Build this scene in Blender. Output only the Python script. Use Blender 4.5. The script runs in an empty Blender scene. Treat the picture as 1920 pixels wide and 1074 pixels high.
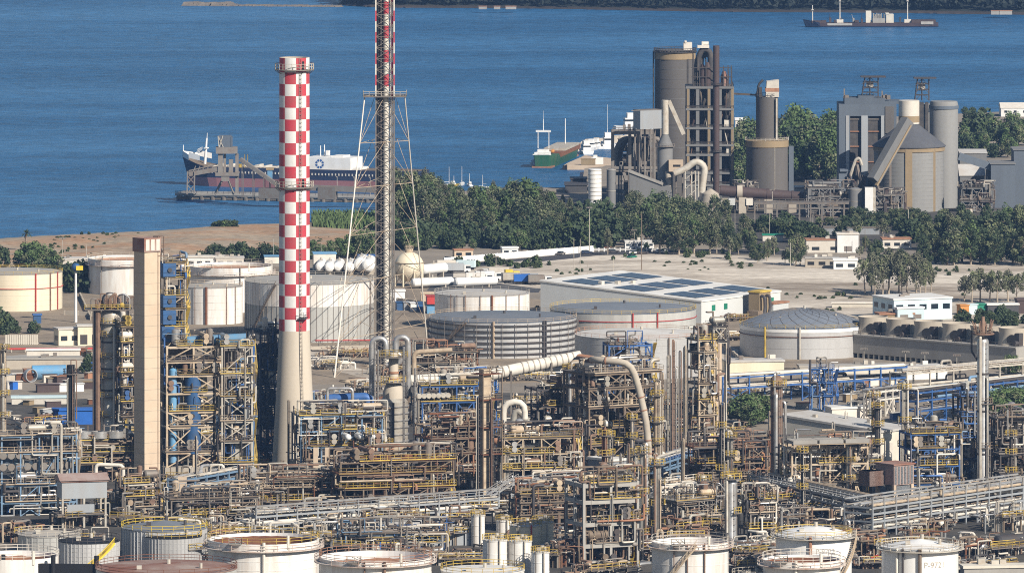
import bpy, math, random
from mathutils import Vector, Matrix
R = math.radians
sc = bpy.context.scene
COL = sc.collection
H, FPX, Y0 = 197.0, 16000.0, -760.0      # camera height, focal length and horizon row of a 1920 px wide picture
ALPHA = R(38)                            # heading of the plant grid
def S(b, z=0.0): return (H - z) / (b - Y0)          # metres per pixel on the ground seen at row b
def SO(b): return 125.0/(b + 150.0)                  # nominal drawing scale of a thing standing at row b
def KS(b): return S(b)/SO(b)                          # drawing metres to scene metres at row b
def KY(y): return KS(FPX*H/max(y, 1) + Y0)
def D(b, z=0.0): return FPX * S(b, z)
def G(px, b, z=0.0): return Vector(((px - 960) * S(b, z), D(b, z), z))

# ------------------------------------------------------------------ materials
MATS = {}
def M(name, col, rough=.6, metal=0.0, dirt=None, amt=.5, scale=.35, streak=False, fine=.15, bump=0.0, spec=.4, jitter=.12, ax=1.0, ramp=(.4,.72)):
    m = bpy.data.materials.new(name); m.use_nodes = True
    nt = m.node_tree; N = nt.nodes; L = nt.links
    bs = N['Principled BSDF']
    bs.inputs['Roughness'].default_value = rough; bs.inputs['Metallic'].default_value = metal
    bs.inputs['Specular IOR Level'].default_value = spec
    if dirt is None: dirt = tuple(c * .55 for c in col)
    tc = N.new('ShaderNodeTexCoord'); oi = N.new('ShaderNodeObjectInfo')
    mp = N.new('ShaderNodeMapping'); L.new(tc.outputs['Object'], mp.inputs['Vector'])
    mp.inputs['Scale'].default_value = (1, 1, .12) if streak else (ax, 1, 1)
    mu = N.new('ShaderNodeMath'); mu.operation = 'MULTIPLY'; mu.inputs[1].default_value = 37.0
    L.new(oi.outputs['Random'], mu.inputs[0])
    n1 = N.new('ShaderNodeTexNoise'); n1.noise_dimensions = '4D'
    n1.inputs['Scale'].default_value = scale; n1.inputs['Detail'].default_value = 6; n1.inputs['Roughness'].default_value = .62
    L.new(mp.outputs[0], n1.inputs['Vector']); L.new(mu.outputs[0], n1.inputs['W'])
    rp = N.new('ShaderNodeValToRGB'); rp.color_ramp.elements[0].position = ramp[0]; rp.color_ramp.elements[1].position = ramp[1]
    L.new(n1.outputs['Fac'], rp.inputs['Fac'])
    ma = N.new('ShaderNodeMath'); ma.operation = 'MULTIPLY'; ma.inputs[1].default_value = amt
    L.new(rp.outputs['Color'], ma.inputs[0])
    mx = N.new('ShaderNodeMix'); mx.data_type = 'RGBA'
    mx.inputs['A'].default_value = (*col, 1); mx.inputs['B'].default_value = (*dirt, 1)
    L.new(ma.outputs[0], mx.inputs['Factor'])
    n2 = N.new('ShaderNodeTexNoise'); n2.inputs['Scale'].default_value = scale * 7; n2.inputs['Detail'].default_value = 3
    L.new(tc.outputs['Object'], n2.inputs['Vector'])
    mr = N.new('ShaderNodeMapRange'); mr.inputs['To Min'].default_value = 1 - fine; mr.inputs['To Max'].default_value = 1 + fine
    L.new(n2.outputs['Fac'], mr.inputs['Value'])
    jr = N.new('ShaderNodeMapRange'); jr.inputs['To Min'].default_value = 1 - jitter; jr.inputs['To Max'].default_value = 1 + jitter
    L.new(oi.outputs['Random'], jr.inputs['Value'])
    m2 = N.new('ShaderNodeMath'); m2.operation = 'MULTIPLY'
    L.new(mr.outputs[0], m2.inputs[0]); L.new(jr.outputs[0], m2.inputs[1])
    vm = N.new('ShaderNodeVectorMath'); vm.operation = 'SCALE'
    L.new(mx.outputs['Result'], vm.inputs[0]); L.new(m2.outputs[0], vm.inputs['Scale'])
    L.new(vm.outputs[0], bs.inputs['Base Color'])
    if bump:
        bp = N.new('ShaderNodeBump'); bp.inputs['Strength'].default_value = bump; bp.inputs['Distance'].default_value = .3
        L.new(n2.outputs['Fac'], bp.inputs['Height']); L.new(bp.outputs[0], bs.inputs['Normal'])
    MATS[name] = m; return m
RUST = (.16, .065, .03)
M('tank_white', (.82, .81, .78), .45, dirt=(.40, .26, .16), amt=.55, scale=.55, streak=True, fine=.05, jitter=.03)
M('tank_clean', (.84, .84, .83), .4, dirt=(.55, .5, .44), amt=.35, scale=.25, streak=True, fine=.03, jitter=.02)
M('tank_cream', (.78, .70, .54), .5, dirt=(.5, .38, .24), amt=.4, scale=.22, streak=True, fine=.05, jitter=.02)
M('tank_grey', (.47, .47, .45), .55, .1, dirt=(.27, .26, .24), amt=.6, scale=.3, streak=True, fine=.12)
M('tank_silver', (.50, .50, .50), .5, .12, dirt=(.34, .32, .30), amt=.6, scale=.3, streak=True, fine=.12)
M('rim_rusty', (.66, .60, .54), .7, dirt=(.28, .12, .06), amt=1.0, scale=.45, fine=.2)
M('roof_grey', (.33, .32, .30), .75, dirt=(.42, .36, .28), amt=.6, scale=.12, fine=.12)
M('roof_slate', (.16, .18, .21), .6, dirt=(.24, .24, .25), amt=.6, scale=.10, fine=.12)
M('roof_dome', (.25, .28, .33), .55, .2, dirt=(.20, .225, .26), amt=.6, scale=.25, fine=.2)
M('roof_pale', (.55, .54, .52), .7, dirt=(.42, .34, .26), amt=.6, scale=.15, fine=.15)
M('roof_white', (.74, .73, .70), .6, dirt=(.5, .47, .43), amt=.5, scale=.1, fine=.05, jitter=.04)
M('rust', (.20, .085, .045), .85, dirt=(.10, .045, .03), amt=.8, scale=.5, fine=.3)
M('rust_light', (.38, .20, .12), .8, dirt=(.22, .10, .06), amt=.8, scale=.5, fine=.25)
M('rust_pipe', (.27, .175, .125), .7, .15, dirt=(.12, .07, .05), amt=.8, scale=.5, fine=.2)
M('rust_roof', (.23, .09, .055), .85, dirt=(.42, .36, .32), amt=.9, scale=.12, fine=.2)
M('silver', (.58, .58, .58), .36, .6, dirt=(.30, .25, .20), amt=.8, scale=.4, fine=.1)
M('silver_dull', (.46, .44, .39), .5, .25, dirt=(.24, .17, .12), amt=.7, scale=.4, fine=.12)
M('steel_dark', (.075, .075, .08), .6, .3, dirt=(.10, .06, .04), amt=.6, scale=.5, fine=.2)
M('steel_grey', (.225, .21, .19), .6, .2, dirt=(.18, .12, .09), amt=.7, scale=.5, fine=.15)
M('steel_pale', (.52, .49, .43), .6, .05, dirt=(.28, .20, .13), amt=.7, scale=.5, fine=.12)
M('steel_beige', (.52, .425, .31), .65, .05, dirt=(.24, .15, .095), amt=.75, scale=.5, fine=.15)
M('steel_brown', (.22, .17, .125), .7, .05, dirt=(.09, .058, .04), amt=.7, scale=.5, fine=.2)
M('steel_blue', (.05, .14, .38), .5, .1, dirt=(.05, .08, .16), amt=.6, scale=.5, fine=.15)
M('steel_skyblue', (.17, .29, .44), .55, .1, dirt=(.20, .19, .18), amt=.6, scale=.5, fine=.15)
M('vessel_blue', (.028, .10, .255), .55, dirt=(.05, .075, .12), amt=.9, scale=.5, fine=.1)
M('vessel_sky', (.12, .31, .52), .5, dirt=(.2, .26, .33), amt=.8, scale=.4, fine=.1)
M('yellow', (.54, .385, .07), .6, dirt=(.20, .13, .06), amt=.9, scale=.5, fine=.25, jitter=.25)
M('yellow_dull', (.30, .21, .07), .7, dirt=(.14, .09, .05), amt=.9, scale=.5, fine=.25, jitter=.25)
M('yellow_bright', (.75, .55, .05), .55, dirt=(.5, .33, .06), amt=.5, scale=.6, fine=.1)
M('grating', (.20, .18, .16), .8, .1, dirt=(.13, .09, .07), amt=.7, scale=.6, fine=.25)
M('concrete', (.46, .41, .34), .85, dirt=(.32, .27, .22), amt=.6, scale=.3, fine=.1)
M('concrete_tan', (.55, .44, .33), .85, dirt=(.42, .31, .22), amt=.5, scale=.25, fine=.06)
M('concrete_grey', (.36, .345, .32), .85, dirt=(.26, .24, .22), amt=.6, scale=.25, streak=True, fine=.12)
M('concrete_pale', (.62, .58, .50), .85, dirt=(.46, .41, .34), amt=.6, scale=.2, fine=.08)
M('chimney_concrete', (.52, .46, .38), .8, dirt=(.46, .39, .30), amt=.5, scale=.22, streak=True, fine=.06)
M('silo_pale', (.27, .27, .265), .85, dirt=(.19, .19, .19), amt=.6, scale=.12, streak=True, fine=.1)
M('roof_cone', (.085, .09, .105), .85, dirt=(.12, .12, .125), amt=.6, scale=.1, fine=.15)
M('cement_grey', (.185, .186, .187), .85, dirt=(.125, .125, .127), amt=.6, scale=.12, streak=True, fine=.1)
M('cement_brown', (.13, .12, .113), .85, dirt=(.092, .087, .084), amt=.6, scale=.12, streak=True, fine=.1)
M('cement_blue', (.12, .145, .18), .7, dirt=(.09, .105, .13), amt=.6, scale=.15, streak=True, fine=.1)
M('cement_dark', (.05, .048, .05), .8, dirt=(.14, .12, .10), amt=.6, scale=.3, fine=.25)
M('ochre', (.27, .205, .125), .8, dirt=(.36, .26, .15), amt=.6, scale=.3, fine=.1)
M('kiln', (.085, .058, .055), .7, .1, dirt=(.055, .042, .042), amt=.7, scale=.15, fine=.15)
M('white_paint', (.80, .80, .79), .5, dirt=(.55, .52, .48), amt=.45, scale=.25, fine=.05, jitter=.05)
M('white_dusty', (.68, .64, .57), .7, dirt=(.48, .42, .36), amt=.6, scale=.3, fine=.1)
M('red_paint', (.52, .05, .07), .6, dirt=(.36, .10, .10), amt=.8, scale=.3, fine=.08, jitter=.03)
M('red', (.50, .05, .045), .55, dirt=(.3, .05, .04), amt=.5, fine=.1)
M('pink_hull', (.42, .19, .19), .6, dirt=(.32, .15, .14), amt=.7, scale=.15, streak=True, fine=.1)
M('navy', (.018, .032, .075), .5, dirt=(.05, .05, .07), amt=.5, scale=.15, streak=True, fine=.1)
M('green_hull', (.018, .105, .06), .5, dirt=(.08, .10, .06), amt=.6, scale=.3, streak=True, fine=.1)
M('rusty_hull', (.09, .06, .062), .7, dirt=(.035, .032, .05), amt=.9, scale=.08, fine=.2)
M('green_paint', (.02, .22, .14), .5, fine=.08)
M('teal_wall', (.55, .68, .72), .6, dirt=(.45, .55, .58), amt=.5, fine=.05)
M('blue_tarp', (.03, .14, .50), .45, fine=.15)
M('orange', (.55, .24, .06), .6, fine=.1)
M('glass', (.02, .03, .04), .12, spec=.7, fine=.02)
M('solar', (.05, .075, .12), .3, spec=.6, dirt=(.05, .08, .15), amt=.4, scale=.2, fine=.1)
M('tyre', (.02, .02, .02), .9)
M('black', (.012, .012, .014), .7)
M('siding', (.36, .39, .42), .55, .2, dirt=(.34, .30, .27), amt=.5, scale=.4, streak=True, fine=.08)
M('siding_wall', (.60, .62, .62), .55, .1, dirt=(.5, .5, .48), amt=.4, scale=.15, fine=.05)
M('siding_rust', (.42, .33, .30), .6, .2, dirt=(.30, .16, .11), amt=.8, scale=.4, streak=True, fine=.1)
M('dark_building', (.07, .07, .075), .8)
M('paving', (.05, .048, .046), .95, dirt=(.13, .115, .095), amt=.8, scale=.12, fine=.3)
M('ground', (.22, .19, .155), .95, dirt=(.35, .30, .24), amt=.8, scale=.035, fine=.25, bump=.2)
M('yard', (.33, .265, .195), .95, dirt=(.17, .14, .11), amt=.9, scale=.07, fine=.35)
M('field_left', (.34, .275, .20), .95, dirt=(.37, .215, .12), amt=1.0, scale=.055, fine=.55, bump=.8, ax=.6, ramp=(.44,.62))
M('field_right', (.235, .19, .145), .95, dirt=(.58, .52, .44), amt=1.0, scale=.05, fine=.45, bump=.5, ax=.3, ramp=(.36,.60))
M('asphalt', (.055, .055, .06), .9, dirt=(.10, .10, .10), amt=.6, scale=.1, fine=.15)
M('concrete_road', (.42, .39, .35), .9, dirt=(.3, .28, .25), amt=.6, scale=.1, fine=.15)
M('bark_pale', (.40, .34, .27), .9, dirt=(.22, .18, .14), amt=.7, scale=.8, fine=.2)
M('bark', (.28, .22, .17), .9, dirt=(.14, .11, .09), amt=.7, scale=.8, fine=.2)
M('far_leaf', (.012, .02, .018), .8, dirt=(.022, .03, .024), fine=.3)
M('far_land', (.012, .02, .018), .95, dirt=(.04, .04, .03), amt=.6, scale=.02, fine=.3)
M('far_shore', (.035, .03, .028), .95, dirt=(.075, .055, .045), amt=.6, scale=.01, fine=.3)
M('rock', (.16, .14, .12), .95, dirt=(.08, .07, .065), amt=.7, scale=.2, fine=.3, bump=.5)
M('grass_dry', (.34, .26, .12), .95, dirt=(.2, .17, .07), amt=.7, scale=.1, fine=.3)
def leafmat(name, a, b):
    m = M(name, a, .75, dirt=b, amt=.85, scale=.55, fine=.35, spec=.2, jitter=.18)
    return m
leafmat('leaf_euc', (.135, .165, .08), (.20, .195, .125))
leafmat('leaf_green', (.09, .145, .05), (.13, .165, .08))
leafmat('leaf_dark', (.045, .07, .036), (.08, .10, .055))
leafmat('leaf_grey', (.13, .14, .092), (.19, .185, .12))
leafmat('leaf_reed', (.075, .115, .04), (.10, .125, .055))
leafmat('leaf_bush', (.05, .075, .03), (.10, .11, .05))

# ------------------------------------------------------------------ mesh builder
class MB:
    def __init__(s): s.v = []; s.f = []; s.mi = []; s.cur = 0; s.round = False
    def add(s, vs, fs):
        o = len(s.v); s.v.extend(tuple(p) for p in vs)
        for f in fs: s.f.append(tuple(i + o for i in f)); s.mi.append(s.cur)
        return s
    def box(s, x0, x1, y0, y1, z0, z1):
        return s.add([(x0,y0,z0),(x1,y0,z0),(x1,y1,z0),(x0,y1,z0),(x0,y0,z1),(x1,y0,z1),(x1,y1,z1),(x0,y1,z1)],
                     [(3,2,1,0),(4,5,6,7),(0,1,5,4),(1,2,6,5),(2,3,7,6),(3,0,4,7)])
    def beam(s, a, b, w, h=None):
        a = Vector(a); b = Vector(b); d = b - a
        if d.length < 1e-5: return s
        h = h or w; d.normalize()
        up = Vector((0,0,1)) if abs(d.z) < .99 else Vector((0,1,0))
        x = d.cross(up).normalized() * (w/2); y = x.cross(d).normalized() * (h/2)
        vs = [a-x-y, a+x-y, a+x+y, a-x+y, b-x-y, b+x-y, b+x+y, b-x+y]
        return s.add(vs, [(0,1,2,3),(7,6,5,4),(1,0,4,5),(2,1,5,6),(3,2,6,7),(0,3,7,4)])
    def cyl(s, a, b, r, r2=None, n=12, cap=True):
        s.round = True
        a = Vector(a); b = Vector(b); d = (b - a).normalized(); r2 = r if r2 is None else r2
        up = Vector((0,0,1)) if abs(d.z) < .99 else Vector((0,1,0))
        x = d.cross(up).normalized(); y = x.cross(d)
        cs = [(math.cos(2*math.pi*i/n), math.sin(2*math.pi*i/n)) for i in range(n)]
        vs = [a + (x*c + y*q)*r for c, q in cs] + [b + (x*c + y*q)*r2 for c, q in cs]
        fs = [(i, (i+1) % n, n+(i+1) % n, n+i) for i in range(n)]
        if cap: fs += [tuple(range(n))[::-1], tuple(range(n, 2*n))]
        return s.add(vs, fs)
    def lathe(s, prof, n=32, c=(0,0,0), a0=0.0, a1=None):
        s.round = True
        full = a1 is None; a1 = 2*math.pi if full else a1
        k = n if full else n + 1; vs = []; fs = []
        for r, z in prof:
            for i in range(k):
                t = a0 + (a1-a0)*i/n
                vs.append((c[0]+r*math.cos(t), c[1]+r*math.sin(t), c[2]+z))
        for j in range(len(prof)-1):
            for i in range(n):
                i2 = (i+1) % k
                fs.append((j*k+i, j*k+i2, (j+1)*k+i2, (j+1)*k+i))
        return s.add(vs, fs)
    def tube(s, pts, r, n=8, bend=None):
        s.round = True
        pts = [Vector(p) for p in pts]
        q = [pts[0]]
        bend = r*2.2 if bend is None else bend
        for i in range(1, len(pts)-1):
            a, p, c = pts[i-1], pts[i], pts[i+1]
            la, lc = (p-a).length, (c-p).length
            k = min(bend, la*.49, lc*.49)
            if k < 1e-4 or la < 1e-4 or lc < 1e-4: continue
            p0 = p + (a-p).normalized()*k; p1 = p + (c-p).normalized()*k
            for t in (0, .33, .67, 1):
                q.append(p0*(1-t)**2 + p*2*t*(1-t) + p1*t*t)
        q.append(pts[-1])
        vs = []; fs = []; prev = None
        for i, p in enumerate(q):
            d = (q[min(i+1, len(q)-1)] - q[max(i-1, 0)])
            if d.length < 1e-6: d = Vector((0,0,1))
            d.normalize()
            if prev is None:
                up = Vector((0,0,1)) if abs(d.z) < .9 else Vector((0,1,0))
                x = d.cross(up).normalized()
            else:
                x = prev - d*prev.dot(d)
                x = x.normalized() if x.length > 1e-5 else d.orthogonal().normalized()
            prev = x; y = d.cross(x)
            for k in range(n):
                t = 2*math.pi*k/n
                vs.append(p + (x*math.cos(t) + y*math.sin(t))*r)
        for i in range(len(q)-1):
            for k in range(n):
                fs.append((i*n+k, i*n+(k+1) % n, (i+1)*n+(k+1) % n, (i+1)*n+k))
        fs += [tuple(range(n))[::-1], tuple(range((len(q)-1)*n, len(q)*n))]
        return s.add(vs, fs)
    def drum(s, a, b, r, n=12):                     # cylinder with domed ends
        s.round = True
        a = Vector(a); b = Vector(b); d = (b-a).normalized()
        s.cyl(a, b, r, n=n, cap=False)
        s.cyl(b, b + d*r*.3, r, r*.72, n=n, cap=False); s.cyl(b + d*r*.3, b + d*r*.5, r*.72, r*.15, n=n)
        s.cyl(a, a - d*r*.3, r, r*.72, n=n, cap=False); s.cyl(a - d*r*.3, a - d*r*.5, r*.72, r*.15, n=n)
        return s
    def sphere(s, c, r, n=14, m=9):
        return s.lathe([(max(.001, r*math.sin(math.pi*j/m)), -r*math.cos(math.pi*j/m)) for j in range(m+1)], n, c)
    def mat(s, i): s.cur = i; return s
    def build(s, name, mats, parent=None, loc=None, rz=None, smooth=None):
        me = bpy.data.meshes.new(name)
        me.from_pydata(s.v, [], s.f)
        if isinstance(mats, str): mats = [mats]
        for m in mats: me.materials.append(MATS[m])
        if len(mats) > 1: me.polygons.foreach_set('material_index', s.mi)
        if (s.round if smooth is None else smooth):
            me.polygons.foreach_set('use_smooth', [True]*len(s.f)); me.set_sharp_from_angle(angle=R(38))
        me.update()
        o = bpy.data.objects.new(name, me); COL.objects.link(o)
        if parent is not None: o.parent = parent
        if loc is not None: o.location = loc
        if rz is not None: o.rotation_euler.z = rz
        return o
def tag(o, label, cat, group=None):
    o['label'] = label; o['category'] = cat; o['kind'] = 'thing'
    if group: o['group'] = group
    return o
def thing(name, label, cat, loc, rz=0.0, group=None):
    o = bpy.data.objects.new(name, None); COL.objects.link(o)
    o.location = loc; o.rotation_euler.z = rz; o.empty_display_size = 1; k = KY(o.location.y); o.scale = (k, k, k)
    return tag(o, label, cat, group)
def struct(o, kind='structure'): o['kind'] = kind; return o
def copytree(o, parent=None):
    c = o.copy(); COL.objects.link(c)
    if parent is not None: c.parent = parent
    for ch in list(o.children): copytree(ch, c)
    return c
def dup(o, loc, rz=0.0, sca=None, label=None, group=None):
    c = copytree(o); c.location = loc; c.rotation_euler.z = rz
    if sca is not None: c.scale = sca if hasattr(sca, '__len__') else (sca,)*3
    if label: c['label'] = label
    if group: c['group'] = group
    return c
# ------------------------------------------------------------------ world, sun, camera
SUN_EL, SUN_AZ = R(34), R(41)           # azimuth: from the viewer's back towards the right
w = bpy.data.worlds.new("World"); sc.world = w; w.use_nodes = True
nt = w.node_tree; bg = nt.nodes['Background']
sky = nt.nodes.new('ShaderNodeTexSky'); sky.sky_type = 'NISHITA'; sky.sun_disc = False
sky.sun_elevation = SUN_EL; sky.sun_rotation = math.pi - SUN_AZ; sky.altitude = 100; sky.air_density = 1.2; sky.dust_density = .6; sky.ozone_density = 1.5
nt.links.new(sky.outputs[0], bg.inputs['Color']); bg.inputs['Strength'].default_value = .052
sl = bpy.data.lights.new('sun', 'SUN'); sl.energy = 4.7; sl.angle = R(.5); sl.color = (1.0, .915, .79)
so = bpy.data.objects.new('sun', sl); COL.objects.link(so)
sd = Vector((math.sin(SUN_AZ)*math.cos(SUN_EL), -math.cos(SUN_AZ)*math.cos(SUN_EL), math.sin(SUN_EL)))
so.rotation_euler = sd.to_track_quat('Z', 'Y').to_euler(); so.location = (200, 200, 400)
cam = bpy.data.cameras.new('camera'); co = bpy.data.objects.new('camera', cam); COL.objects.link(co)
co.location = (0, 0, H); co.rotation_euler = (R(90), 0, 0)
cam.sensor_width = 36; cam.lens = 36*FPX/1920; cam.shift_y = -(537 - Y0)/1920; cam.clip_start = 1; cam.clip_end = 30000
sc.camera = co
vs = sc.view_settings; vs.view_transform = 'Standard'; vs.look = 'None'; vs.exposure = .44; vs.gamma = 1
cy = sc.cycles; cy.max_bounces = 5; cy.diffuse_bounces = 1; cy.glossy_bounces = 3; cy.transmission_bounces = 2; cy.volume_bounces = 0
cy.caustics_reflective = False; cy.caustics_refractive = False; cy.use_denoising = False; cy.pixel_filter_type = 'BLACKMAN_HARRIS'; cy.filter_width = 1.05

SEA = -1.5
# ------------------------------------------------------------------ sea
def sea_material():
    m = bpy.data.materials.new('sea_water'); m.use_nodes = True; nt = m.node_tree; N = nt.nodes; L = nt.links
    bs = N['Principled BSDF']; bs.inputs['Roughness'].default_value = .35; bs.inputs['IOR'].default_value = 1.33
    tc = N.new('ShaderNodeTexCoord')
    def noise(sx, sy, sc_, det=4, rough=.6):
        mp = N.new('ShaderNodeMapping'); mp.inputs['Scale'].default_value = (sx, sy, 1); mp.inputs['Rotation'].default_value = (0, 0, R(-4))
        L.new(tc.outputs['Object'], mp.inputs['Vector'])
        n = N.new('ShaderNodeTexNoise'); n.inputs['Scale'].default_value = sc_; n.inputs['Detail'].default_value = det; n.inputs['Roughness'].default_value = rough
        L.new(mp.outputs[0], n.inputs['Vector']); return n
    wind = noise(.25, 1.0, .007, 3)          # wind lanes: vary the bump, with their sheen put into the colour
    wv = noise(.8, 1.0, .16, 6, .7)          # wavelets: bump height, their light and dark put into the colour too
    wv2 = noise(.5, 1.0, .035, 3, .6)
    r1 = N.new('ShaderNodeValToRGB'); r1.color_ramp.elements[0].position = .42; r1.color_ramp.elements[1].position = .62
    r1.color_ramp.elements[0].color = (.019, .10, .235, 1); r1.color_ramp.elements[1].color = (.038, .145, .31, 1)
    L.new(wind.outputs['Fac'], r1.inputs['Fac'])
    r2 = N.new('ShaderNodeMapRange'); r2.inputs['From Min'].default_value = .3; r2.inputs['From Max'].default_value = .7
    r2.inputs['To Min'].default_value = .62; r2.inputs['To Max'].default_value = 1.38
    L.new(wv.outputs['Fac'], r2.inputs['Value'])
    sn = noise(.035, 1.0, .022, 2, .5)         # long slicks and old wakes, their pale sheen put into the colour
    r4 = N.new('ShaderNodeMapRange'); r4.inputs['From Min'].default_value = .60; r4.inputs['From Max'].default_value = .72; r4.inputs['To Max'].default_value = .35
    L.new(sn.outputs['Fac'], r4.inputs['Value'])
    mxs = N.new('ShaderNodeMix'); mxs.data_type = 'RGBA'; mxs.inputs['B'].default_value = (.075, .20, .38, 1)
    L.new(r4.outputs[0], mxs.inputs['Factor']); L.new(r1.outputs['Color'], mxs.inputs['A'])
    sc2 = N.new('ShaderNodeVectorMath'); sc2.operation = 'SCALE'; L.new(mxs.outputs['Result'], sc2.inputs[0]); L.new(r2.outputs[0], sc2.inputs['Scale'])
    L.new(sc2.outputs[0], bs.inputs['Base Color'])
    ad = N.new('ShaderNodeMath'); ad.operation = 'MULTIPLY_ADD'; ad.inputs[1].default_value = 2.0
    L.new(wv2.outputs['Fac'], ad.inputs[0]); L.new(wv.outputs['Fac'], ad.inputs[2])
    bp = N.new('ShaderNodeBump'); bp.inputs['Distance'].default_value = 2.2
    r3 = N.new('ShaderNodeMapRange'); r3.inputs['From Min'].default_value = .35; r3.inputs['From Max'].default_value = .65
    r3.inputs['To Min'].default_value = 1.0; r3.inputs['To Max'].default_value = .55
    L.new(wind.outputs['Fac'], r3.inputs['Value']); L.new(r3.outputs[0], bp.inputs['Strength'])
    L.new(ad.outputs[0], bp.inputs['Height']); L.new(bp.outputs[0], bs.inputs['Normal'])
    bs.inputs['Specular IOR Level'].default_value = .3
    MATS['sea_water'] = m
sea_material()
mb = MB(); mb.add([(-3000, 1900, SEA), (3000, 1900, SEA), (3000, 9000, SEA), (-3000, 9000, SEA)], [(0,1,2,3)])
struct(mb.build('sea', 'sea_water'))

# ------------------------------------------------------------------ land
def poly_slab(name, pts, z, mat, skirt=None):
    mb = MB(); n = len(pts)
    vs = [(p[0], p[1], z) for p in pts]; fs = [tuple(range(n))]
    if skirt is not None:
        vs += [(p[0], p[1], skirt) for p in pts]
        fs += [(i, (i+1) % n, n+(i+1) % n, n+i)[::-1] for i in range(n)]
    mb.add(vs, fs); return struct(mb.build(name, mat, smooth=False))
rnd = random.Random(5)
coast = [(-300,456),(-80,450),(0,447),(60,443),(120,440),(200,436),(260,434),(330,430),(380,426),(425,421),(480,420),(530,419),(600,416),(660,409),(720,396),(780,374),(850,360),(930,354),(1000,352),
         (1060,351),(1090,349),(1096,316),(1130,313),(1180,290),(1260,262),(1350,248),(1450,236),(1560,226),(1660,220),(1790,214),(1950,206),(2300,190)]
cp = []
for (xa, ya), (xb, yb) in zip(coast, coast[1:]):
    k = max(1, int(abs(xb-xa)/14))
    for i in range(k):
        t = i/k; cp.append(G(xa+(xb-xa)*t, ya+(yb-ya)*t + rnd.uniform(-.5, .5)))
cp.append(G(2300, 190))
poly_slab('ground', [(p.x, p.y) for p in cp][::-1] + [(-500, 1250), (500, 1250), (700, 1900)], 0.0, 'ground', -4)
def sheet(name, pts, z, mat): return poly_slab(name, [(lambda g: (g.x, g.y))(G(x, b, z)) for x, b in pts][::-1], z, mat)
# relief of the waste ground on the left: a low bumpy sheet
def relief(name, mat, pts_top, pts_bot, nx, ny, amp, seed, z0=.02):
    r = random.Random(seed); from mathutils import noise as nz
    def lerp(pts, t):
        t *= len(pts)-1; i = min(int(t), len(pts)-2); f = t-i
        return (pts[i][0]*(1-f)+pts[i+1][0]*f, pts[i][1]*(1-f)+pts[i+1][1]*f)
    vs = []; fs = []
    for j in range(ny+1):
        for i in range(nx+1):
            a = lerp(pts_top, i/nx); c = lerp(pts_bot, i/nx); t = j/ny
            g = G(a[0]*(1-t)+c[0]*t, a[1]*(1-t)+c[1]*t)
            e = min(1, 4*min(t, 1-t, i/nx, 1-i/nx) + (.0))
            h = amp*e*max(0, .55+.9*nz.fractal(Vector((g.x*.035, g.y*.02, seed)), 1.0, 2.0, 4))
            vs.append((g.x, g.y, z0+h))
    for j in range(ny):
        for i in range(nx):
            a = j*(nx+1)+i; fs.append((a, a+nx+1, a+nx+2, a+1))
    mb = MB(); mb.add(vs, fs); return struct(mb.build(name, mat, smooth=True))
relief('waste_ground', 'field_left', [(-80,451.5),(0,448.5),(120,441.5),(200,437.5),(330,431.5),(425,422.5),(530,420.5),(640,413),(740,398)],
       [(-80,500),(0,496),(120,492),(250,492),(350,492),(430,490),(540,484),(640,484),(740,474)], 120, 26, 1.6, 3)
relief('dirt_field', 'field_right', [(850,506),(1000,486),(1120,478),(1300,476),(1500,484),(1700,492),(1950,496)],
       [(850,520),(1000,540),(1120,548),(1300,552),(1500,590),(1700,610),(1950,612)], 110, 24, .5, 8)
sheet('reed_bed_ground', [(585,432),(590,406),(640,404),(700,404),(705,440)], .012, 'grass_dry')
sheet('tank_yard', [(-60,660),(-60,505),(300,500),(560,500),(830,540),(1000,560),(1400,600),(1600,640),(1600,700),(900,720),(300,720)], .008, 'yard')
sheet('plant_paving', [(-80,1000),(-80,760),(250,742),(560,742),(900,735),(1250,742),(1350,800),(1700,860),(1720,800),(2000,780),(2000,1100),(1300,1110),(400,1100)], .016, 'paving')
sheet('road', [(820,498),(1120,472),(1250,466),(1480,470),(1480,478),(1250,474),(1120,480),(830,508)], .03, 'asphalt')
sheet('lorry_park', [(800,545),(830,510),(960,512),(1030,520),(1010,548),(900,550)], .012, 'asphalt')
sheet('cement_yard', [(1080,420),(1110,352),(1300,330),(1600,330),(1950,330),(1950,470),(1500,470),(1300,452)], .012, 'paving')  # dark paving colour stands in for the shade of the trees
sheet('path', [(0,668),(170,655),(250,655),(250,664),(170,668),(0,684)], .02, 'concrete_road')
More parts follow.
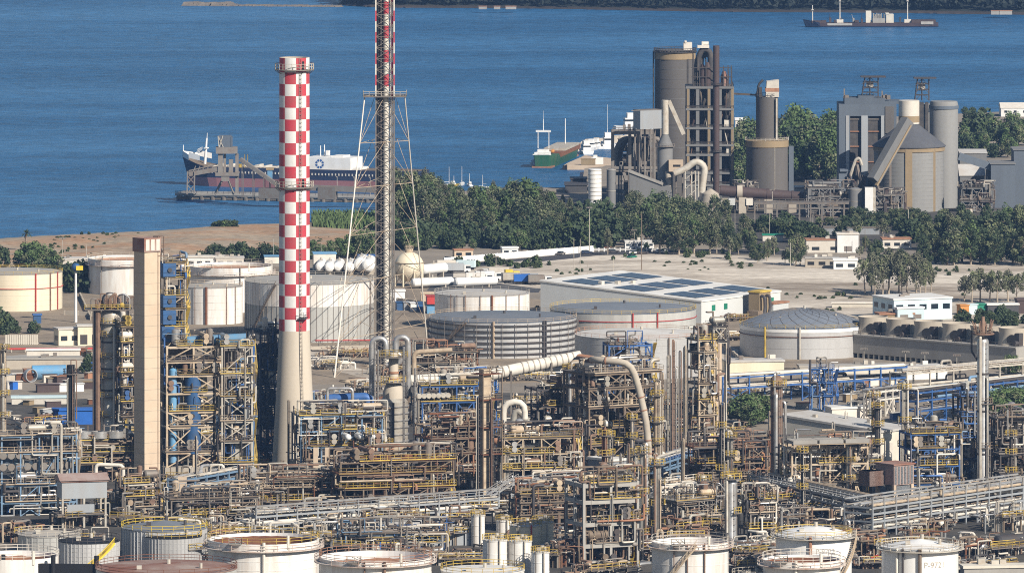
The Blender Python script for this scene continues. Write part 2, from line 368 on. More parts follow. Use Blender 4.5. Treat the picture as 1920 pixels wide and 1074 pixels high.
# tyre tracks and worn patches on the open ground
for k, (pts, wd) in enumerate([([(1000,520),(1120,506),(1280,500),(1420,512),(1560,530),(1750,566),(1930,580)],3.2),([(1130,484),(1260,492),(1400,508),(1500,540),(1600,572)],2.6),([(1250,476),(1230,496),(1180,516),(1100,532)],2.6),([(1760,508),(1840,520),(1930,530)],3.0),([(60,486),(200,470),(360,462),(520,452),(680,440)],2.2),([(300,488),(420,458),(560,436)],2.0),([(560,650),(640,690),(760,720),(900,712)],4.0),([(1330,640),(1380,690),(1360,720)],5.0),([(180,620),(120,660),(-20,690)],4.0)]):
    rr_ = random.Random(k); L0, L1 = [], []
    P_ = [G(x, y) for x, y in pts]; Q_ = []
    for a_, b_ in zip(P_, P_[1:]):
        for i in range(6): Q_.append(a_.lerp(b_, i/6))
    Q_.append(P_[-1])
    for i, q in enumerate(Q_):
        d_ = (Q_[min(i+1, len(Q_)-1)]-Q_[max(i-1, 0)]).normalized(); n_ = Vector((-d_.y, d_.x, 0))*wd*rr_.uniform(.8, 1.2); L0.append(q+n_); L1.append(q-n_)
    mb = MB(); zz = .30 if k < 4 else (.45 if k < 6 else .034)
    if k < 6: continue
    mb.add([(p.x, p.y, zz) for p in L0+L1], [(i, i+1, len(Q_)+i+1, len(Q_)+i)[::-1] for i in range(len(Q_)-1)]); struct(mb.build('track', 'field_right' if k > 5 else 'yard', smooth=False))
# far shore: beach, bank and wooded hill
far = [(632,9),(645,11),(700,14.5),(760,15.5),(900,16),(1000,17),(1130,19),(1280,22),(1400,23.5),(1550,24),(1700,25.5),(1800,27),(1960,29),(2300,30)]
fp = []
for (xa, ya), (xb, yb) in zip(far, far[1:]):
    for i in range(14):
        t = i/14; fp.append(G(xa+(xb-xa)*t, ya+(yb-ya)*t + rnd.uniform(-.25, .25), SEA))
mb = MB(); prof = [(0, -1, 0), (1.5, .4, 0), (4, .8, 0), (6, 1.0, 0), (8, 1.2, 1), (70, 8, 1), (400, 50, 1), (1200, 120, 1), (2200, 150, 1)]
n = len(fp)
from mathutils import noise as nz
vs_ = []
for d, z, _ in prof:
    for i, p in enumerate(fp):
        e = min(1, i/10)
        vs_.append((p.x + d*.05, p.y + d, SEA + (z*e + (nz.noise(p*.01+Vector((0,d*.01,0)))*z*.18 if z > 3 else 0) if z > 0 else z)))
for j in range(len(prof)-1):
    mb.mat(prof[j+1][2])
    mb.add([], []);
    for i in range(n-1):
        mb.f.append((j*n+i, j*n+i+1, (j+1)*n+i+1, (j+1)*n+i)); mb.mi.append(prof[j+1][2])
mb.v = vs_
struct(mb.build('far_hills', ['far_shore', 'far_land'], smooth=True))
# woods along the far shore: one mass of crowns
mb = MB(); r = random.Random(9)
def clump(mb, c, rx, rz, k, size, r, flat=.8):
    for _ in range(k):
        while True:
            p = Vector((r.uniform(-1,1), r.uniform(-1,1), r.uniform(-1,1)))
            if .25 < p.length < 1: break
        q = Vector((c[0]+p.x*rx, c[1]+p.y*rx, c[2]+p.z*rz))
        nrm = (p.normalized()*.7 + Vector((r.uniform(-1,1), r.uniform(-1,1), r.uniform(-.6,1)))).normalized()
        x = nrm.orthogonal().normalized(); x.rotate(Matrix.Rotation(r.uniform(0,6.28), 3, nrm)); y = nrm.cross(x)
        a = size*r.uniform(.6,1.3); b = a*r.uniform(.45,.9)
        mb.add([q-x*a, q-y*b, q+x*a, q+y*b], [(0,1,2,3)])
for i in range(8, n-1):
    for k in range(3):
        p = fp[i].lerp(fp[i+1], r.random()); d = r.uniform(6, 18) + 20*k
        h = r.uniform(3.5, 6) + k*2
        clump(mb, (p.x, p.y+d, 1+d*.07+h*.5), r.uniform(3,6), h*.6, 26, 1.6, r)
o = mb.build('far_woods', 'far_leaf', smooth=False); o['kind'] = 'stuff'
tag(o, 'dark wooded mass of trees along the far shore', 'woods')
# small pale buildings and rocks on the far shore
for k, (px, wd) in enumerate([(905,9),(932,7),(958,12),(1888,14),(1868,9)]):
    p = G(px, 14.5 if px < 1200 else 24.5, 1.5); mb = MB()
    hh = 3 if px < 1200 else 4
    mb.mat(0).box(-wd/2, wd/2, 0, 7, 0, hh); mb.mat(1).box(-wd/2-.3, wd/2+.3, -.3, 7.3, hh, hh+.6)
    o = mb.build('shore_house', ['concrete_grey', 'rust_light'], loc=(p.x, p.y+9, .2)); o.scale = (.42,)*3
    tag(o, ['leftmost tiny pale house at the far waterline', 'middle of three tiny pale houses at the far waterline', 'rightmost of the three tiny pale houses across the bay',
            'pale house on the far shore at the right edge', 'small pale house on far shore beyond the rusty ship'][k], 'house')
# low breakwater far left
mb = MB(); r = random.Random(2)
a = G(352, 10.5, SEA); b = G(640, 13.0, SEA)
for i in range(150):
    t = i/149; p = a.lerp(b, t); wdt = (3 if t < .33 else 1.6)*r.uniform(.7, 1.2); hh = (1.6 if t < .3 else .7)*r.uniform(.6, 1.2)
    x = p.x; y = p.y + r.uniform(-3, 3)
    mb.add([(x-wdt, y-4, SEA-1), (x+wdt, y-4, SEA-1), (x+wdt, y+4, SEA-1), (x-wdt, y+4, SEA-1), (x-wdt*.5, y-1.5, SEA+hh), (x+wdt*.4, y-1.5, SEA+hh*r.uniform(.7,1)), (x+wdt*.5, y+1.5, SEA+hh), (x-wdt*.4, y+1.5, SEA+hh*.9)],
           [(3,2,1,0),(4,5,6,7),(0,1,5,4),(1,2,6,5),(2,3,7,6),(3,0,4,7)])
tag(mb.build('breakwater', 'rock', smooth=False), 'long low dark breakwater far out in the bay', 'breakwater')
# haze
mb = MB(); mb.box(-2800, 2800, -40, 8000, -6, 262)
hz = mb.build('haze', [], smooth=False); hz['kind'] = 'stuff'
hm = bpy.data.materials.new('haze'); hm.use_nodes = True; N = hm.node_tree.nodes; N.remove(N['Principled BSDF'])
pv = N.new('ShaderNodeVolumePrincipled'); pv.inputs['Color'].default_value = (.28, .52, 1, 1); pv.inputs['Density'].default_value = .000042; pv.inputs['Anisotropy'].default_value = .1
hm.node_tree.links.new(pv.outputs[0], N['Material Output'].inputs['Volume']); hz.data.materials.append(hm); hz.display_type = 'WIRE'
# ------------------------------------------------------------------ frame of reference for a thing whose foot is seen at row b
class F:
    def __init__(s, cx, b, z=0.0): s.cx, s.b, s.s, s.o = cx, b, SO(b), G(cx, b, z)
    def x(s, px): return (px - s.cx)*s.s
    def z(s, py): return (s.b - py)*s.s
def ring_rail(mb, r, z, n=24, h=1.1, w=.09, c=(0,0), a0=0, a1=2*math.pi):
    full = abs(a1-a0-2*math.pi) < 1e-3
    for i in range(n):
        t0 = a0+(a1-a0)*i/n; t1 = a0+(a1-a0)*(i+1)/n
        p = Vector((c[0]+r*math.cos(t0), c[1]+r*math.sin(t0), z)); q = Vector((c[0]+r*math.cos(t1), c[1]+r*math.sin(t1), z))
        mb.beam(p, p+Vector((0,0,h)), w)
        for k in (h, h*.5): mb.beam(p+Vector((0,0,k)), q+Vector((0,0,k)), w)
def line_rail(mb, pts, h=1.1, w=.09, step=1.8):
    for a, b in zip(pts, pts[1:]):
        a = Vector(a); b = Vector(b); n = max(1, int((b-a).length/step))
        for i in range(n+1):
            p = a.lerp(b, i/n); mb.beam(p, p+Vector((0,0,h)), w)
        for k in (h, h*.5): mb.beam(a+Vector((0,0,k)), b+Vector((0,0,k)), w)

# ------------------------------------------------------------------ tanker, jetty and ship loader
def hull(L, B, dh, deck, wl_color_z, bow_rise=3.0, n=24, stern_blunt=.75):
    """hull along +x from bow (x=0) to stern (x=L); sections from keel to deck; two colours split at wl_color_z"""
    mbu, mbl = MB(), MB()
    secs = []
    for i in range(n+1):
        t = i/n; x = L*t
        wd = B/2*min(1, (t/.14)**.6 if t > 0 else .02)
        if t > .9: wd *= 1-(1-stern_blunt)*((t-.9)/.1)
        dz = deck + bow_rise*max(0, 1-t/.12)**1.2
        rake = 4.5*max(0, 1-t/.2)                      # the stem leans forward
        secs.append((x, wd, dz, rake))
    def strip(mb, zf0, zf1):
        vs = []; fs = []
        for x, wd, dz, rk in secs:
            for sgn in (-1, 1):
                for zf in (zf0, zf1):
                    z = zf if zf is not None else dz
                    wz = wd*(.82+.18*min(1, max(0, (z+2)/5)))
                    if sgn == 1: vs.append((x + rk*(1-(z+2)/(dz+2)), wz, z))
                    else: vs.append((x + rk*(1-(z+2)/(dz+2)), -wz, z))
        for i in range(n):
            o, p = i*4, (i+1)*4
            fs += [(o, p, p+1, o+1), (o+3, p+3, p+2, o+2)]
        fs += [(0, 1, 3, 2), (n*4, n*4+2, n*4+3, n*4+1)]
        mb.add(vs, fs); return secs
    strip(mbl, -2.0, wl_color_z); strip(mbu, wl_color_z, None)
    vs = []; 
    for x, wd, dz, rk in secs: vs += [(x, -wd, dz-.05), (x, wd, dz-.05)]
    mbd = MB(); mbd.add(vs, [(i*2, i*2+2, i*2+3, i*2+1) for i in range(n)])
    return mbu, mbl, mbd
bow = G(342, 346, SEA); stern = G(800, 357, SEA)
ax = (stern-bow); Lt = ax.length/KS(346); rz = math.atan2(ax.y, ax.x)
tk = thing('tanker', 'navy and pink hulled tanker ship moored behind the jetty', 'ship', (bow.x, bow.y, SEA), rz)
st = .2515
mu, ml, md = hull(Lt, 19, 0, 9.4, 4.3, 4.6)
mu.build('upper_hull', 'navy', tk, smooth=False); ml.build('lower_hull', 'pink_hull', tk, smooth=False); md.build('deck', 'steel_brown', tk, smooth=False)
m = MB()                                                    # white bulwark on the bow
for a, b_ in (((.2,.3),(6,7.2)), ((6,7.2),(12,8.2))):
    for sg in (-1, 1):
        hh = 2.6
        m.add([(a[0], sg*a[1], 13.4), (b_[0], sg*b_[1], 12.2), (b_[0], sg*b_[1], 12.2+hh), (a[0], sg*a[1], 13.6+hh)], [(0,1,2,3)])
        m.add([(a[0], sg*a[1]-.2*sg, 13.4), (b_[0], sg*b_[1]-.2*sg, 12.2), (b_[0], sg*b_[1]-.2*sg, 12.2+hh), (a[0], sg*a[1]-.2*sg, 13.6+hh)], [(3,2,1,0)])
m.build('bulwark', 'white_paint', tk, smooth=False)
m = MB(); m.cyl((11.5,0,9.5),(12.5,0,22.5),.75,.45,10); m.box(11.6,13,-1.6,1.6,17.5,18.0); m.cyl((12.6,0,22),(12.8,0,25),.2,.12,6); m.cyl((.5,0,14),(.5,0,19),.25,.2,6)
m.build('foremast', 'white_paint', tk)
m = MB()
for k in range(9): m.mat(k % 2).add([(7.6+.4*math.sin(k), -.1, 17.0-k*.26), (10.4, -.1, 18.4-k*.26), (10.4, -.1, 18.4-(k+1)*.26), (7.6+.4*math.sin(k+1), -.1, 17.0-(k+1)*.26)], [(0,1,2,3)])
m.build('flag', ['white_paint', 'steel_skyblue'], tk, smooth=False)
m = MB(); r = random.Random(4)
for k in range(5): m.tube([(14, -3+k*1.5, 9.4), (62+k, -3+k*1.5, 9.4)], .28, 6)
for x in range(16, 64, 2):
    m.box(x, x+.4, -6.5, 6.5, 8.6, 9.4); 
    if r.random() < .6: m.box(x+1, x+1.8, r.uniform(-6,5), r.uniform(5,6.5), 8.6, 9.6+r.random())
m.build('deck_pipework', 'white_dusty', tk)
m = MB()
for x in [k*1.7 for k in range(9, 64)]:
    m.box(x, x+.55, -9.75, -9.55, 6.6, 7.6)
m.build('hull_marking', 'white_dusty', tk, smooth=False)     # row of pale fender ports along the navy side
m = MB()
for x in (33.5, 35): m.cyl((x,-4,8.5),(x,-4,15.5),.22,.16,6)
m.box(31.5,33,-7.5,-6,8.6,11); m.cyl((32.3,-7.6,9.0),(32.3,-7.6,10.6),1.0,n=10)
m.build('crane_post', 'yellow', tk)
sup = MB(); sup.box(66, 89, -8.5, 8.5, 9.3, 15.0); sup.box(78, 84, -5, 5, 15.0, 15.8); sup.cyl((70,2,15),(70,2,20),.3,.2,6); sup.cyl((72,2,15),(72,2,20.5),.35,.2,6); sup.box(73,74.5,1,3,15.6,17.8)
sup.box(82, 93, -6, 6, 9.3, 10.4)
sp = sup.build('superstructure', 'white_paint', tk)
m = MB()                                                     # octagonal ring emblem on the white side
for k in range(8):
    t0, t1 = 2*math.pi*(k+.12)/8, 2*math.pi*(k+.88)/8
    P = lambda t, rr: (73.4+rr*math.cos(t), -8.56, 12.0+rr*math.sin(t))
    m.add([P(t0,1.2), P(t1,1.2), P(t1,2.3), P(t0,2.3)], [(0,1,2,3)])
m.build('emblem', 'steel_blue', sp, smooth=False)

jy = thing('jetty', 'long concrete jetty on piles below the tanker', 'jetty', G(328, 374, SEA), math.atan2((G(830,383,SEA)-G(328,374,SEA)).y, (G(830,383,SEA)-G(328,374,SEA)).x))
LJ = (G(830,383,SEA)-G(328,374,SEA)).length/KS(374)
m = MB(); m.box(0, LJ, 0, 14, 1.7, 2.9); m.box(1, LJ, -.3, 0, 2.2, 2.8); m.build('deck', 'concrete_grey', jy)
m = MB()
for i in range(int(LJ/5.2)): m.cyl((2+i*5.2, 1.2, -4), (2+i*5.2, 1.2, 1.75), 1.25, n=10)
for i in range(int(LJ/5.2)): m.cyl((2+i*5.2, 11, -4), (2+i*5.2, 11, 1.75), 1.0, n=8)
m.box(.5, LJ, .6, 1.0, .2, 1.5)
m.build('piles', 'rock', jy)
for k, x in enumerate((76, 84, 91.5, 99, 107, 114)):
    m = MB(); m.cyl((x, 1.5, 2.9), (x, 1.5, 11.5), .14, .1, 6); m.box(x-.15, x+.15, .2, 1.5, 11.3, 11.55); m.build('lamp_post', 'steel_pale', jy)
m = MB(); line_rail(m, [(0,.3,2.9),(LJ,.3,2.9)], w=.13, step=2.5); m.build('railing', 'steel_dark', jy)
cv = thing('conveyor_gallery', 'grey sloping conveyor gallery on the jetty beside the ship loader', 'conveyor', G(445, 372, 1.4), jy.rotation_euler.z)
sj = S(372, 1.4)
m = MB(); m.beam((0,5,17.0), (18,5,5.2), 2.2, 1.6); m.beam((18,5,5.2), (70,5,4.2), 2.6, 2.4); m.build('gallery', 'steel_grey', cv)
m = MB()
for x in (1, 6, 11, 17): m.beam((x,4,0), (x,4,17-x*.65), .3); m.beam((x,6,0), (x,6,17-x*.65), .3)
m.box(9,22,2.5,7.5,0,4.4); m.box(36,44,3,7,0,5.5)
m.build('trestle', 'steel_grey', cv)
gate = thing('turquoise_hut', 'small turquoise and ochre cabin on a post above the jetty', 'cabin', G(506, 371, 1.4), 0)
m = MB(); m.box(-1.1,1.1,0,2.5,8.5,12.3); m.build('cabin', 'vessel_sky', gate); m = MB(); m.box(-1.7,1.7,-.4,3,12.3,13.3); m.build('roof', 'ochre', gate); m = MB(); m.box(-.3,.3,.8,1.4,0,8.5); m.build('post', 'steel_pale', gate)
sl_ = thing('ship_loader', 'grey steel ship loader crane with boxy machinery house on the jetty', 'crane', G(425, 366, 1.4), R(2))
f = F(425, 366, 1.4)
m = MB(); m.box(f.x(411), f.x(434), -2, 4, f.z(278), f.z(256)); m.box(f.x(433), f.x(436), -2.2, 4.2, f.z(283), f.z(258)); m.build('machinery_house', 'cement_blue', sl_)
m = MB(); m.box(f.x(405), f.x(445), -2.6, 4.6, f.z(289), f.z(277)); m.build('crosshead', 'steel_grey', sl_)
m = MB()
for a, b_ in (((409,256),(411,278)),((409,256),(420,280)),((418,256),(411,278))): m.beam((f.x(a[0]),-2.2,f.z(a[1])),(f.x(b_[0]),-2.2,f.z(b_[1])),.35)
m.build('bracing', 'steel_pale', sl_)
m = MB(); m.box(f.x(409), f.x(418), -1.6, 1.6, f.z(328), f.z(289)); m.box(f.x(419), f.x(424), 0, 3, f.z(328), f.z(289)); m.box(f.x(429), f.x(437), -1, 2, f.z(326), f.z(300)); m.box(f.x(441), f.x(447), -1.5, 2.5, f.z(362), f.z(290)); m.build('column', 'steel_grey', sl_)
m = MB(); m.box(f.x(404), f.x(448), -2.8, 4.8, f.z(330), f.z(324)); m.box(f.x(415), f.x(430), -2.4, 4.4, f.z(340), f.z(330)); m.build('portal_beam', 'steel_grey', sl_)
for a, b_ in ((418,404),(427,438)):
    for yy in (-2.2, 4.2):
        m = MB(); m.beam((f.x(a),yy*.5,f.z(336)), (f.x(b_),yy*1.4,f.z(364)), .65); m.build('leg', 'steel_grey', sl_)
m = MB(); m.beam((f.x(355),0,f.z(327)), (f.x(408),0,f.z(318)), 2.4, 2.0); m.beam((f.x(355),0,f.z(321)), (f.x(408),0,f.z(309)), .5); 
for px in range(362, 405, 8): m.beam((f.x(px),0,f.z(325)),(f.x(px+6),0,f.z(312)),.35)
m.build('boom', 'steel_grey', sl_)
m = MB()
for px in (352, 365): m.beam((f.x(px),-1.5,f.z(364)),(f.x(px+1),-1.5,f.z(322)),.6); m.beam((f.x(px),1.5,f.z(364)),(f.x(px+1),1.5,f.z(322)),.6)
for y0 in (362, 345): m.beam((f.x(352),-1.5,f.z(y0)),(f.x(366),-1.5,f.z(y0-16)),.35); m.beam((f.x(366),-1.5,f.z(y0)),(f.x(352),-1.5,f.z(y0-16)),.35)
m.build('front_trestle', 'steel_grey', sl_)

# ------------------------------------------------------------------ rusty ship at anchor
f = F(1505, 51, SEA); s_ = f.s; Lr = 262*s_
rs = thing('rusty_ship', 'long rusty laid up cargo ship anchored off the far shore', 'ship', (f.o.x, f.o.y, SEA), R(1))
mu, ml, md = hull(Lr, 18, 0, 5.2, 1.2, 4.2)
mu.build('upper_hull', 'rusty_hull', rs, smooth=False); ml.build('lower_hull', 'navy', rs, smooth=False); md.build('deck', 'kiln', rs, smooth=False)
m = MB(); m.add([(0,-.1,9.4),(14,-8.1,7.0),(20,-8.9,5.6),(20,-8.95,.8),(5,-3.5,.8)], [(0,1,2,3,4)][::-1]); m.add([(0,-.2,9.4),(14,-8.3,7.0),(20,-9.1,5.6),(20,-9.15,.8),(5,-3.7,.8)], [(4,3,2,1,0)]); m.build('bow_plating', 'navy', rs, smooth=False)
X = lambda px: (px-1505)*s_
Z = lambda py: (51-py)*s_
m = MB(); m.box(X(1627), X(1637.5), -4, 4, 5, Z(20)); m.build('funnel_house', 'concrete_pale', rs)
m = MB(); m.box(X(1640), X(1664), -7, 7, 5, Z(34)); 
r = random.Random(7)
for k in range(14):
    x = r.uniform(1640, 1662); m.box(X(x), X(x+r.uniform(1,3)), -6, r.uniform(0,6), Z(34), Z(r.uniform(24,31)))
m.build('midship_house', 'concrete_grey', rs)
for k in range(9):
    x = 1560+k*19+r.uniform(-4,4); m = MB(); m.box(X(x),X(x+r.uniform(2,5)),-3,3,6,r.uniform(8,12)); m.cyl((X(x+1),0,8),(X(x+1+r.uniform(-3,3)),0,r.uniform(11,17)),.3,n=6); m.build('deck_gear', r.choice(('cement_dark','kiln','concrete_grey')), rs)
m = MB(); m.box(X(1666), X(1680.5), -7, 7, 5, Z(26)); m.box(X(1665), X(1672), -7.5, 7.5, Z(27), Z(24)); m.build('bridge', 'concrete_pale', rs)
for px, top in ((1524,9), (1577,-8), (1708,-8)):
    m = MB(); m.cyl((X(px),0,4),(X(px),0,Z(top)),.75,.5,8); m.box(X(px)-1.3,X(px)+1.3,-3,3,Z(top)-6,Z(top)-5.2)
    if px > 1530: m.box(X(px)-4,X(px)+4,-4,4,5,9)
    m.build('mast', 'white_dusty', rs)
m = MB()
for k in range(16):
    x = r.uniform(1530, 1750); m.box(X(x), X(x+r.uniform(3,9)), -6, 6, 4.8, r.uniform(5.8,8.5))
m.box(X(1522),X(1548),-7,7,5,7.6); m.box(X(1715),X(1762),-7,7,5,8.6)
m.build('hatch_covers', 'kiln', rs)
m = MB(); m.box(X(1733), X(1757), -9.25, -9.05, 3.4, 6.8); m.box(X(1552), X(1600), -9.2, -9.05, 2.2, 4.8); m.build('pale_plating', 'concrete_grey', rs)

# ------------------------------------------------------------------ green coaster at the quay
a = G(1016, 315, SEA); b_ = G(1080, 286, SEA); d = b_-a
gs = thing('coaster', 'small green coaster ship berthed at the quay', 'ship', (a.x, a.y, SEA), math.atan2(d.y, d.x))
Lg = d.length/KS(315)
m = MB(); n = 18; vs = []; fs = []
for i in range(n+1):
    t = i/n; wd = 7.2*(.62+.38*min(1, t/.1))*(1 if t < .8 else 1-.85*((t-.8)/.2)**1.6)
    dk = 7.6 - 3.4*max(0, min(1, (t-.16)/.05)) + 2.6*max(0, (t-.85)/.15)
    for sg in (-1, 1): vs += [(Lg*t, sg*wd*.8, -2), (Lg*t, sg*wd, dk)]
for i in range(n):
    o, p = i*4, i*4+4
    fs += [(o,o+1,p+1,p), (o+2,p+2,p+3,o+3), (o+1,o+3,p+3,p+1)]
fs += [(0,2,3,1), (n*4,n*4+1,n*4+3,n*4+2)]
m.add(vs, fs); m.build('hull', 'green_hull', gs, smooth=False)
m = MB(); m.box(-.25,Lg*.9,-5.9,5.9,-1.2,.9); m.build('boot_topping', 'rust_light', gs)
m = MB(); m.box(Lg*.28, Lg*.95, -6.2, 6.2, 4.0, 6.8); m.build('hold_coaming', 'rust', gs)
m = MB(); m.box(Lg*.42, Lg*.88, -6.5, 6.5, 6.8, 8.2); m.build('hatch_covers', 'steel_pale', gs)
m = MB(); m.box(3, 11, -4, 4, 7.4, 9.0); m.box(4, 9, -3, 3.2, 9.0, 10.4); m.box(.6, 1.4, -5, -2, 7.4, 8.6); m.box(1, 2, 2.5, 4.6, 7.4, 9); m.box(0, .5, -5.4, 5.4, 7.4, 8.0); m.build('wheelhouse', 'white_paint', gs)
m = MB()
for y in (-3.2, 3.2): m.cyl((6,y,11),(6,y,21.5),.26,n=8)
m.box(5.7,6.3,-4.4,4.4,20.4,21.6); m.cyl((6,0,21),(6,0,28),.3,.2,8); m.cyl((6,0,28),(6,0,33),.1,.06,5); m.build('goalpost_mast', 'white_paint', gs); gs.scale = [q*.88 for q in gs.scale]
m = MB(); m.cyl((Lg*.78,0,7),(Lg*.78,0,23),.35,.22,8); m.build('foremast', 'white_paint', gs)
m = MB(); m.drum((8.5,-5,9.2),(11,-5,9.2),1.0,10); m.build('lifeboat', 'orange', gs)
# quay and mole
q = thing('quay', 'pale concrete quay beside the green coaster', 'quay', G(1058, 318.5, SEA))
f = F(1058, 318.5, SEA)
m = MB(); m.add([(0,0,-3),(f.x(1160),0,-3),(f.x(1160)+6,40,-3),(f.x(1100),75,-3),(2,18,-3),(0,0,2.4),(f.x(1160),0,2.4),(f.x(1160)+6,40,2.4),(f.x(1100),75,2.4),(2,18,2.4)],[(5,6,7,8,9),(0,1,6,5),(1,2,7,6),(2,3,8,7),(3,4,9,8),(4,0,5,9)])
m.build('deck', 'concrete_tan', q, smooth=False)
m = MB(); m.box(-.8,.8,-.7,.0,-.5,2.2); m.box(.8,1.5,-.9,0,0,2.6); m.build('fender', 'black', q)
o = MB().box(-3.6,3.6,-1.5,1.5,0,2.9).box(-3.9,3.9,-1.7,1.7,2.9,3.1).build('yellow_container', 'ochre', loc=(*G(1103, 310, 0).xy, .2)); o.scale = (.68,)*3; tag(o, 'ochre yellow container on the pale quay', 'container')
o = MB().box(-3,3,-2,2,0,3.4).box(-2,0,-1.6,1.6,3.4,4.6).build('white_cabin', 'white_paint', loc=(*G(1120, 309, 0).xy, .2)); o.scale = (.68,)*3; tag(o, 'white cabin at the landward end of the quay', 'cabin')
ml_ = MB(); r = random.Random(3)
pa, pb, pc = G(1078, 283, SEA), G(1105, 272, SEA), G(1190, 263, SEA)
for i in range(60):
    t = i/59; p = pa.lerp(pb, t*3) if t < .333 else pb.lerp(pc, (t-.333)*1.5)
    x, y = p.x+r.uniform(-1,1), p.y+r.uniform(-1.5,1.5); h = r.uniform(1.4,2.4); q_ = r.uniform(1.2,2.0)
    ml_.add([(x-q_,y-3,SEA-1),(x+q_,y-3,SEA-1),(x+q_,y+3,SEA-1),(x-q_,y+3,SEA-1),(x-q_*.6,y-1.2,SEA+h),(x+q_*.5,y-1.4,SEA+h*.9),(x+q_*.6,y+1.4,SEA+h),(x-q_*.5,y+1.2,SEA+h*.8)],[(3,2,1,0),(4,5,6,7),(0,1,5,4),(1,2,6,5),(2,3,7,6),(3,0,4,7)])
tag(ml_.build('rubble_mole', 'concrete', smooth=False), 'pale rubble mole curving behind the green coaster', 'mole')
def boat(px, b, L, label, rz, cabin=True, mast=0, white='white_paint', group=None):
    o = thing('boat', label, 'boat', G(px, b, SEA), rz, group)
    m = MB(); n = 8; vs = []; fs = []
    for i in range(n+1):
        t = i/n; wd = L*.16*(1 if t < .5 else 1-((t-.5)/.5)**2*.95)
        for sg in (-1,1): vs += [(L*(t-.5), sg*wd*.75, -.4), (L*(t-.5), sg*wd, L*.10+L*.06*t*t)]
    for i in range(n):
        a, p = i*4, i*4+4; fs += [(a,a+1,p+1,p),(a+2,p+2,p+3,a+3),(a+1,a+3,p+3,p+1)]
    fs += [(0,2,3,1)]
    m.add(vs, fs); m.build('hull', white, o, smooth=False)
    if cabin:
        m = MB(); m.box(-L*.3,L*.1,-L*.1,L*.1,L*.1,L*.26); m.box(-L*.25,0,-L*.08,L*.08,L*.26,L*.36); m.build('cabin', 'white_paint', o)
        m = MB(); m.box(-L*.3-.03,L*.1+.03,-L*.1-.03,L*.1+.03,L*.19,L*.23); m.build('window', 'glass', o)
    if mast: m = MB(); m.cyl((0,0,L*.1),(0,0,mast),.14,.08,6); m.cyl((0,0,1.8),(-L*.35,0,1.9),.1,n=6); m.build('mast', 'white_paint', o)
    return o
boat(1097, 288, 20, 'white cabin boat moored inside the mole, nearest the green coaster', R(100))
boat(1110, 281, 17, 'small white boat second in the row inside the mole', R(80))
boat(1119, 279, 16, 'small white boat between two larger boats inside the mole', R(75), mast=6)
boat(1128, 278, 15, 'small white open boat moored at the middle of the mole', R(85), False)
boat(1139, 277, 24, 'largest white yacht with tall mast inside the mole', R(95), mast=24)
boat(1096, 299, 7, 'tiny white dinghy afloat between mole and quay', R(60), False)
for i, (px, b, L, ms) in enumerate([(842,348,7,9),(851,349,7,5),(866,347,8,9),(880,349,6,6),(905,352,6,6)]):
    boat(px, b, L, ['sailing boat with tall mast, first of the small boats beyond the grove', 'yellowish workboat second among the boats beyond the grove', 'sailing boat with the tallest mast beyond the grove',
                    'small white sailing boat fourth beyond the grove', 'lone white sailing boat at the end of the row beyond the grove'][i], R(20+30*i), i % 2 == 1, ms, 'yellow' if i == 1 else 'white_paint')
o = boat(1198, 245, 30, 'white ferry boat behind the grey ducts of the cement works', R(10), True, 12)
# ------------------------------------------------------------------ cement works
def band_lathe(mb, r, z0, z1, n=40, th=.12): mb.lathe([(r, z0), (r+th, z0), (r+th, z1), (r, z1)], n)
# big storage silo
f = F(1267, 372); r0 = 38*f.s
si = thing('storage_silo', 'tall wide grey brown concrete silo with ochre top band, tallest at the cement works', 'silo', (f.o.x, f.o.y+12, 0))
m = MB(); m.lathe([(r0, 0), (r0, f.z(100)), (r0*.98, f.z(97)), (.01, f.z(94))], 48)
for k in range(1, 4): m.lathe([(r0+.02, f.z(100)*k/4), (r0+.1, f.z(100)*k/4), (r0+.1, f.z(100)*k/4+.25), (r0+.02, f.z(100)*k/4+.25)], 48)
m.build('shell', 'cement_brown', si)
m = MB(); band_lathe(m, r0, f.z(113), f.z(100.5), 48, .25); m.build('band', 'ochre', si)
m = MB(); ring_rail(m, r0+.5, f.z(100), 40, 1.8, .22); m.lathe([(r0, f.z(100)), (r0+.9, f.z(100)), (r0+.9, f.z(99)), (r0, f.z(99))], 48); m.build('railing', 'steel_dark', si)
m = MB(); m.box(f.x(1283), f.x(1299), -3, 3, f.z(96), f.z(82)); m.box(f.x(1285), f.x(1289), -3.4, 2, f.z(82), f.z(79)); m.build('roof_house', 'white_dusty', si)
m = MB()
for a in range(0, 5): m.beam((-r0-.8, -3+a*.3, f.z(230)), (-r0-.8, -3+a*.3, f.z(97)), .14)
m.tube([(-r0-.7,-2.4,0),(-r0-.7,-2.4,f.z(98))], .35, 6); m.tube([(r0*.62,-r0*.8,f.z(180)),(r0*.62,-r0*.8,f.z(112))], .5, 6); m.build('pipe', 'cement_dark', si)
for k in range(1, 14):                                   # pour joints and slipform rings
    m = MB(); zz = f.z(113)*k/14; m.lathe([(r0+.01,zz),(r0+.06,zz),(r0+.06,zz+.15),(r0+.01,zz+.15)],48); m.build('pour_joint','cement_grey' if k % 3 else 'cement_brown',si)
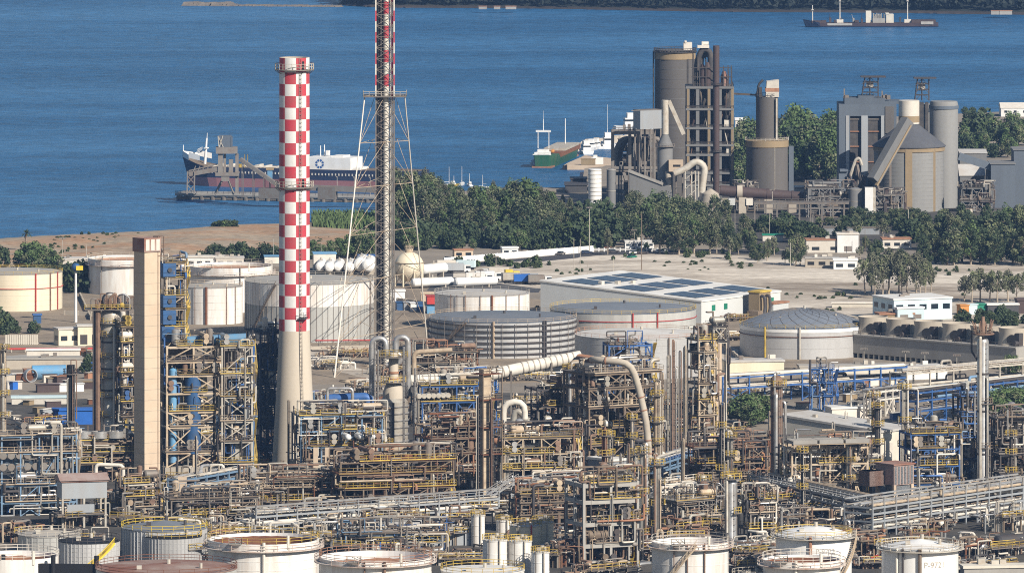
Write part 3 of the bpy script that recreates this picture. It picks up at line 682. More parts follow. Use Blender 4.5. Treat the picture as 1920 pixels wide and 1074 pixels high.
# preheater tower
f = F(1331, 386); dep = 17.0
ph = thing('preheater_tower', 'open framed preheater tower with six concrete floors and rusty cyclones', 'tower', f.o)
fl = [348, 325, 291, 273, 241, 205.5, 165]
cols = [1290, 1308, 1329, 1350, 1373]
fr = MB()
for i, cx in enumerate(cols):
    for y in (0, dep/2, dep): fr.box(f.x(cx)-.75, f.x(cx)+.75, y-.75, y+.75, 0, f.z(163))
fr.build('frame', 'cement_grey', ph)
m = MB()
for cx in (1290, 1329, 1373): m.box(f.x(cx)-.5, f.x(cx)+.5, -1.0, -.755, f.z(320), f.z(164))
m.build('ochre_strip', 'ochre', ph)
for k, y in enumerate(fl):
    m = MB(); m.box(f.x(1286), f.x(1375), -1.1, dep+1, f.z(y+1.5), f.z(y-2.5)); d_ = m.build('floor', 'cement_grey', ph)
    m = MB(); line_rail(m, [(f.x(1286),-1,f.z(y-2.5)),(f.x(1375),-1,f.z(y-2.5)),(f.x(1375),dep,f.z(y-2.5))], 1.2, .14, 3); m.build('railing', 'steel_dark', d_)
r = random.Random(11)
for k in range(len(fl)-1):
    z0, z1 = f.z(fl[k])+.6, f.z(fl[k+1])-.6
    for cx in (1298, 1318, 1340, 1362):
        m = MB(); x = f.x(cx); yy = r.uniform(5, 10); rr = r.uniform(1.4, 2.0)
        m.cyl((x,yy,z0+(z1-z0)*.45), (x,yy,z1), rr, n=12); m.cyl((x,yy,z0), (x,yy,z0+(z1-z0)*.45), .5, rr, n=12); m.build('cyclone', r.choice(['cement_dark','kiln','cement_dark']), ph)
    m = MB(); m.box(f.x(1288), f.x(1374), dep*.75, dep*.78, z0, z1); m.build('back_wall', 'cement_dark', ph)
    for q_ in range(5):
        x = f.x(r.uniform(1290, 1371)); m = MB(); m.tube([(x, r.uniform(0,4), z0), (x+r.uniform(-1.5,1.5), r.uniform(0,4), z1)], r.uniform(.15,.4), 6); m.build('pipe', r.choice(['steel_pale','steel_grey','cement_dark','rust_pipe']), ph)
    if k in (2, 4): m = MB(); x = f.x(1366-k*2); m.box(x, x+2.6, .2, 3, z0, z0+3); m.build('white_cabinet', 'white_dusty', ph)
z0 = f.z(163)
m = MB()
for cx in (1300, 1312, 1324, 1345, 1357, 1366, 1372):
    for y in (1, 8): m.box(f.x(cx)-.22, f.x(cx)+.22, y, y+.45, z0, z0+(13 if cx < 1330 else 8)+r.uniform(-3, 3))
for zz in (z0+4, z0+8): m.box(f.x(1296), f.x(1372), .9, 1.3, zz, zz+.35)
m.build('head_frame', 'steel_dark', ph)
m = MB()
m.tube([(f.x(1304),4,z0), (f.x(1308),4,f.z(112)), (f.x(1318),4,f.z(92)), (f.x(1332),4,f.z(97)), (f.x(1334),4,z0)], 1.25, 10, 5)
m.tube([(f.x(1312),7,z0), (f.x(1316),7,f.z(108)), (f.x(1328),7,f.z(102)), (f.x(1340),7,f.z(120)), (f.x(1342),7,z0)], 1.15, 10, 5)
m.build('riser_duct', 'cement_dark', ph)
for cx, top in ((1318, 122), (1327, 118), (1358, 134)):
    m = MB(); m.cyl((f.x(cx),3,z0), (f.x(cx),3,f.z(top+10)), 1.5, n=12); m.cyl((f.x(cx),3,f.z(top+10)), (f.x(cx),3,f.z(top)), 1.5, .6, n=12); m.build('cyclone', 'rust_roof' if cx == 1358 else 'kiln', ph)
m = MB(); m.box(f.x(1308), f.x(1330), 2, 6, f.z(91), f.z(86)); m.box(f.x(1316), f.x(1319), 3, 4, f.z(86), f.z(79)); m.cyl((f.x(1317),4,f.z(83)),(f.x(1329),4,f.z(83)),.9,n=10); m.build('crane_beam', 'white_dusty', ph)
# tall dark stack in front
f = F(1343, 392)
sk = thing('stack', 'tall dark brown steel stack in front of the preheater tower', 'chimney', f.o)
m = MB(); rs_ = 6*f.s; m.cyl((0,0,0),(0,0,f.z(86)),rs_,n=20,cap=False); m.cyl((0,0,f.z(88)),(0,0,f.z(88)+.1),rs_-.1,n=20); m.build('shell', 'kiln', sk)
m = MB()
for py in (160, 285): m = MB(); m.lathe([(rs_,f.z(py)),(rs_+.9,f.z(py)),(rs_+.9,f.z(py)+.3),(rs_,f.z(py)+.3)],20); ring_rail(m, rs_+.85, f.z(py), 12, 1.2, .12); m.build('platform', 'steel_dark', sk)
# conditioning tower with thin stack and sloping duct
f = F(1247, 397)
ct = thing('conditioning_tower', 'grey conditioning tower with cone, slim stack and sloping duct beside preheater tower', 'tower', f.o)
m = MB(); rr = 14.5*f.s; m.lathe([(rr,0),(rr,f.z(273)),(rr*.95,f.z(271)),(6*f.s,f.z(252)),(6*f.s,f.z(250))],28); m.build('shell', 'cement_grey', ct)
m = MB(); m.lathe([(rr,f.z(275)),(rr+1,f.z(275)),(rr+1,f.z(274)),(rr,f.z(274))],28); ring_rail(m, rr+.9, f.z(275), 18, 1.3, .14); m.build('platform', 'steel_grey', ct)
m = MB(); m.cyl((0,0,f.z(252)),(0,0,f.z(188)),6.6*f.s,n=16); m.build('slim_stack', 'steel_pale', ct)
m = MB(); m.beam((f.x(1254),0,f.z(189)),(f.x(1282),0,f.z(252)),1.7); m.build('sloping_duct', 'steel_pale', ct)
# white/grey box house
f = F(1221, 391)
bh = thing('filter_house', 'tall pale grey box shaped house with white panelled side left of slim stack', 'building', f.o, R(30))
m = MB(); m.box(-5.5,5.5,0,6,f.z(242),f.z(207)); m.build('wall', 'siding', bh); m = MB(); m.box(-5.6,5.6,-.1,6.1,f.z(207),f.z(206)); m.box(-10,-5,0,.4,f.z(207),f.z(206)); m.build('roof', 'steel_grey', bh)
m = MB()
for x in (-5,0,5):
    for y in (.5,5.5): m.box(x-.3,x+.3,y-.3,y+.3,0,f.z(242))
m.build('legs', 'steel_grey', bh)
# raw mill frames and pipes on the left
f = F(1183, 386)
rm = thing('mill_frame', 'grey steel frame with tall posts and hooked pipes at seaward end of cement works', 'steel frame', f.o)
m = MB()
for px in (1149, 1181, 1197, 1226):
    for y in (0, 10): m.box(f.x(px)-.65, f.x(px)+.65, y-.65, y+.65, 0, f.z(247))
m.box(f.x(1147), f.x(1228), -.8, .8, f.z(252), f.z(246)); m.box(f.x(1147), f.x(1228), 9.2, 10.8, f.z(252), f.z(246)); m.box(f.x(1147),f.x(1240),-.6,.6,f.z(317),f.z(312)); m.box(f.x(1147),f.x(1240),-.5,10,f.z(322),f.z(319))
m.build('frame', 'steel_grey', rm)
r = random.Random(21)
for px in (1163, 1171, 1188, 1206, 1216):
    m = MB(); x = f.x(px); m.tube([(x-2,5,f.z(330)),(x-2,5,f.z(283)),(x+1,5,f.z(262)),(x+5,5,f.z(262)),(x+6,5,f.z(285)),(x+4,5,f.z(318))], 1.2, 10, 4); m.build('duct', r.choice(['cement_grey','cement_dark','steel_grey']), rm)
for k in range(14):
    x = f.x(r.uniform(1160, 1238)); m = MB(); z_ = f.z(r.uniform(300,330)); m.box(x, x+r.uniform(1,4), 2, 6, z_, z_+r.uniform(1,5)); m.build('casing', r.choice(['cement_grey','steel_grey','concrete','cement_dark']), rm)
m = MB(); line_rail(m, [(f.x(1149),-.8,f.z(246)),(f.x(1228),-.8,f.z(246))], 1.5, .2, 2.5); m.build('railing', 'steel_grey', rm)
for k in range(5):
    x = f.x(1168+k*9); m = MB(); m.box(x,x+1.3,2,3.4,f.z(246),f.z(246)+r.uniform(1.5,3.2)); m.build('vent_box', 'steel_grey', rm)
# sloping filter building
f = F(1210, 400)
sb = thing('sloping_filter', 'grey filter building with sloping flat roof in front of the mill frame', 'building', f.o)
m = MB(); x0, x1 = f.x(1180), f.x(1240)
m.add([(x0,0,0),(x1,0,0),(x1,9,0),(x0,9,0),(x0,0,f.z(322)),(x1,0,f.z(346)),(x1,9,f.z(346)),(x0,9,f.z(322))],[(4,5,6,7),(0,1,5,4),(1,2,6,5),(2,3,7,6),(3,0,4,7)]); m.build('wall', 'cement_grey', sb, smooth=False)
m = MB(); m.beam((x0-.5,-.2,f.z(320)),(x1+.8,-.2,f.z(345)),.7,1.2); m.build('roof_edge', 'concrete_grey', sb)
m = MB(); m.add([(x1,0,0),(x1+6,0,0),(x1+6,8,0),(x1,8,0),(x1,0,f.z(338)),(x1+4,0,f.z(350)),(x1+4,8,f.z(350)),(x1,8,f.z(338))],[(4,5,6,7),(0,1,5,4),(1,2,6,5),(2,3,7,6),(3,0,4,7)]); m.build('hopper', 'cement_grey', sb, smooth=False)
f = F(1266, 400)
hp = thing('hopper_house', 'beige box house with round hopper duct left of the curved duct', 'building', f.o)
m = MB(); m.box(f.x(1254),f.x(1281),0,6,f.z(322),f.z(301)); m.build('wall', 'concrete_tan', hp)
m = MB(); m.box(f.x(1262),f.x(1276),-.06,.1,f.z(313),f.z(309)); m.build('window', 'black', hp)
m = MB(); m.cyl((f.x(1256),2,0),(f.x(1253),2,f.z(330)),5.5*f.s,n=14); m.cyl((f.x(1253),2,f.z(330)),(f.x(1250),2,f.z(322)),5.5*f.s,3*f.s,14); m.build('duct', 'concrete', hp)
m = MB()
for px in (1268,1280): m.box(f.x(px)-.3,f.x(px)+.3,1,5,0,f.z(322))
m.build('legs', 'steel_grey', hp)
f = F(1298, 402)
cd = thing('curved_duct', 'fat grey curved duct arching down on trestle legs before the preheater tower', 'duct', f.o)
m = MB(); m.tube([(f.x(1264),2,f.z(326)),(f.x(1282),2,f.z(320)),(f.x(1305),2,f.z(302)),(f.x(1322),2,f.z(312)),(f.x(1316),2,f.z(362))],6.5*f.s,16,6); m.build('pipe', 'steel_pale', cd)
m = MB()
for px in (1285,1297,1304,1310): m.beam((f.x(px),-1,0),(f.x(px),1,f.z(322)),.5)
for k in range(4): m.beam((f.x(1285),-1,f.z(390-k*18)),(f.x(1304),-1,f.z(374-k*18)),.25)
m.build('trestle', 'steel_pale', cd)
m = MB(); m.lathe([(5.5,0),(3.5,9),(.5,11)],16,(f.x(1332),-2,0)); m.build('heap_cover', 'concrete', cd)
# kiln
f = F(1430, 400)
kl = thing('rotary_kiln', 'long dark maroon rotary kiln tube lying on concrete piers', 'kiln', f.o)
zk = lambda px: f.z(357+(px-1350)*.083)
m = MB(); m.cyl((f.x(1350),0,zk(1350)),(f.x(1512),0,zk(1512)),10*f.s,n=24)
for px in (1392,1440,1486): m.cyl((f.x(px-2),0,zk(px)),(f.x(px+2),0,zk(px)),11*f.s,n=24)
m.build('tube', 'kiln', kl)
m = MB(); m.cyl((f.x(1382),0,zk(1385)),(f.x(1392),0,zk(1385)),12.5*f.s,n=20); m.build('gear_ring', 'concrete', kl)
for px in (1392,1440,1486):
    m = MB(); m.box(f.x(px)-1.6,f.x(px)+1.6,-2.4,2.4,0,zk(px)-9*f.s); m.build('pier', 'concrete', kl)
for px, c_ in ((1358,'steel_pale'),(1405,'white_dusty'),(1372,'siding_wall')):
    m = MB(); m.box(f.x(px)-1.4,f.x(px)+1.4,-3,-1,f.z(384),f.z(371)); m.build('drive_house', c_, kl)
# trestle
f = F(1500, 424)
tr = thing('trestle', 'long low grey trestle on slim posts before the kiln', 'trestle', f.o)
m = MB()
for px in range(1415,1592,21):
    for y in (0,4): m.box(f.x(px)-.3,f.x(px)+.3,y-.3,y+.3,0,f.z(379))
m.box(f.x(1413),f.x(1592),-.4,4.4,f.z(383),f.z(379)); m.box(f.x(1413),f.x(1592),-.2,.2,f.z(392),f.z(390))
m.build('frame', 'steel_grey', tr)
m = MB(); line_rail(m,[(f.x(1413),-.3,f.z(379)),(f.x(1592),-.3,f.z(379))],1.2,.15,2.5); m.build('railing','steel_grey',tr)
f = F(1552, 402)
cb = thing('cooler_building', 'pale grey ribbed cooler building at the lower end of the kiln', 'building', f.o)
m = MB(); m.box(f.x(1515),f.x(1560),0,10,0,f.z(350))
for px in range(1516,1560,7): m.box(f.x(px),f.x(px)+.6,-.35,0,0,f.z(351))
m.build('wall', 'cement_grey', cb); m = MB(); m.box(f.x(1514),f.x(1561),-.6,10.5,f.z(350),f.z(348.5)); m.build('roof', 'steel_pale', cb)
m = MB(); m.box(f.x(1560),f.x(1590),1,9,0,f.z(360)); m.build('annex', 'cement_dark', cb)
m = MB(); m.box(f.x(1537),f.x(1549),-.2,1,f.z(378),f.z(356)); m.build('door', 'cement_dark', cb)
# rectangular silo block
f = F(1627, 384)
bk = thing('silo_block', 'blue grey clad silo block with recessed bays and steel headframe on the roof', 'silo', f.o)
xa, xb = f.x(1573), f.x(1681); top = f.z(196)
m = MB(); m.box(xa, xb, 2, 26, 0, top)
m.box(xa, f.x(1594), 0, 2, 0, top); m.box(f.x(1614), f.x(1628), .4, 2, 0, f.z(213)); m.box(f.x(1652), f.x(1659), .4, 2, 0, f.z(213)); m.box(f.x(1659), xb, .2, 2, 0, top); m.box(f.x(1594), f.x(1659), 0, 2, f.z(218), top)
m.build('wall', 'cement_blue', bk)
m = MB()
for a, b_ in ((1586,1592),(1615,1627),(1652,1658)): m.box(f.x(a), f.x(b_), -.25, .35, f.z(330), f.z(217))
m.build('pilaster', 'siding', bk)
m = MB(); m.box(f.x(1593), f.x(1614), 1.4, 1.95, 0, f.z(218)); m.box(f.x(1628), f.x(1652), 1.4, 1.95, 0, f.z(218)); m.build('recess', 'cement_dark', bk)
for py in (225, 248, 276, 305):
    for pa, pb in ((1593,1614),(1628,1652)): m = MB(); m.box(f.x(pa), f.x(pb), .9, 1.5, f.z(py), f.z(py-2)); m.build('landing', 'rust_light' if py > 240 else 'steel_grey', bk)
m = MB(); m.box(f.x(1584), f.x(1660), 3, 18, top, f.z(185)); m.box(f.x(1610),f.x(1640),3.5,14,f.z(185),f.z(181)); m.box(f.x(1660),f.x(1690),3,20,top,f.z(191)); m.build('roof_house', 'cement_blue', bk)
m = MB(); m.box(f.x(1660), f.x(1676), -.4, .3, f.z(250), f.z(200)); m.build('brown_panel', 'cement_brown', bk)
def headframe(par, f, xl, xr, py0, py1, name='headframe'):
    m = MB(); w_ = f.x(xr)-f.x(xl)
    for x in (f.x(xl), f.x((xl+xr)/2), f.x(xr)):
        for y in (6, 11): m.beam((x,y,f.z(py0)),(x+(0 if x != f.x(xl) else w_*.2),y,f.z(py1)),.35)
    n = 4
    for k in range(1, n+1):
        zz = f.z(py0+(py1-py0)*k/n); m.box(f.x(xl)+w_*.1*k/n, f.x(xr), 6, 11, zz-.15, zz+.15)
    m.box(f.x(xl)-.5, f.x(xr)+3.2, 4.5, 12, f.z(py1), f.z(py1)+.5)
    for k in range(3):
        zz = f.z(py0+(py1-py0)*k/3); z2 = f.z(py0+(py1-py0)*(k+1)/3)
        m.beam((f.x(xl),6,zz),(f.x((xl+xr)/2),6,z2),.25); m.beam((f.x(xr),6,zz),(f.x((xl+xr)/2),6,z2),.25)
    o = m.build(name, 'steel_dark', par)
    m = MB(); m.box(f.x((xl+xr)/2)-1.5, f.x((xl+xr)/2)+1.5, 7, 10, f.z(py0+(py1-py0)*.45), f.z(py0+(py1-py0)*.8)); m.build('hoist_house', 'steel_pale', par)
headframe(bk, f, 1617, 1648, 185, 147)
m = MB()
for px, t in ((1584,168),(1662,178),(1655,172)): m.box(f.x(px)-.3,f.x(px)+.3,5,5.6,f.z(186),f.z(t)); m.box(f.x(px),f.x(px)+2,5,7,f.z(188),f.z(180))
m.build('mast', 'steel_grey', bk)
# cone roofed silo with conveyor gallery
f = F(1706, 396); rr = 66*f.s
cs = thing('cone_silo', 'squat round grey silo with slate cone roof and ochre ribs', 'silo', (f.o.x, f.o.y+rr*.4, 0))
m = MB(); m.lathe([(rr,0),(rr,f.z(276))],56)
for k in range(1,16): m.lathe([(rr+.0,f.z(276)*k/16),(rr+.05,f.z(276)*k/16),(rr+.05,f.z(276)*k/16+.2),(rr,f.z(276)*k/16+.2)],56)
m.build('shell', 'silo_pale', cs)
m = MB(); m.lathe([(rr+.8,f.z(276)),(rr+.8,f.z(274.5)),(19*f.s,f.z(236)),(19*f.s,f.z(233))],56); m.build('cone_roof', 'roof_cone', cs)
m = MB(); m.lathe([(rr+.06,f.z(284)),(rr+.35,f.z(284)),(rr+.35,f.z(276.3)),(rr+.06,f.z(276.3))],56)
for t in (-93, -47, -150):
    m.beam((math.cos(R(t))*(rr+.1), math.sin(R(t))*(rr+.1), 0), (math.cos(R(t))*(rr+.1), math.sin(R(t))*(rr+.1), f.z(276)), 3.0 if t == -93 else 1.0, .5)
m.build('ochre_ribs', 'ochre', cs)
m = MB(); m.cyl((0,0,f.z(234)),(0,0,f.z(190)),19.5*f.s,n=30); m.build('cap_house', 'white_dusty', cs)
m = MB(); m.cyl((0,0,f.z(231)),(0,0,f.z(219)),19.7*f.s,n=30,cap=False); m.build('cap_band', 'ochre', cs)
m = MB()
for k in range(9):
    x = f.x(1640+k*5); m.box(x,x+.3,-rr*.9-1.5,-rr*.9-1.2,0,f.z(352))
for k in range(7): m.box(f.x(1640),f.x(1682),-rr*.9-1.5,-rr*.9-1.2,f.z(392-k*6.5),f.z(391-k*6.5))
m.build('scaffold', 'steel_grey', cs)
gl = thing('inclined_gallery', 'long inclined grey conveyor gallery with ochre side climbing to the cone silo', 'conveyor', (f.o.x, f.o.y-4, 0))
A = Vector((f.x(1634),-14,f.z(333))); B_ = Vector((f.x(1700),-2,f.z(224)))
m = MB(); m.beam(A, B_, 4.2, 4.4); m.build('gallery', 'cement_grey', gl)
m = MB(); off = Vector((1.1,-1.6,-2.0)); m.beam(A+off, B_+off, 1.4, .6); m.build('ochre_side', 'ochre', gl)
m = MB(); m.beam(A+Vector((2,0,-2)),(A.x+2,A.y,0),1.0); mid = A.lerp(B_,.5); m.beam(mid+Vector((0,0,-2)),(mid.x,mid.y,0),.9); m.build('post', 'steel_grey', gl)
# right silos
for px, rp, b, t, lab, nm in ((1772, 27, 392, 192, 'tall plain grey concrete silo at the right of the cone roofed silo', 'tall_silo'), (1752, 20, 380, 200, 'tall grey silo with steel headframe half hidden behind the cone silo', 'headframe_silo')):
    f = F(px, b); rr = rp*f.s
    o = thing(nm, lab, 'silo', (f.o.x, f.o.y+(8 if px > 1760 else 20), 0)); m = MB(); m.lathe([(rr,0),(rr,f.z(t+6)),(rr*.93,f.z(t)),(.01,f.z(t-1))],36)
    m.build('shell', 'silo_pale', o)
    m = MB(); m.lathe([(rr+.05,f.z(t+14)),(rr+.3,f.z(t+14)),(rr+.3,f.z(t+8)),(rr+.05,f.z(t+8))],36); m.build('top_band', 'cement_blue', o)
    if px < 1760:
        headframe(o, f, 1722, 1749, 196, 154)
        m = MB(); m.box(f.x(1726),f.x(1736),-7,-4,f.z(280),f.z(196)); m.box(f.x(1739),f.x(1745),-7,-4,f.z(280),f.z(196)); m.build('pipe_shaft', 'cement_dark', o)
# far right buildings
def gable(name, label, px0, px1, b, t_eave, t_ridge, depth, wall, roof, rz=0.0, group=None, cat='building', wins=0, door=False):
    cx = (px0+px1)/2; f = F(cx, b); o = thing(name, label, cat, f.o, rz, group); x0, x1 = f.x(px0), f.x(px1); z1, z2 = f.z(t_eave), f.z(t_ridge)
    m = MB(); m.box(x0, x1, 0, depth, 0, z1)
    if z2 > z1+.2: m.add([(x0,0,z1),(x0,depth,z1),(x0,depth/2,z2-.05)],[(0,1,2)]); m.add([(x1,0,z1),(x1,depth,z1),(x1,depth/2,z2-.05)],[(0,2,1)])
    m.build('wall', wall, o, smooth=False)
    m = MB(); e = .4
    if z2 > z1+.2:
        for y0, y1 in ((-e, depth/2), (depth+e, depth/2)): m.add([(x0-e,y0,z1),(x1+e,y0,z1),(x1+e,y1,z2),(x0-e,y1,z2),(x0-e,y0,z1+.25),(x1+e,y0,z1+.25),(x1+e,y1,z2+.25),(x0-e,y1,z2+.25)],[(4,5,6,7),(0,1,5,4),(1,2,6,5),(3,0,4,7),(3,2,1,0),(2,3,7,6)])
    else: m.box(x0-e, x1+e, -e, depth+e, z1, z1+.35)
    m.build('roof', roof, o, smooth=False)
    for k in range(wins):
        m = MB(); x = x0+(x1-x0)*(k+.5)/wins; hw = min(.9,(x1-x0)/wins*.3); m.box(x-hw, x+hw, -.06, .1, z1*.45, z1*.72); m.build('window', 'glass', o)
    if door: m = MB(); x = x0+(x1-x0)*.15; m.box(x, x+1.6, -.07, .1, 0, min(2.4,z1*.8)); m.build('door', 'steel_dark', o)
    return o
gable('gable_store', 'pale roofed grey store right of the tall plain silo', 1800, 1846, 385, 330, 312, 22, 'cement_grey', 'roof_pale')
gable('dark_block', 'plain blue grey block building with flat roof at right of the cement works', 1858, 1903, 390, 308, 308, 20, 'cement_blue', 'cement_grey')
gable('edge_block', 'taller blue grey block cut by the right edge of the picture', 1901, 1975, 386, 282, 282, 20, 'cement_blue', 'cement_grey')
gable('flat_store', 'long pale flat roofed store behind the sloping conveyor', 1800, 1850, 330, 288, 284, 30, 'cement_grey', 'roof_pale')
f = F(1830, 388); o = thing('low_gallery', 'dark sloping conveyor gallery between tall silo and block building', 'conveyor', f.o)
m = MB(); m.beam((f.x(1797),-3,f.z(292)),(f.x(1860),-3,f.z(313)),3.0,3.2); m.build('gallery','cement_blue',o)
m = MB(); m.box(f.x(1848),f.x(1856),-4,-1,0,f.z(312)); m.build('tower','cement_dark',o)
m = MB()
for a,b_ in ((1850,1862),(1862,1850)): m.beam((f.x(a),-4,0),(f.x(b_),-4,f.z(330)),.4)
m.build('bracing','steel_grey',o)
gable('hilltop_hall', 'white hall by the water at the right edge beyond the trees', 1877, 1965, 219, 203, 195, 22, 'white_paint', 'white_dusty', wins=5)
gable('white_house', 'small white house among trees right of the preheater tower', 1379, 1398, 250, 226, 222, 10, 'white_dusty', 'white_paint', wins=3)
gable('white_store', 'low white store behind the two tiered brown silo', 1494, 1520, 332, 318, 316, 10, 'white_paint', 'white_paint')
gable('quay_shed', 'long dark stepped shed beside the white ribbed silo', 1060, 1101, 362, 348, 348, 20, 'dark_building', 'steel_dark')
gable('quay_store', 'dark taller store behind the white ribbed silo', 1070, 1100, 356, 336, 336, 12, 'dark_building', 'steel_dark')
# two tiered brown silo
f = F(1440, 392); rr = 39.5*f.s
ts = thing('tiered_silo', 'two tiered brown silo with a narrow upper drum and white slanting cap', 'silo', (f.o.x, f.o.y+10, 0))
m = MB(); m.lathe([(rr,0),(rr,f.z(276)),(rr*.6,f.z(272))],44); m.build('lower_drum','cement_brown',ts)
m = MB(); band_lathe(m, rr, f.z(278), f.z(266), 44, .3); m.lathe([(rr+.3,f.z(266)),(20*f.s,f.z(264))],44); m.build('band','ochre',ts)
r2 = 21*f.s
m = MB(); m.lathe([(r2,f.z(272)),(r2,f.z(184)),(.01,f.z(183))],32); m.build('upper_drum','cement_brown',ts)
m = MB(); m.add([(f.x(1437),-4,f.z(184)),(f.x(1462),-4,f.z(184)),(f.x(1462),4,f.z(184)),(f.x(1437),4,f.z(184)),(f.x(1439),-4,f.z(155)),(f.x(1462),-4,f.z(152)),(f.x(1462),4,f.z(152)),(f.x(1439),4,f.z(155))],[(4,5,6,7),(0,1,5,4),(1,2,6,5),(2,3,7,6),(3,0,4,7)]); m.build('cap','white_dusty',ts,smooth=False)
m = MB(); m.box(f.x(1436.5),f.x(1462.3),-4.05,4.05,f.z(174),f.z(167)); m.build('cap_band','rust_light',ts)
m = MB(); m.tube([(f.x(1420),-2,f.z(185)),(f.x(1424),-2,f.z(160)),(f.x(1432),-2,f.z(152))],.5,6); ring_rail(m, r2+.3, f.z(184), 16, 1.4, .14); m.box(f.x(1424),f.x(1430),-3,0,f.z(184),f.z(166)); m.build('roof_gear','cement_dark',ts)
m = MB(); m.box(f.x(1456),f.x(1459),-r2*.8-1,-r2*.8,f.z(268),f.z(186)); m.box(f.x(1453),f.x(1454),-rr*.9-.6,-rr*.9,0,f.z(268)); ring_rail(m, rr+.3, f.z(266), 30, 1.3, .14); m.build('ladder','steel_pale',ts)
m = MB(); m.box(f.x(1481),f.x(1490),-2,4,0,f.z(278)); m.build('lift_shaft','cement_blue',ts)
m = MB(); m.beam((f.x(1376),6,f.z(180)),(f.x(1421),0,f.z(181)),.8); m.build('bridge','steel_brown',ts)
# small silos and boxes at the foot
def small_silo(px, rp, b, t, label, mat='white_paint', ribs=0, legs=False, cone=True, name='small_silo', cat='silo', group=None):
    f = F(px, b); rr = rp*f.s; o = thing(name, label, cat, f.o, 0, group); z0 = f.z(b-8) if legs else 0
    m = MB(); m.lathe([(rr,z0),(rr,f.z(t+3)),(rr*.5 if cone else rr*.96,f.z(t)),(.01,f.z(t-.6))],24); m.build('shell', mat, o)
    if ribs:
        m = MB()
        for k in range(ribs+1): zz = z0+(f.z(t+3)-z0)*k/ribs; m.lathe([(rr,zz),(rr+.12,zz),(rr+.12,zz+.2),(rr,zz+.2)],24)
        m.build('ribs', 'steel_pale', o)
    if legs:
        for k in range(4):
            t_ = math.pi/4+k*math.pi/2; m = MB(); m.box(rr*.75*math.cos(t_)-.3,rr*.75*math.cos(t_)+.3,rr*.75*math.sin(t_)-.3,rr*.75*math.sin(t_)+.3,0,z0+.2); m.build('leg','steel_pale',o)
    return o
small_silo(1115.5, 12.5, 390, 317, 'white ribbed silo beside the dark quay shed', ribs=9, cone=False)
small_silo(1146, 8.5, 398, 316, 'slim grey silo with pipes on its head right of the white ribbed silo', 'cement_grey', 2)
small_silo(1603, 13, 408, 352, 'small grey silo on legs at left foot of the cone silo', 'cement_grey', 2, True)
f = F(1632, 410); o = thing('white_box_tower', 'narrow white box tower beside the small silo on legs', 'tower', f.o)
m = MB(); m.box(f.x(1622),f.x(1637),0,4,f.z(406),f.z(352)); m.build('wall','white_paint',o); m = MB(); m.box(f.x(1637),f.x(1642),.5,3.5,0,f.z(352)); m.box(f.x(1623),f.x(1625),1,3,0,f.z(406)); m.build('frame','steel_pale',o)
f = F(1600, 400); o = thing('elevator_gear', 'tangle of dark ducts and curved pale pipe at the foot of the inclined gallery', 'machinery', f.o)
r = random.Random(5)
m = MB(); m.tube([(f.x(1594),0,f.z(330)),(f.x(1604),0,f.z(300)),(f.x(1611),0,f.z(296)),(f.x(1616),0,f.z(310))],.7,8,3); m.build('pale_pipe','steel_pale',o)
m = MB(); m.box(f.x(1573),f.x(1598),1,6,0,f.z(322)); m.box(f.x(1575),f.x(1590),0,5,f.z(322),f.z(318)); m.build('house','cement_blue',o)
for k in range(12):
    x = f.x(r.uniform(1596,1624)); m = MB(); z_ = f.z(r.uniform(350,380)); m.beam((x,r.uniform(-2,2),z_),(x+r.uniform(-3,3),r.uniform(-2,2),z_+r.uniform(5,11)),r.uniform(.4,1.0)); m.build('duct',r.choice(['cement_dark','steel_grey','kiln']),o)
def pole(px, b, t, label, mat='steel_pale', w_=.28, name='light_mast', arms=1, cat='lamp post', head=None, group=None):
    f = F(px, b); o = thing(name, label, cat, f.o, 0, group)
    m = MB(); m.cyl((0,0,0),(0,0,f.z(t)),w_*.6,w_*.4,6); m.build('pole', mat, o)
    if arms:
        m = MB(); z_ = f.z(t); m.box(-1.0,1.0,-.15,.15,z_-.25,z_)
        for x in (-.9,-.3,.3,.9): m.box(x-.2,x+.2,-.5,-.1,z_-.5,z_-.1)
        m.build('lamp_head', head or 'steel_grey', o)
    return o
pole(1448, 418, 355, 'slim mast standing before the rotary kiln')
pole(1703, 432, 388, 'twin poles in front of the cone silo rib', name='signal_mast')
pole(1524, 430, 398, 'lamp post with curved arm by the trestle')
pole(1093, 352, 322, 'pale pole on the shore left of the quay', arms=0, name='pole', cat='pole')
f = F(1500, 360)
gable('low_white_store', 'long low white store at the right foot of the brown silo', 1490, 1570, 366, 352, 350, 9, 'white_dusty', 'steel_pale')
gable('trestle_hut', 'low dark workshop under the trestle posts', 1425, 1500, 418, 404, 404, 8, 'dark_building', 'steel_dark', wins=6)
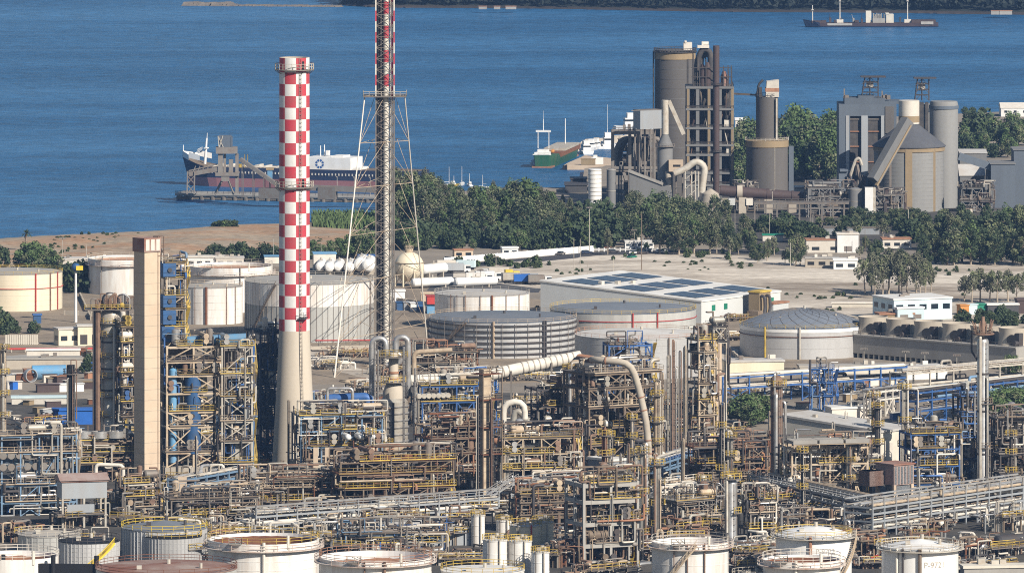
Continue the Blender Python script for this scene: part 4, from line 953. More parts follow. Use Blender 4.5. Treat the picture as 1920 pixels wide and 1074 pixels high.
# ------------------------------------------------------------------ trees
def limb(mb, a, b, r0, r1, n=6): mb.cyl(a, b, r0, r1, n, cap=False)
def make_tree(name, h, rad, crown_lo, nclump, k, leaf, mats, seed, trunk='bark', bare=.0, spread=1.0, loc=(0,0,-500)):
    r = random.Random(seed); o = thing(name, 'tree', 'tree', loc)
    tm = MB(); lean = Vector((r.uniform(-.06,.06)*h, r.uniform(-.06,.06)*h, h*.8)); tr = h*.018+.08
    p1 = lean*.5 + Vector((r.uniform(-.02,.02)*h, 0, 0))
    limb(tm, (0,0,-.3), p1, tr*1.3, tr*.85, 7); limb(tm, p1, lean, tr*.85, tr*.25, 7)
    cm = MB()
    for i in range(nclump):
        t = (i+.5)/nclump; zc = h*(crown_lo + (1-crown_lo)*t)
        prof = math.sin(math.pi*min(1, .18+.78*t))**.7
        an = i*2.4+r.uniform(-.6,.6); rr = rad*prof*r.uniform(.25,.95)*spread
        c = Vector((lean.x*t+rr*math.cos(an), lean.y*t+rr*math.sin(an), zc*r.uniform(.95,1.02)))
        b0 = lean*min(1,(zc/h)*.85); 
        if i % 2 == 0: limb(tm, b0*.9, c, tr*.35, tr*.1, 5)
        cr = rad*r.uniform(.2,.44)
        cm.mat(r.choice([0,0,1,2]) if len(mats) > 2 else 0)
        clump(cm, c, cr, cr*(r.uniform(1.0,1.7) if name.startswith('euc') else r.uniform(.75,1.25)), k, leaf, r)
    tm.build('trunk', trunk, o); cm.build('crown', mats, o, smooth=False)
    return o
EUC = ['leaf_euc','leaf_grey','leaf_dark']; GRN = ['leaf_green','leaf_euc','leaf_dark']; DRK = ['leaf_dark','leaf_euc','leaf_dark']; GRY = ['leaf_grey','leaf_euc','leaf_grey']
proto = {
 'euc': [make_tree('eucalyptus_tree', 21, [6.4,5.0,6.0,4.4,5.6,7.0][s-1], [.2,.3,.25,.38,.3,.22][s-1], [26,32,30,28,36,32][s-1], 84, [.52,.45,.5,.45,.48,.55][s-1], [EUC,EUC,GRN,GRY,EUC,DRK][s-1], s, trunk='bark_pale') for s in (1,2,3,4,5,6)],
 'green': [make_tree('broadleaf_tree', 13, 6.0, .18, 28, 90, .5, GRN, s) for s in (11,12,13,14)],
 'dark': [make_tree('pine_tree', 17, 5.0, .12, 28, 84, .5, DRK, s) for s in (21,22,23)],
 'sparse': [make_tree('eucalyptus_tree', 14, 4.2, .46, 16, 70, .42, GRY, s, spread=1.1, trunk='bark_pale') for s in (31,32,33)],
 'bush': [make_tree('shrub', 3.2, 2.2, .1, 12, 40, .42, ['leaf_bush','leaf_green','leaf_dark'], s) for s in (41,42,43)],
 'round': [make_tree('shrub', 7, 5.0, .1, 24, 60, .6, ['leaf_dark','leaf_bush','leaf_dark'], s) for s in (51,52)],
}
used_proto = set(); tcount = {}
def tree(kind, px, b, top, label, group=None, r=random.Random(77), wide=1.0, xj=0):
    lst = proto[kind]; src = r.choice(lst); i = lst.index(src); base = {'euc':21,'green':13,'dark':17,'sparse':14,'bush':3.2,'round':7}[kind]
    h = max(.8, (b-top)*S(b)); s = h/base*1.02
    loc = G(px, b); sca = (s*wide*r.uniform(.9,1.12), s*wide*r.uniform(.9,1.12), s); rz = r.uniform(0,6.28)
    if (kind, i) not in used_proto:
        used_proto.add((kind, i)); src.location = loc; src.rotation_euler.z = rz; src.scale = sca; src['label'] = label
        if group: src['group'] = group
        return src
    o = dup(src, loc, rz, sca, label)
    if group: o['group'] = group
    elif 'group' in o: del o['group']
    return o
def env(pts, x):
    for (xa, ya), (xb, yb) in zip(pts, pts[1:]):
        if xa <= x <= xb: return ya+(yb-ya)*(x-xa)/(xb-xa)
    return pts[-1][1]
r = random.Random(31)
# grove right of the flare tower
g1top = [(735,322),(760,318),(800,326),(840,345),(880,352),(920,345),(960,334),(990,338),(1030,352),(1060,362),(1085,385)]
G1 = 'eucalyptus trees in the grove right of the flare tower'
rows = [(386,.0,18),(404,4,19),(422,10,20),(442,30,22)]
for ri, (b, drop, n_) in enumerate(rows):
    for i in range(n_):
        px = 738+(1082-738)*(i+r.uniform(.15,.85))/n_
        top = env(g1top, min(max(px,736),1084)) + drop + r.uniform(-4, 16)
        lab = ['tall grey green eucalyptus in the seaward row of the grove beside the flare tower', 'tall eucalyptus in the middle rows of the grove beside the flare tower', 'tall eucalyptus in the middle rows of the grove beside the flare tower', 'lower eucalyptus with bare trunk at the near edge of the flare tower grove'][ri]
        tree('euc' if r.random() < .85 else 'green', px, b+r.uniform(-6,6), top, lab, G1+(', seaward row' if ri == 0 else ', near edge' if ri == 3 else ', middle'), r, 1.05)
for i in range(26):
    px = r.uniform(1078,1132); b = r.uniform(432,466); tree('euc' if i % 2 else 'round', px, b, b-r.uniform(24,58), 'dusty green tree filling the gap between the two groves', 'trees filling the gap between the two groves', r, 1.1)
for i in range(60):
    px = r.uniform(735, 1080); b = r.uniform(448, 470); tree('round' if r.random() < .7 else 'green', px, b, b-r.uniform(16, 40), 'low dark shrub at the foot of the flare tower grove', 'shrubs at the foot of the flare tower grove', r)
# grove below the cement works
g2top = [(1125,372),(1150,372),(1180,362),(1220,352),(1250,356),(1290,362),(1330,372),(1370,378),(1400,395),(1450,420)]
for ri, (b, drop, n_) in enumerate([(418,2,11),(436,18,13),(456,34,13),(476,48,13)]):
    for i in range(n_):
        px = 1125+(1372-1125)*(i+r.uniform(.1,.9))/n_
        if ri == 3 and 1150 < px < 1235: continue
        top = env(g2top, px)+drop+r.uniform(-6,14)
        lab = ['eucalyptus close under the ducts of the cement works', 'eucalyptus in the middle of the grove below the cement works', 'eucalyptus in the middle of the grove below the cement works', 'dusty eucalyptus on the dirt field side of the cement works grove'][ri]
        tree('euc', px, b+r.uniform(-5,5), top, lab, lab.replace('eucalyptus','eucalyptus trees',1), r, 1.15)
for i, (px, b, t) in enumerate([(1398,452,405),(1412,470,440),(1438,490,450),(1452,478,446),(1492,500,440),(1500,498,455),(1385,478,440),(1370,486,445),(1420,495,470),(1472,498,470)]):
    tree('sparse' if i % 2 else 'euc', px, b, t, 'scrubby eucalyptus standing alone between cement works grove and white stores', 'scattered trees left of the white stores', r)
for i in range(26):
    px = r.uniform(1130,1500); b = r.uniform(470,492); tree('bush', px, b, b-r.uniform(5,14), 'dusty shrub along the upper edge of the dirt field', 'shrubs along the upper edge of the dirt field', r)
# behind the cement works
for i in range(30):
    px = r.uniform(1482,1574); b = r.choice([300,312,325,338])+r.uniform(-4,4); top = 206+(b-300)*1.1+r.uniform(0,26)
    tree('green' if r.random() < .7 else 'euc', px, b, top, 'green tree in the wood between brown silo and silo block', 'green trees between brown silo and silo block', r)
for i in range(14):
    px = r.uniform(1374,1424); b = r.choice([296,312,330,345])+r.uniform(-4,4); top = 214+(b-296)*1.5+r.uniform(0,24)
    tree('green', px, b, top, 'green tree between preheater tower and brown silo', 'green trees between preheater tower and brown silo', r)
for i in range(22):
    px = r.uniform(1796,1935); b = r.choice([262,275,292])+r.uniform(-4,4); top = 214+(b-262)*1.3+r.uniform(0,18)
    tree('green' if r.random() < .6 else 'round', px, b, top, 'bushy green tree at right beyond the tall silo', 'bushy trees at right beyond the tall silo', r)
for i, px in enumerate((1810, 1824, 1842, 1700)): tree('round', px, 213, 203, ['round shrub on the skyline road, first right of tall silo','second round shrub on the skyline road','third round shrub on the skyline road','lone shrub seen between the two headframes'][i], None, r)
# dark pines at right under the silos
for ri, (b, n_) in enumerate([(432,12),(452,15),(474,15),(494,14)]):
    for i in range(n_):
        px = 1735+(1950-1735)*(i+r.uniform(.1,.9))/n_
        top = [392,396,404,425][ri]+r.uniform(-8,22)+(10 if px < 1760 else 0)
        lab = ['dark tree in the shaded back row below the silos', 'dark tree in the middle of the wood below the silos', 'dark tree in the middle of the wood below the silos', 'dark tree with pale trunk at the front of the wood below the silos'][ri]
        tree('dark' if r.random() < .85 else 'euc', px, b+r.uniform(-5,5), top, lab, lab.replace('tree','trees',1), r, 1.05)
for i in range(20):
    px = 1595+140*(i+r.random())/20; b = r.uniform(418,432); tree('dark', px, b, b-r.uniform(24,34), 'dark clipped tree in the hedge row before cone silo', 'dark trees in the hedge row before cone silo', r, 1.3)
for i in range(46):
    px, b = r.uniform(1395,1745), r.uniform(430,492); 
    if 1500 < px < 1605 and b > 462: continue
    tree(r.choice(('dark','round','euc','sparse')), px, b, b-r.uniform(14,40), 'small dark tree in the shady strip between cement works and dirt field', 'trees in the shady strip between cement works and dirt field', r, 1.1)
for i in range(14):
    px = 1405+190*(i+r.random())/14; b = r.uniform(432,446); tree('dark' if r.random() < .6 else 'round', px, b, b-r.uniform(14,28), 'dark tree in the shady strip below the trestle', 'dark trees below the trestle', r, 1.2)
# sparse trees on the dirt field
for i, (px, b, t) in enumerate([(1622,552,492),(1634,548,478),(1655,556,486),(1666,553,470),(1685,556,474),(1700,554,482),(1718,552,478),(1735,556,492),(1745,550,505),(1640,560,505),(1692,558,500),(1726,560,504)]):
    tree('sparse', px, b, t, 'thin eucalyptus in the row behind the pale blue office', 'thin eucalyptus trees behind the pale blue office', r, .8)
for i, (px, b, t) in enumerate([(1808,566,520),(1822,568,512),(1838,566,508),(1855,568,512),(1870,570,512),(1890,566,510),(1905,570,518),(1921,566,512)]):
    tree('sparse', px, b, t, 'thin grey tree in the row above the coloured container huts', 'thin grey trees above the coloured container huts', r, 1.0)
for i in range(20):
    px = r.uniform(1800,1925); b = r.uniform(600,622); tree('round', px, b, b-r.uniform(14,26), 'shrub behind the round fan stacks at the right edge', 'shrubs behind the fan stacks at right', r)
# left side
for i, (px, b, t) in enumerate([(44,508,470),(58,510,458),(70,512,462),(84,512,468),(98,512,474),(62,514,475)]):
    tree('green', px, b, t, 'dense dark green tree behind the big cream tank', 'dense trees behind the cream tank', r, 1.2)
for i, (px, b, t) in enumerate([(125,535,500),(138,545,505),(152,548,500),(160,545,498),(118,540,506)]):
    tree('round', px, b, t, 'dark shrub in the gap between cream tank and white tank', 'shrubs between cream tank and white tank', r)
for i, (px, b, t) in enumerate([(2,500,468),(8,625,592),(-6,628,588),(18,624,598),(62,625,606),(168,690,668),(163,700,680)]):
    tree('round', px, b, t, ['dark shrub at left edge above the cream tank','large dark shrub left of the white fence, in front','dark shrub at the left edge below the cream tank','small dark shrub right of the large one by the white fence','dark shrub right of the blue box','green shrub beside the fat distillation column','small green shrub lower beside the fat distillation column'][i], None, r)
for i, (px, b, t) in enumerate([(352,490,478),(376,490,474),(405,488,462),(418,489,466),(437,490,464),(452,490,460),(470,490,468),(497,488,462),(512,490,466),(585,486,455),(600,486,460),(618,486,455),(636,485,450),(655,484,444),(672,484,438),(690,484,436),(640,480,452),(664,478,450),(688,474,444)]):
    tree('round' if i < 9 else 'green', px, b, t, 'dark shrub along the near edge of the orange waste ground' if i < 9 else 'bushy tree between chequered chimney and flare tower', 'shrubs along the orange waste ground' if i < 9 else 'bushy trees between chimney and flare tower', r, 1.1)
for i in range(10):
    px = 402+40*(i+.5)/10; tree('bush', px, 426+r.uniform(-1,1), 414+r.uniform(0,4), 'light green bush in the clump on the left shoreline', 'light green bushes on the left shoreline', r, 1.5)
fc_ = [(r.uniform(40,700), r.uniform(436,484), r.uniform(8,40)) for _ in range(14)]
for i in range(90):
    c_ = r.choice(fc_); px = r.gauss(c_[0], c_[2]); b = min(486, max(440, r.gauss(c_[1], 3))); tree('bush', px, b, b-r.choice((1.5,2,2.5,3,5)), 'small scrub bush on the orange waste ground', 'scrub bushes on the orange waste ground', r, 1.2)
fc_ = [(r.uniform(1000,1900), r.uniform(484,590), r.uniform(8,60)) for _ in range(16)]
for i in range(120):
    c_ = r.choice(fc_); px = r.gauss(c_[0], c_[2]); b = min(592, max(482, r.gauss(c_[1], 4))); tree('bush', px, b, b-r.choice((1.5,2,2.5,3,4,7)), 'small scrub bush on the beige dirt field', 'scrub bushes on the beige dirt field', r, 1.2)
for i in range(16):
    px = r.uniform(860,1010); b = r.uniform(494,504); tree('bush', px, b, b-r.uniform(8,16), 'green roadside bush below the long white wall', 'roadside bushes below the long white wall', r, 1.2)
# reeds: one uncountable mass
mb = MB(); rr = random.Random(8)
for i in range(1500):
    px = rr.uniform(586,704); b = rr.uniform(408,431); g = G(px, b); h = rr.uniform(1.5,3.0)
    a = rr.uniform(0,6.28); d = Vector((math.cos(a), math.sin(a), 0))*.36; t_ = Vector((rr.uniform(-.8,.8), rr.uniform(-.8,.8), h))
    mb.mat(rr.choice([0,0,0,1])); mb.add([g-d, g+d, g+t_+d*.5, g+t_-d*.5], [(0,1,2,3)])
o = mb.build('reed_bed', ['leaf_reed','leaf_green'], smooth=False); o['kind'] = 'stuff'; tag(o, 'bed of green reeds along the shore between chimney and flare tower', 'reeds')
# palms
def palm(px, b, top, label):
    f = F(px, b); h = f.z(top); o = thing('palm_tree', label, 'palm', f.o); r = random.Random(int(px))
    m = MB(); m.cyl((0,0,0),(.3,0,h*.75),h*.05,h*.04,8); m.build('trunk','bark',o)
    m = MB()
    for k in range(34):
        a = k*2.4; el = r.uniform(-.5,1.2); L_ = h*.33*r.uniform(.8,1.1); d = Vector((math.cos(a)*math.cos(el), math.sin(a)*math.cos(el), math.sin(el)))
        c = Vector((.3,0,h*.76)); s_ = d.cross(Vector((0,0,1))).normalized()*h*.03; mid = c+d*L_*.6; e = c+d*L_-Vector((0,0,L_*.25))
        m.add([c-s_*.4,c+s_*.4,mid+s_,mid-s_],[(0,1,2,3)]); m.add([mid-s_,mid+s_,e+s_*.2,e-s_*.2],[(0,1,2,3)])
    m.build('crown','leaf_bush',o,smooth=False)
palm(48, 470, 428, 'single palm tree on the left shore above the dark trees'); palm(1755, 590, 553, 'palm right of the pale blue office roof'); palm(1901, 700, 664, 'small palm by the concrete cooling cells at right')
for lst in proto.values():
    for o in lst:
        if o.location.z < -100:
            for c in list(o.children): bpy.data.objects.remove(c)
            bpy.data.objects.remove(o)
# dark trees in the plant on the right
for i, (px, b, t) in enumerate([(1385,792,748),(1400,796,742),(1416,794,742),(1432,794,746),(1408,800,756)]):
    o = copytree(next(x for x in sc.objects if x.name.startswith('broadleaf_tree') and x.type == 'EMPTY')); s = (b-t)*S(b)/13; o.location = G(px, b); o.rotation_euler.z = i*1.3; o.scale = (s*1.25, s*1.25, s); o['label'] = 'dark leafy tree in the clump right of the beige square flue'; o['group'] = 'leafy trees right of the beige square flue'
for i, (px, b, t) in enumerate([(1872,790,735),(1888,785,728),(1902,790,732),(1918,788,730),(1880,795,750),(1895,705,668)]):
    o = copytree(next(x for x in sc.objects if x.name.startswith('broadleaf_tree') and x.type == 'EMPTY')); s = (b-t)*S(b)/13; o.location = G(px, b); o.rotation_euler.z = i*1.7; o.scale = (s*1.2, s*1.2, s); o['label'] = 'dark leafy tree behind the tall silver column' if i < 5 else 'leafy tree over the cooling cells at right edge'
    if i < 5: o['group'] = 'leafy trees behind the tall silver column'
    elif 'group' in o: del o['group']
# ------------------------------------------------------------------ tanks
def on_cyl(o, rr, a0):                      # wrap a flat mesh (x, z) round a cylinder of radius rr at heading a0
    for v in o.data.vertices:
        t = a0 + v.co.x/rr; z = v.co.z; d = rr + v.co.y
        v.co = (d*math.cos(t), d*math.sin(t), z)
def lettering(txt, size, mat, parent, rr, a0, z):
    cu = bpy.data.curves.new('lettering', 'FONT'); cu.body = txt; cu.size = size; cu.align_x = 'CENTER'; cu.extrude = .01
    t = bpy.data.objects.new('lettering_curve', cu); COL.objects.link(t)
    dg = bpy.context.evaluated_depsgraph_get(); me = bpy.data.meshes.new_from_object(t.evaluated_get(dg)); bpy.data.objects.remove(t)
    o = bpy.data.objects.new('lettering', me); COL.objects.link(o); o.parent = parent; me.materials.clear(); me.materials.append(MATS[mat])
    for v in me.vertices: v.co = (v.co.x, .03+v.co.z, z+v.co.y)
    on_cyl(o, rr, a0); return o
def tank(label, cx, rp, b, t, shell='tank_white', roof='roof_grey', kind='cone', rise=4, name='storage_tank', rail='steel_pale', band=None, pipes=(), ringpipe=None, stair=None, girders=0, text=None, walk=None, drop=3.0, inner='rust', ifr=.3, seams=0, ribs=0, group=None):
    f = F(cx, b); rr = rp*f.s; h = f.z(t); o = thing(name, label, 'tank', f.o, 0, group); n = 56 if rp > 60 else 40
    m = MB()
    if kind == 'float': m.lathe([(rr,0),(rr,h),(rr-.25,h),(rr-.25,h-drop-1)], n)
    else: m.lathe([(rr,0),(rr,h)], n)
    m.build('shell', shell, o)
    m = MB()
    for k in range(1, seams+1): zz = h*k/(seams+1); m.lathe([(rr,zz),(rr+.035,zz),(rr+.035,zz+.12),(rr,zz+.12)], n)
    for k in range(ribs): tt = 2*math.pi*k/ribs; m.beam((rr*math.cos(tt),rr*math.sin(tt),0),(rr*math.cos(tt),rr*math.sin(tt),h-.1),.16)
    if seams or ribs: m.build('seams', shell if seams else 'steel_grey', o)
    m = MB()
    if kind == 'float':
        z = h-drop; m.lathe([(rr-.26,z),(rr-1.2,z+.35),(rr-1.5,z-.1),(.01,z+.1)], n); ro = m.build('floating_roof', roof, o)
        m = MB(); q = random.Random(int(cx+b)); zb = [h-.35-(drop-.4)*ifr*q.uniform(.75,1.2) for _ in range(n)]
        for i in range(n):
            j = (i+1) % n; ca, sa, cb, sb = math.cos(2*math.pi*i/n)*(rr-.28), math.sin(2*math.pi*i/n)*(rr-.28), math.cos(2*math.pi*j/n)*(rr-.28), math.sin(2*math.pi*j/n)*(rr-.28)
            m.mat(1).add([(ca,sa,z+.05),(cb,sb,z+.05),(cb,sb,zb[j]),(ca,sa,zb[i])],[(3,2,1,0)]); m.mat(0).add([(ca,sa,zb[i]),(cb,sb,zb[j]),(cb,sb,h-.02),(ca,sa,h-.02)],[(3,2,1,0)])
        m.build('inner_wall', ['tank_clean', inner], o)
        m = MB(); r = random.Random(int(cx)); tt = R(-140)+r.random()*.6
        p0 = Vector((rr*math.cos(tt),rr*math.sin(tt),h)); p1 = p0*.35; p1.z = z+.3; q = Vector((-math.sin(tt),math.cos(tt),0))*.5
        for sg in (-1,1):
            m.beam(p0+q*sg,p1+q*sg,.16); m.beam(p0+q*sg+Vector((0,0,1)),p1+q*sg+Vector((0,0,1)),.1)
        for k in range(12): c = p0.lerp(p1,(k+.5)/12); m.beam(c-q,c+q,.35,.06)
        m.box(p0.x-1.2,p0.x+1.2,p0.y-1,p0.y+1,h+.02,h+.15); line_rail(m,[(p0.x-1.2,p0.y-1,h+.1),(p0.x+1.2,p0.y-1,h+.1),(p0.x+1.2,p0.y+1,h+.1)],1.1,.1,1)
        m.build('rolling_ladder', 'silver_dull', o)
        m = MB(); tt = R(-62); m.cyl((rr*.99*math.cos(tt),rr*.99*math.sin(tt),h-1),(rr*.99*math.cos(tt),rr*.99*math.sin(tt),h+1.6),.3,n=8); m.build('gauge_pipe','white_dusty',o)
    else:
        z2 = rise*f.s
        if kind == 'dome': m.lathe([(rr*math.cos(k*math.pi/2/9)+(.15 if k == 0 else 0), h+z2*math.sin(k*math.pi/2/9)**1.0*.0 + z2*(1-(math.cos(k*math.pi/2/9))**2)) for k in range(9)]+[(.01,h+z2)], n)
        elif kind == 'geodesic': m.lathe([(rr*(1-k/10)+(.2 if k == 0 else .01), h+z2*(1-(1-k/10)**2)) for k in range(11)], n)
        else: m.lathe([(rr+.12,h),(rr+.12,h+.12),(.01,h+z2)], n)
        ro = m.build('roof', roof, o)
        m = MB(); vm = 'steel_dark' if 'slate' in roof else 'steel_pale'; m.cyl((.4,.2,h+z2-.1),(.4,.2,h+z2+.8),.35,n=8); m.build('vent', vm, ro); m = MB(); m.cyl((rr*.5,-rr*.3,h+z2*.3),(rr*.5,-rr*.3,h+z2*.55+.9),.3,n=8); m.build('vent', vm, ro); m = MB(); m.box(-rr*.4,-rr*.4+.9,-rr*.5,-rr*.5+.9,h+z2*.3,h+z2*.45+.8); m.build('hatch', vm, ro)
        if kind == 'geodesic':
            m = MB()
            for k in range(24):
                t0 = 2*math.pi*k/24
                pr = [(rr*(1-j/8), h+z2*(1-(1-j/8)**2)+.1) for j in range(8)]
                for (ra,za),(rb,zb),j in zip(pr, pr[1:], range(8)):
                    for sg in (-1,1):
                        ta = t0; tb = t0+sg*2*math.pi/48
                        m.beam((ra*math.cos(ta+ (j%2)*math.pi/24),ra*math.sin(ta+(j%2)*math.pi/24),za),(rb*math.cos(tb+(j%2)*math.pi/24),rb*math.sin(tb+(j%2)*math.pi/24),zb),.06)
            m.build('roof_ribs','steel_grey',ro)
    m = MB(); ring_rail(m, rr+.05, h, max(24, int(rr*2.2)), 1.1, .085); m.build('railing', rail, o)
    if walk:
        z = f.z(walk); m = MB(); m.lathe([(rr,z-.15),(rr+1.0,z-.15),(rr+1.0,z),(rr,z)], n); ring_rail(m, rr+.95, z, max(24, int(rr*2)), 1.1, .085); m.build('wind_girder', 'rim_rusty' if 'white' in shell else 'steel_pale', o)
    if band: 
        m = MB(); m.lathe([(rr+.03,f.z(band[0])),(rr+.08,f.z(band[0])),(rr+.08,h-.05),(rr+.03,h-.05)], n); m.build('band', band[1], o)
    for k in range(girders):
        zz = h*(k+.8)/(girders+.3); m = MB(); m.lathe([(rr,zz-.16),(rr+.6,zz-.16),(rr+.6,zz+.16),(rr,zz+.16)], n); m.build('stiffening_ring', 'steel_dark', o)
    if girders:
        m = MB()
        for k in range(36): tt = 2*math.pi*k/36; m.beam((( rr+.55)*math.cos(tt),(rr+.55)*math.sin(tt),0),((rr+.55)*math.cos(tt),(rr+.55)*math.sin(tt),h),.13)
        m.build('scaffold_posts', 'steel_grey', o)
    for a, mt, w_ in pipes:
        tt = R(a); m = MB(); m.cyl(((rr+.3)*math.cos(tt),(rr+.3)*math.sin(tt),0),((rr+.3)*math.cos(tt),(rr+.3)*math.sin(tt),h+.4),w_,n=8); m.build('pipe', mt, o)
    if ringpipe:
        z = f.z(ringpipe); m = MB(); m.lathe([(rr+.05,z-.09),(rr+.25,z-.09),(rr+.25,z+.09),(rr+.05,z+.09)], n); m.build('ring_pipe', 'red' if h < 90 and 'dome' not in label else 'rust', o)
    if stair:
        a0, a1, mt = stair; m = MB(); k_ = 26
        for k in range(k_):
            t0, t1 = R(a0+(a1-a0)*k/k_), R(a0+(a1-a0)*(k+1)/k_); z0, z1 = h*k/k_, h*(k+1)/k_
            p, q = (rr+.9)*Vector((math.cos(t0),math.sin(t0),0)), (rr+.9)*Vector((math.cos(t1),math.sin(t1),0))
            p.z, q.z = z0, z1; m.beam(p,q,.22,.3); m.beam(p+Vector((0,0,1.1)),q+Vector((0,0,1.1)),.1); m.beam(p,p+Vector((0,0,1.1)),.08)
            i_ = (rr+.05)/(rr+.9); m.beam((p.x*i_,p.y*i_,z1),(p.x,p.y,z1),.5,.06)
        m.build('stairway', mt, o)
    if text: lettering(text[0], text[1], 'steel_pale', o, rr, R(text[2]), f.z(text[3]))
    return o
W_, RP = 'tank_white', 'rust_pipe'
tank('big cream tank with tan roof cut by the left edge', 30, 87, 577, 509, 'tank_cream', 'roof_grey', rise=3, ringpipe=535, pipes=((-62,'red',.22),(-40,'rust_pipe',.2),(-25,'red',.15)), rail='yellow', seams=6)
tank('white tank with rim walkway behind the square flue', 232, 67, 548, 483, W_, 'rust_light', 'float', walk=494, drop=1.2, inner='white_dusty', pipes=((-70,RP,.2),(-125,'steel_grey',.15)), ringpipe=None)
tank('wide white tank behind the smaller white tank left of the chimney', 432, 79, 580, 497, W_, 'rust_light', 'float', walk=511, drop=1.5, inner='white_dusty', pipes=((-75,'steel_grey',.15),), seams=3)
tank('white tank with reddish vertical stripe beside the blue tower', 397, 58, 604, 536, W_, 'roof_grey', rise=2, pipes=((-98,'rust',.42),(-60,'rust_light',.1),(-40,RP,.1),(-120,RP,.1)), seams=4, rail='steel_beige')
tank('large grey tank with white upper band behind the chequered chimney', 580, 121, 632, 525, 'tank_grey', 'roof_grey', rise=3, band=(566,'tank_white'), ribs=70, stair=(-150,-118,'steel_brown'), pipes=((-20,'steel_grey',.2),))
tank('white tank with rust streaks behind the scaffolded tank', 904, 89, 612, 549, W_, 'roof_pale', rise=3, pipes=((-78,'rust',.3),(-110,RP,.12),(-130,RP,.12),(-60,RP,.1),(-40,RP,.1),(-92,RP,.1),(-121,RP,.1)), seams=3)
tank('wide grey tank wrapped in dark stiffening rings and scaffold', 943, 138, 660, 594, 'tank_silver', 'roof_slate', rise=7, seams=10, girders=6, stair=(-150,-118,'steel_brown'), pipes=((-97,'steel_beige',.35),(-57,'steel_dark',.35),(-55,'steel_dark',.25)), rail='steel_beige')
tank('wide grey tank with red ring pipe and slate roof below the solar warehouse', 1168, 137, 645, 578, 'tank_grey', 'roof_slate', rise=10, ringpipe=592, pipes=((-83,'red',.2),(-63,'red',.2)), rail='yellow', seams=4)
tank('grey tank with pale roof and orange rusted rim behind the blue derrick frame', 1200, 122, 700, 626, 'tank_silver', 'roof_pale', rise=9, rail='rust_light', pipes=((-65,'steel_grey',.25),(-40,'steel_grey',.2),(-110,'rust',.25)), seams=5)
tank('wide tank with grey geodesic dome roof and cream rim', 1506, 119, 663, 607, 'tank_silver', 'roof_dome', 'geodesic', rise=29, band=(614,'tank_clean'), ringpipe=622, pipes=((-95,'steel_pale',.3),(-128,'yellow',.3)), rail='yellow', seams=2)
# foreground
tank('white open topped tank with rusty inside, left of two in the front row', 494, 104, 1092, 1009, W_, 'rust', 'float', walk=1022, drop=3.2, ifr=.1, pipes=((-88,'white_dusty',.3),), seams=4, rail='yellow')
tank('white open topped tank with rust stained rim at bottom centre', 704, 105, 1130, 1043, W_, 'rust_roof', 'float', walk=1050, drop=2.0, ifr=.75, inner='rust_light', rail='rust_light', pipes=((-80,RP,.25),(-100,RP,.15)), seams=2)
tank('white tank with brown stair and rust streaks in front of the tall open frame', 1294, 72, 1092, 1014, W_, 'rust_light', 'float', walk=1022, drop=2.0, ifr=.7, inner='rust', stair=(-128,-82,'steel_beige'), pipes=((-70,RP,.15),(-95,RP,.12),(-115,RP,.1)), seams=3)
tank('white dome roofed tank behind the rusty open tank, lower right', 1526, 71, 1088, 1001, 'tank_clean', 'tank_clean', 'dome', rise=15, rail='yellow', pipes=((-97,'rust_light',.32),), stair=(-60,-5,'steel_beige'), text=('P-9722', 1.35, -74, 1030), walk=1003)
tank('rust stained open topped tank in front of the white dome tank', 1503, 73, 1130, 1047, W_, 'rust_roof', 'float', walk=1056, drop=2.4, ifr=.08, inner='rust', rail='white_dusty', pipes=((-100,'white_dusty',.3),))
tank('clean white dome roofed tank marked P-9721 at lower right', 1725, 72, 1115, 1024, 'tank_clean', 'tank_clean', 'cone', rise=15, rail='steel_pale', pipes=((-93,'steel_brown',.35),(-128,'white_dusty',.25),(-118,'steel_dark',.2)), text=('P-9721', 1.5, -70, 1056), walk=1026)
tank('grey panelled tank with diagonal stair above the second open tank', 742, 48, 1022, 971, 'tank_silver', 'roof_grey', rise=2, seams=6, ribs=44, stair=(-105,-55,'steel_brown'))
tank('large grey tank with yellow rail and flat dark roof at lower left', 308, 80, 1048, 988, 'tank_silver', 'roof_slate', rise=14, rail='yellow_bright', ribs=60, seams=5)
tank('smaller dark roofed grey tank standing before the large grey one', 324, 54, 1054, 1004, 'tank_silver', 'black', rise=8, rail='yellow', ribs=46, seams=4)
tank('grey tank with black roof and yellow diagonal stair at lower left', 167, 57, 1062, 1013, 'tank_silver', 'black', rise=6, rail='steel_dark', ribs=44, seams=5, stair=(-92,-40,'yellow_bright'))
tank('tan grey tank with shallow roof behind the white ladder, lower left', 92, 58, 1036, 1001, 'tank_grey', 'roof_grey', rise=9, rail='steel_pale', ribs=30, seams=3)
tank('white open tank with rusty band at the lower left corner', 28, 82, 1092, 1040, W_, 'rust_light', 'float', drop=2.2, ifr=.35, inner='rust_light', rail='white_dusty')
tank('wide tank with rust brown roof at the bottom edge, left of centre', 312, 132, 1120, 1064, 'tank_grey', 'rust_roof', rise=8, rail='rust', seams=2)
tank('pale roofed tank at the bottom edge right of the open tanks', 905, 78, 1125, 1068, 'tank_clean', 'roof_white', rise=5, rail='yellow')
tank('pale grey tank roof at the bottom edge beside the white tank with brown stair', 1415, 42, 1128, 1078, 'tank_grey', 'roof_pale', rise=5)
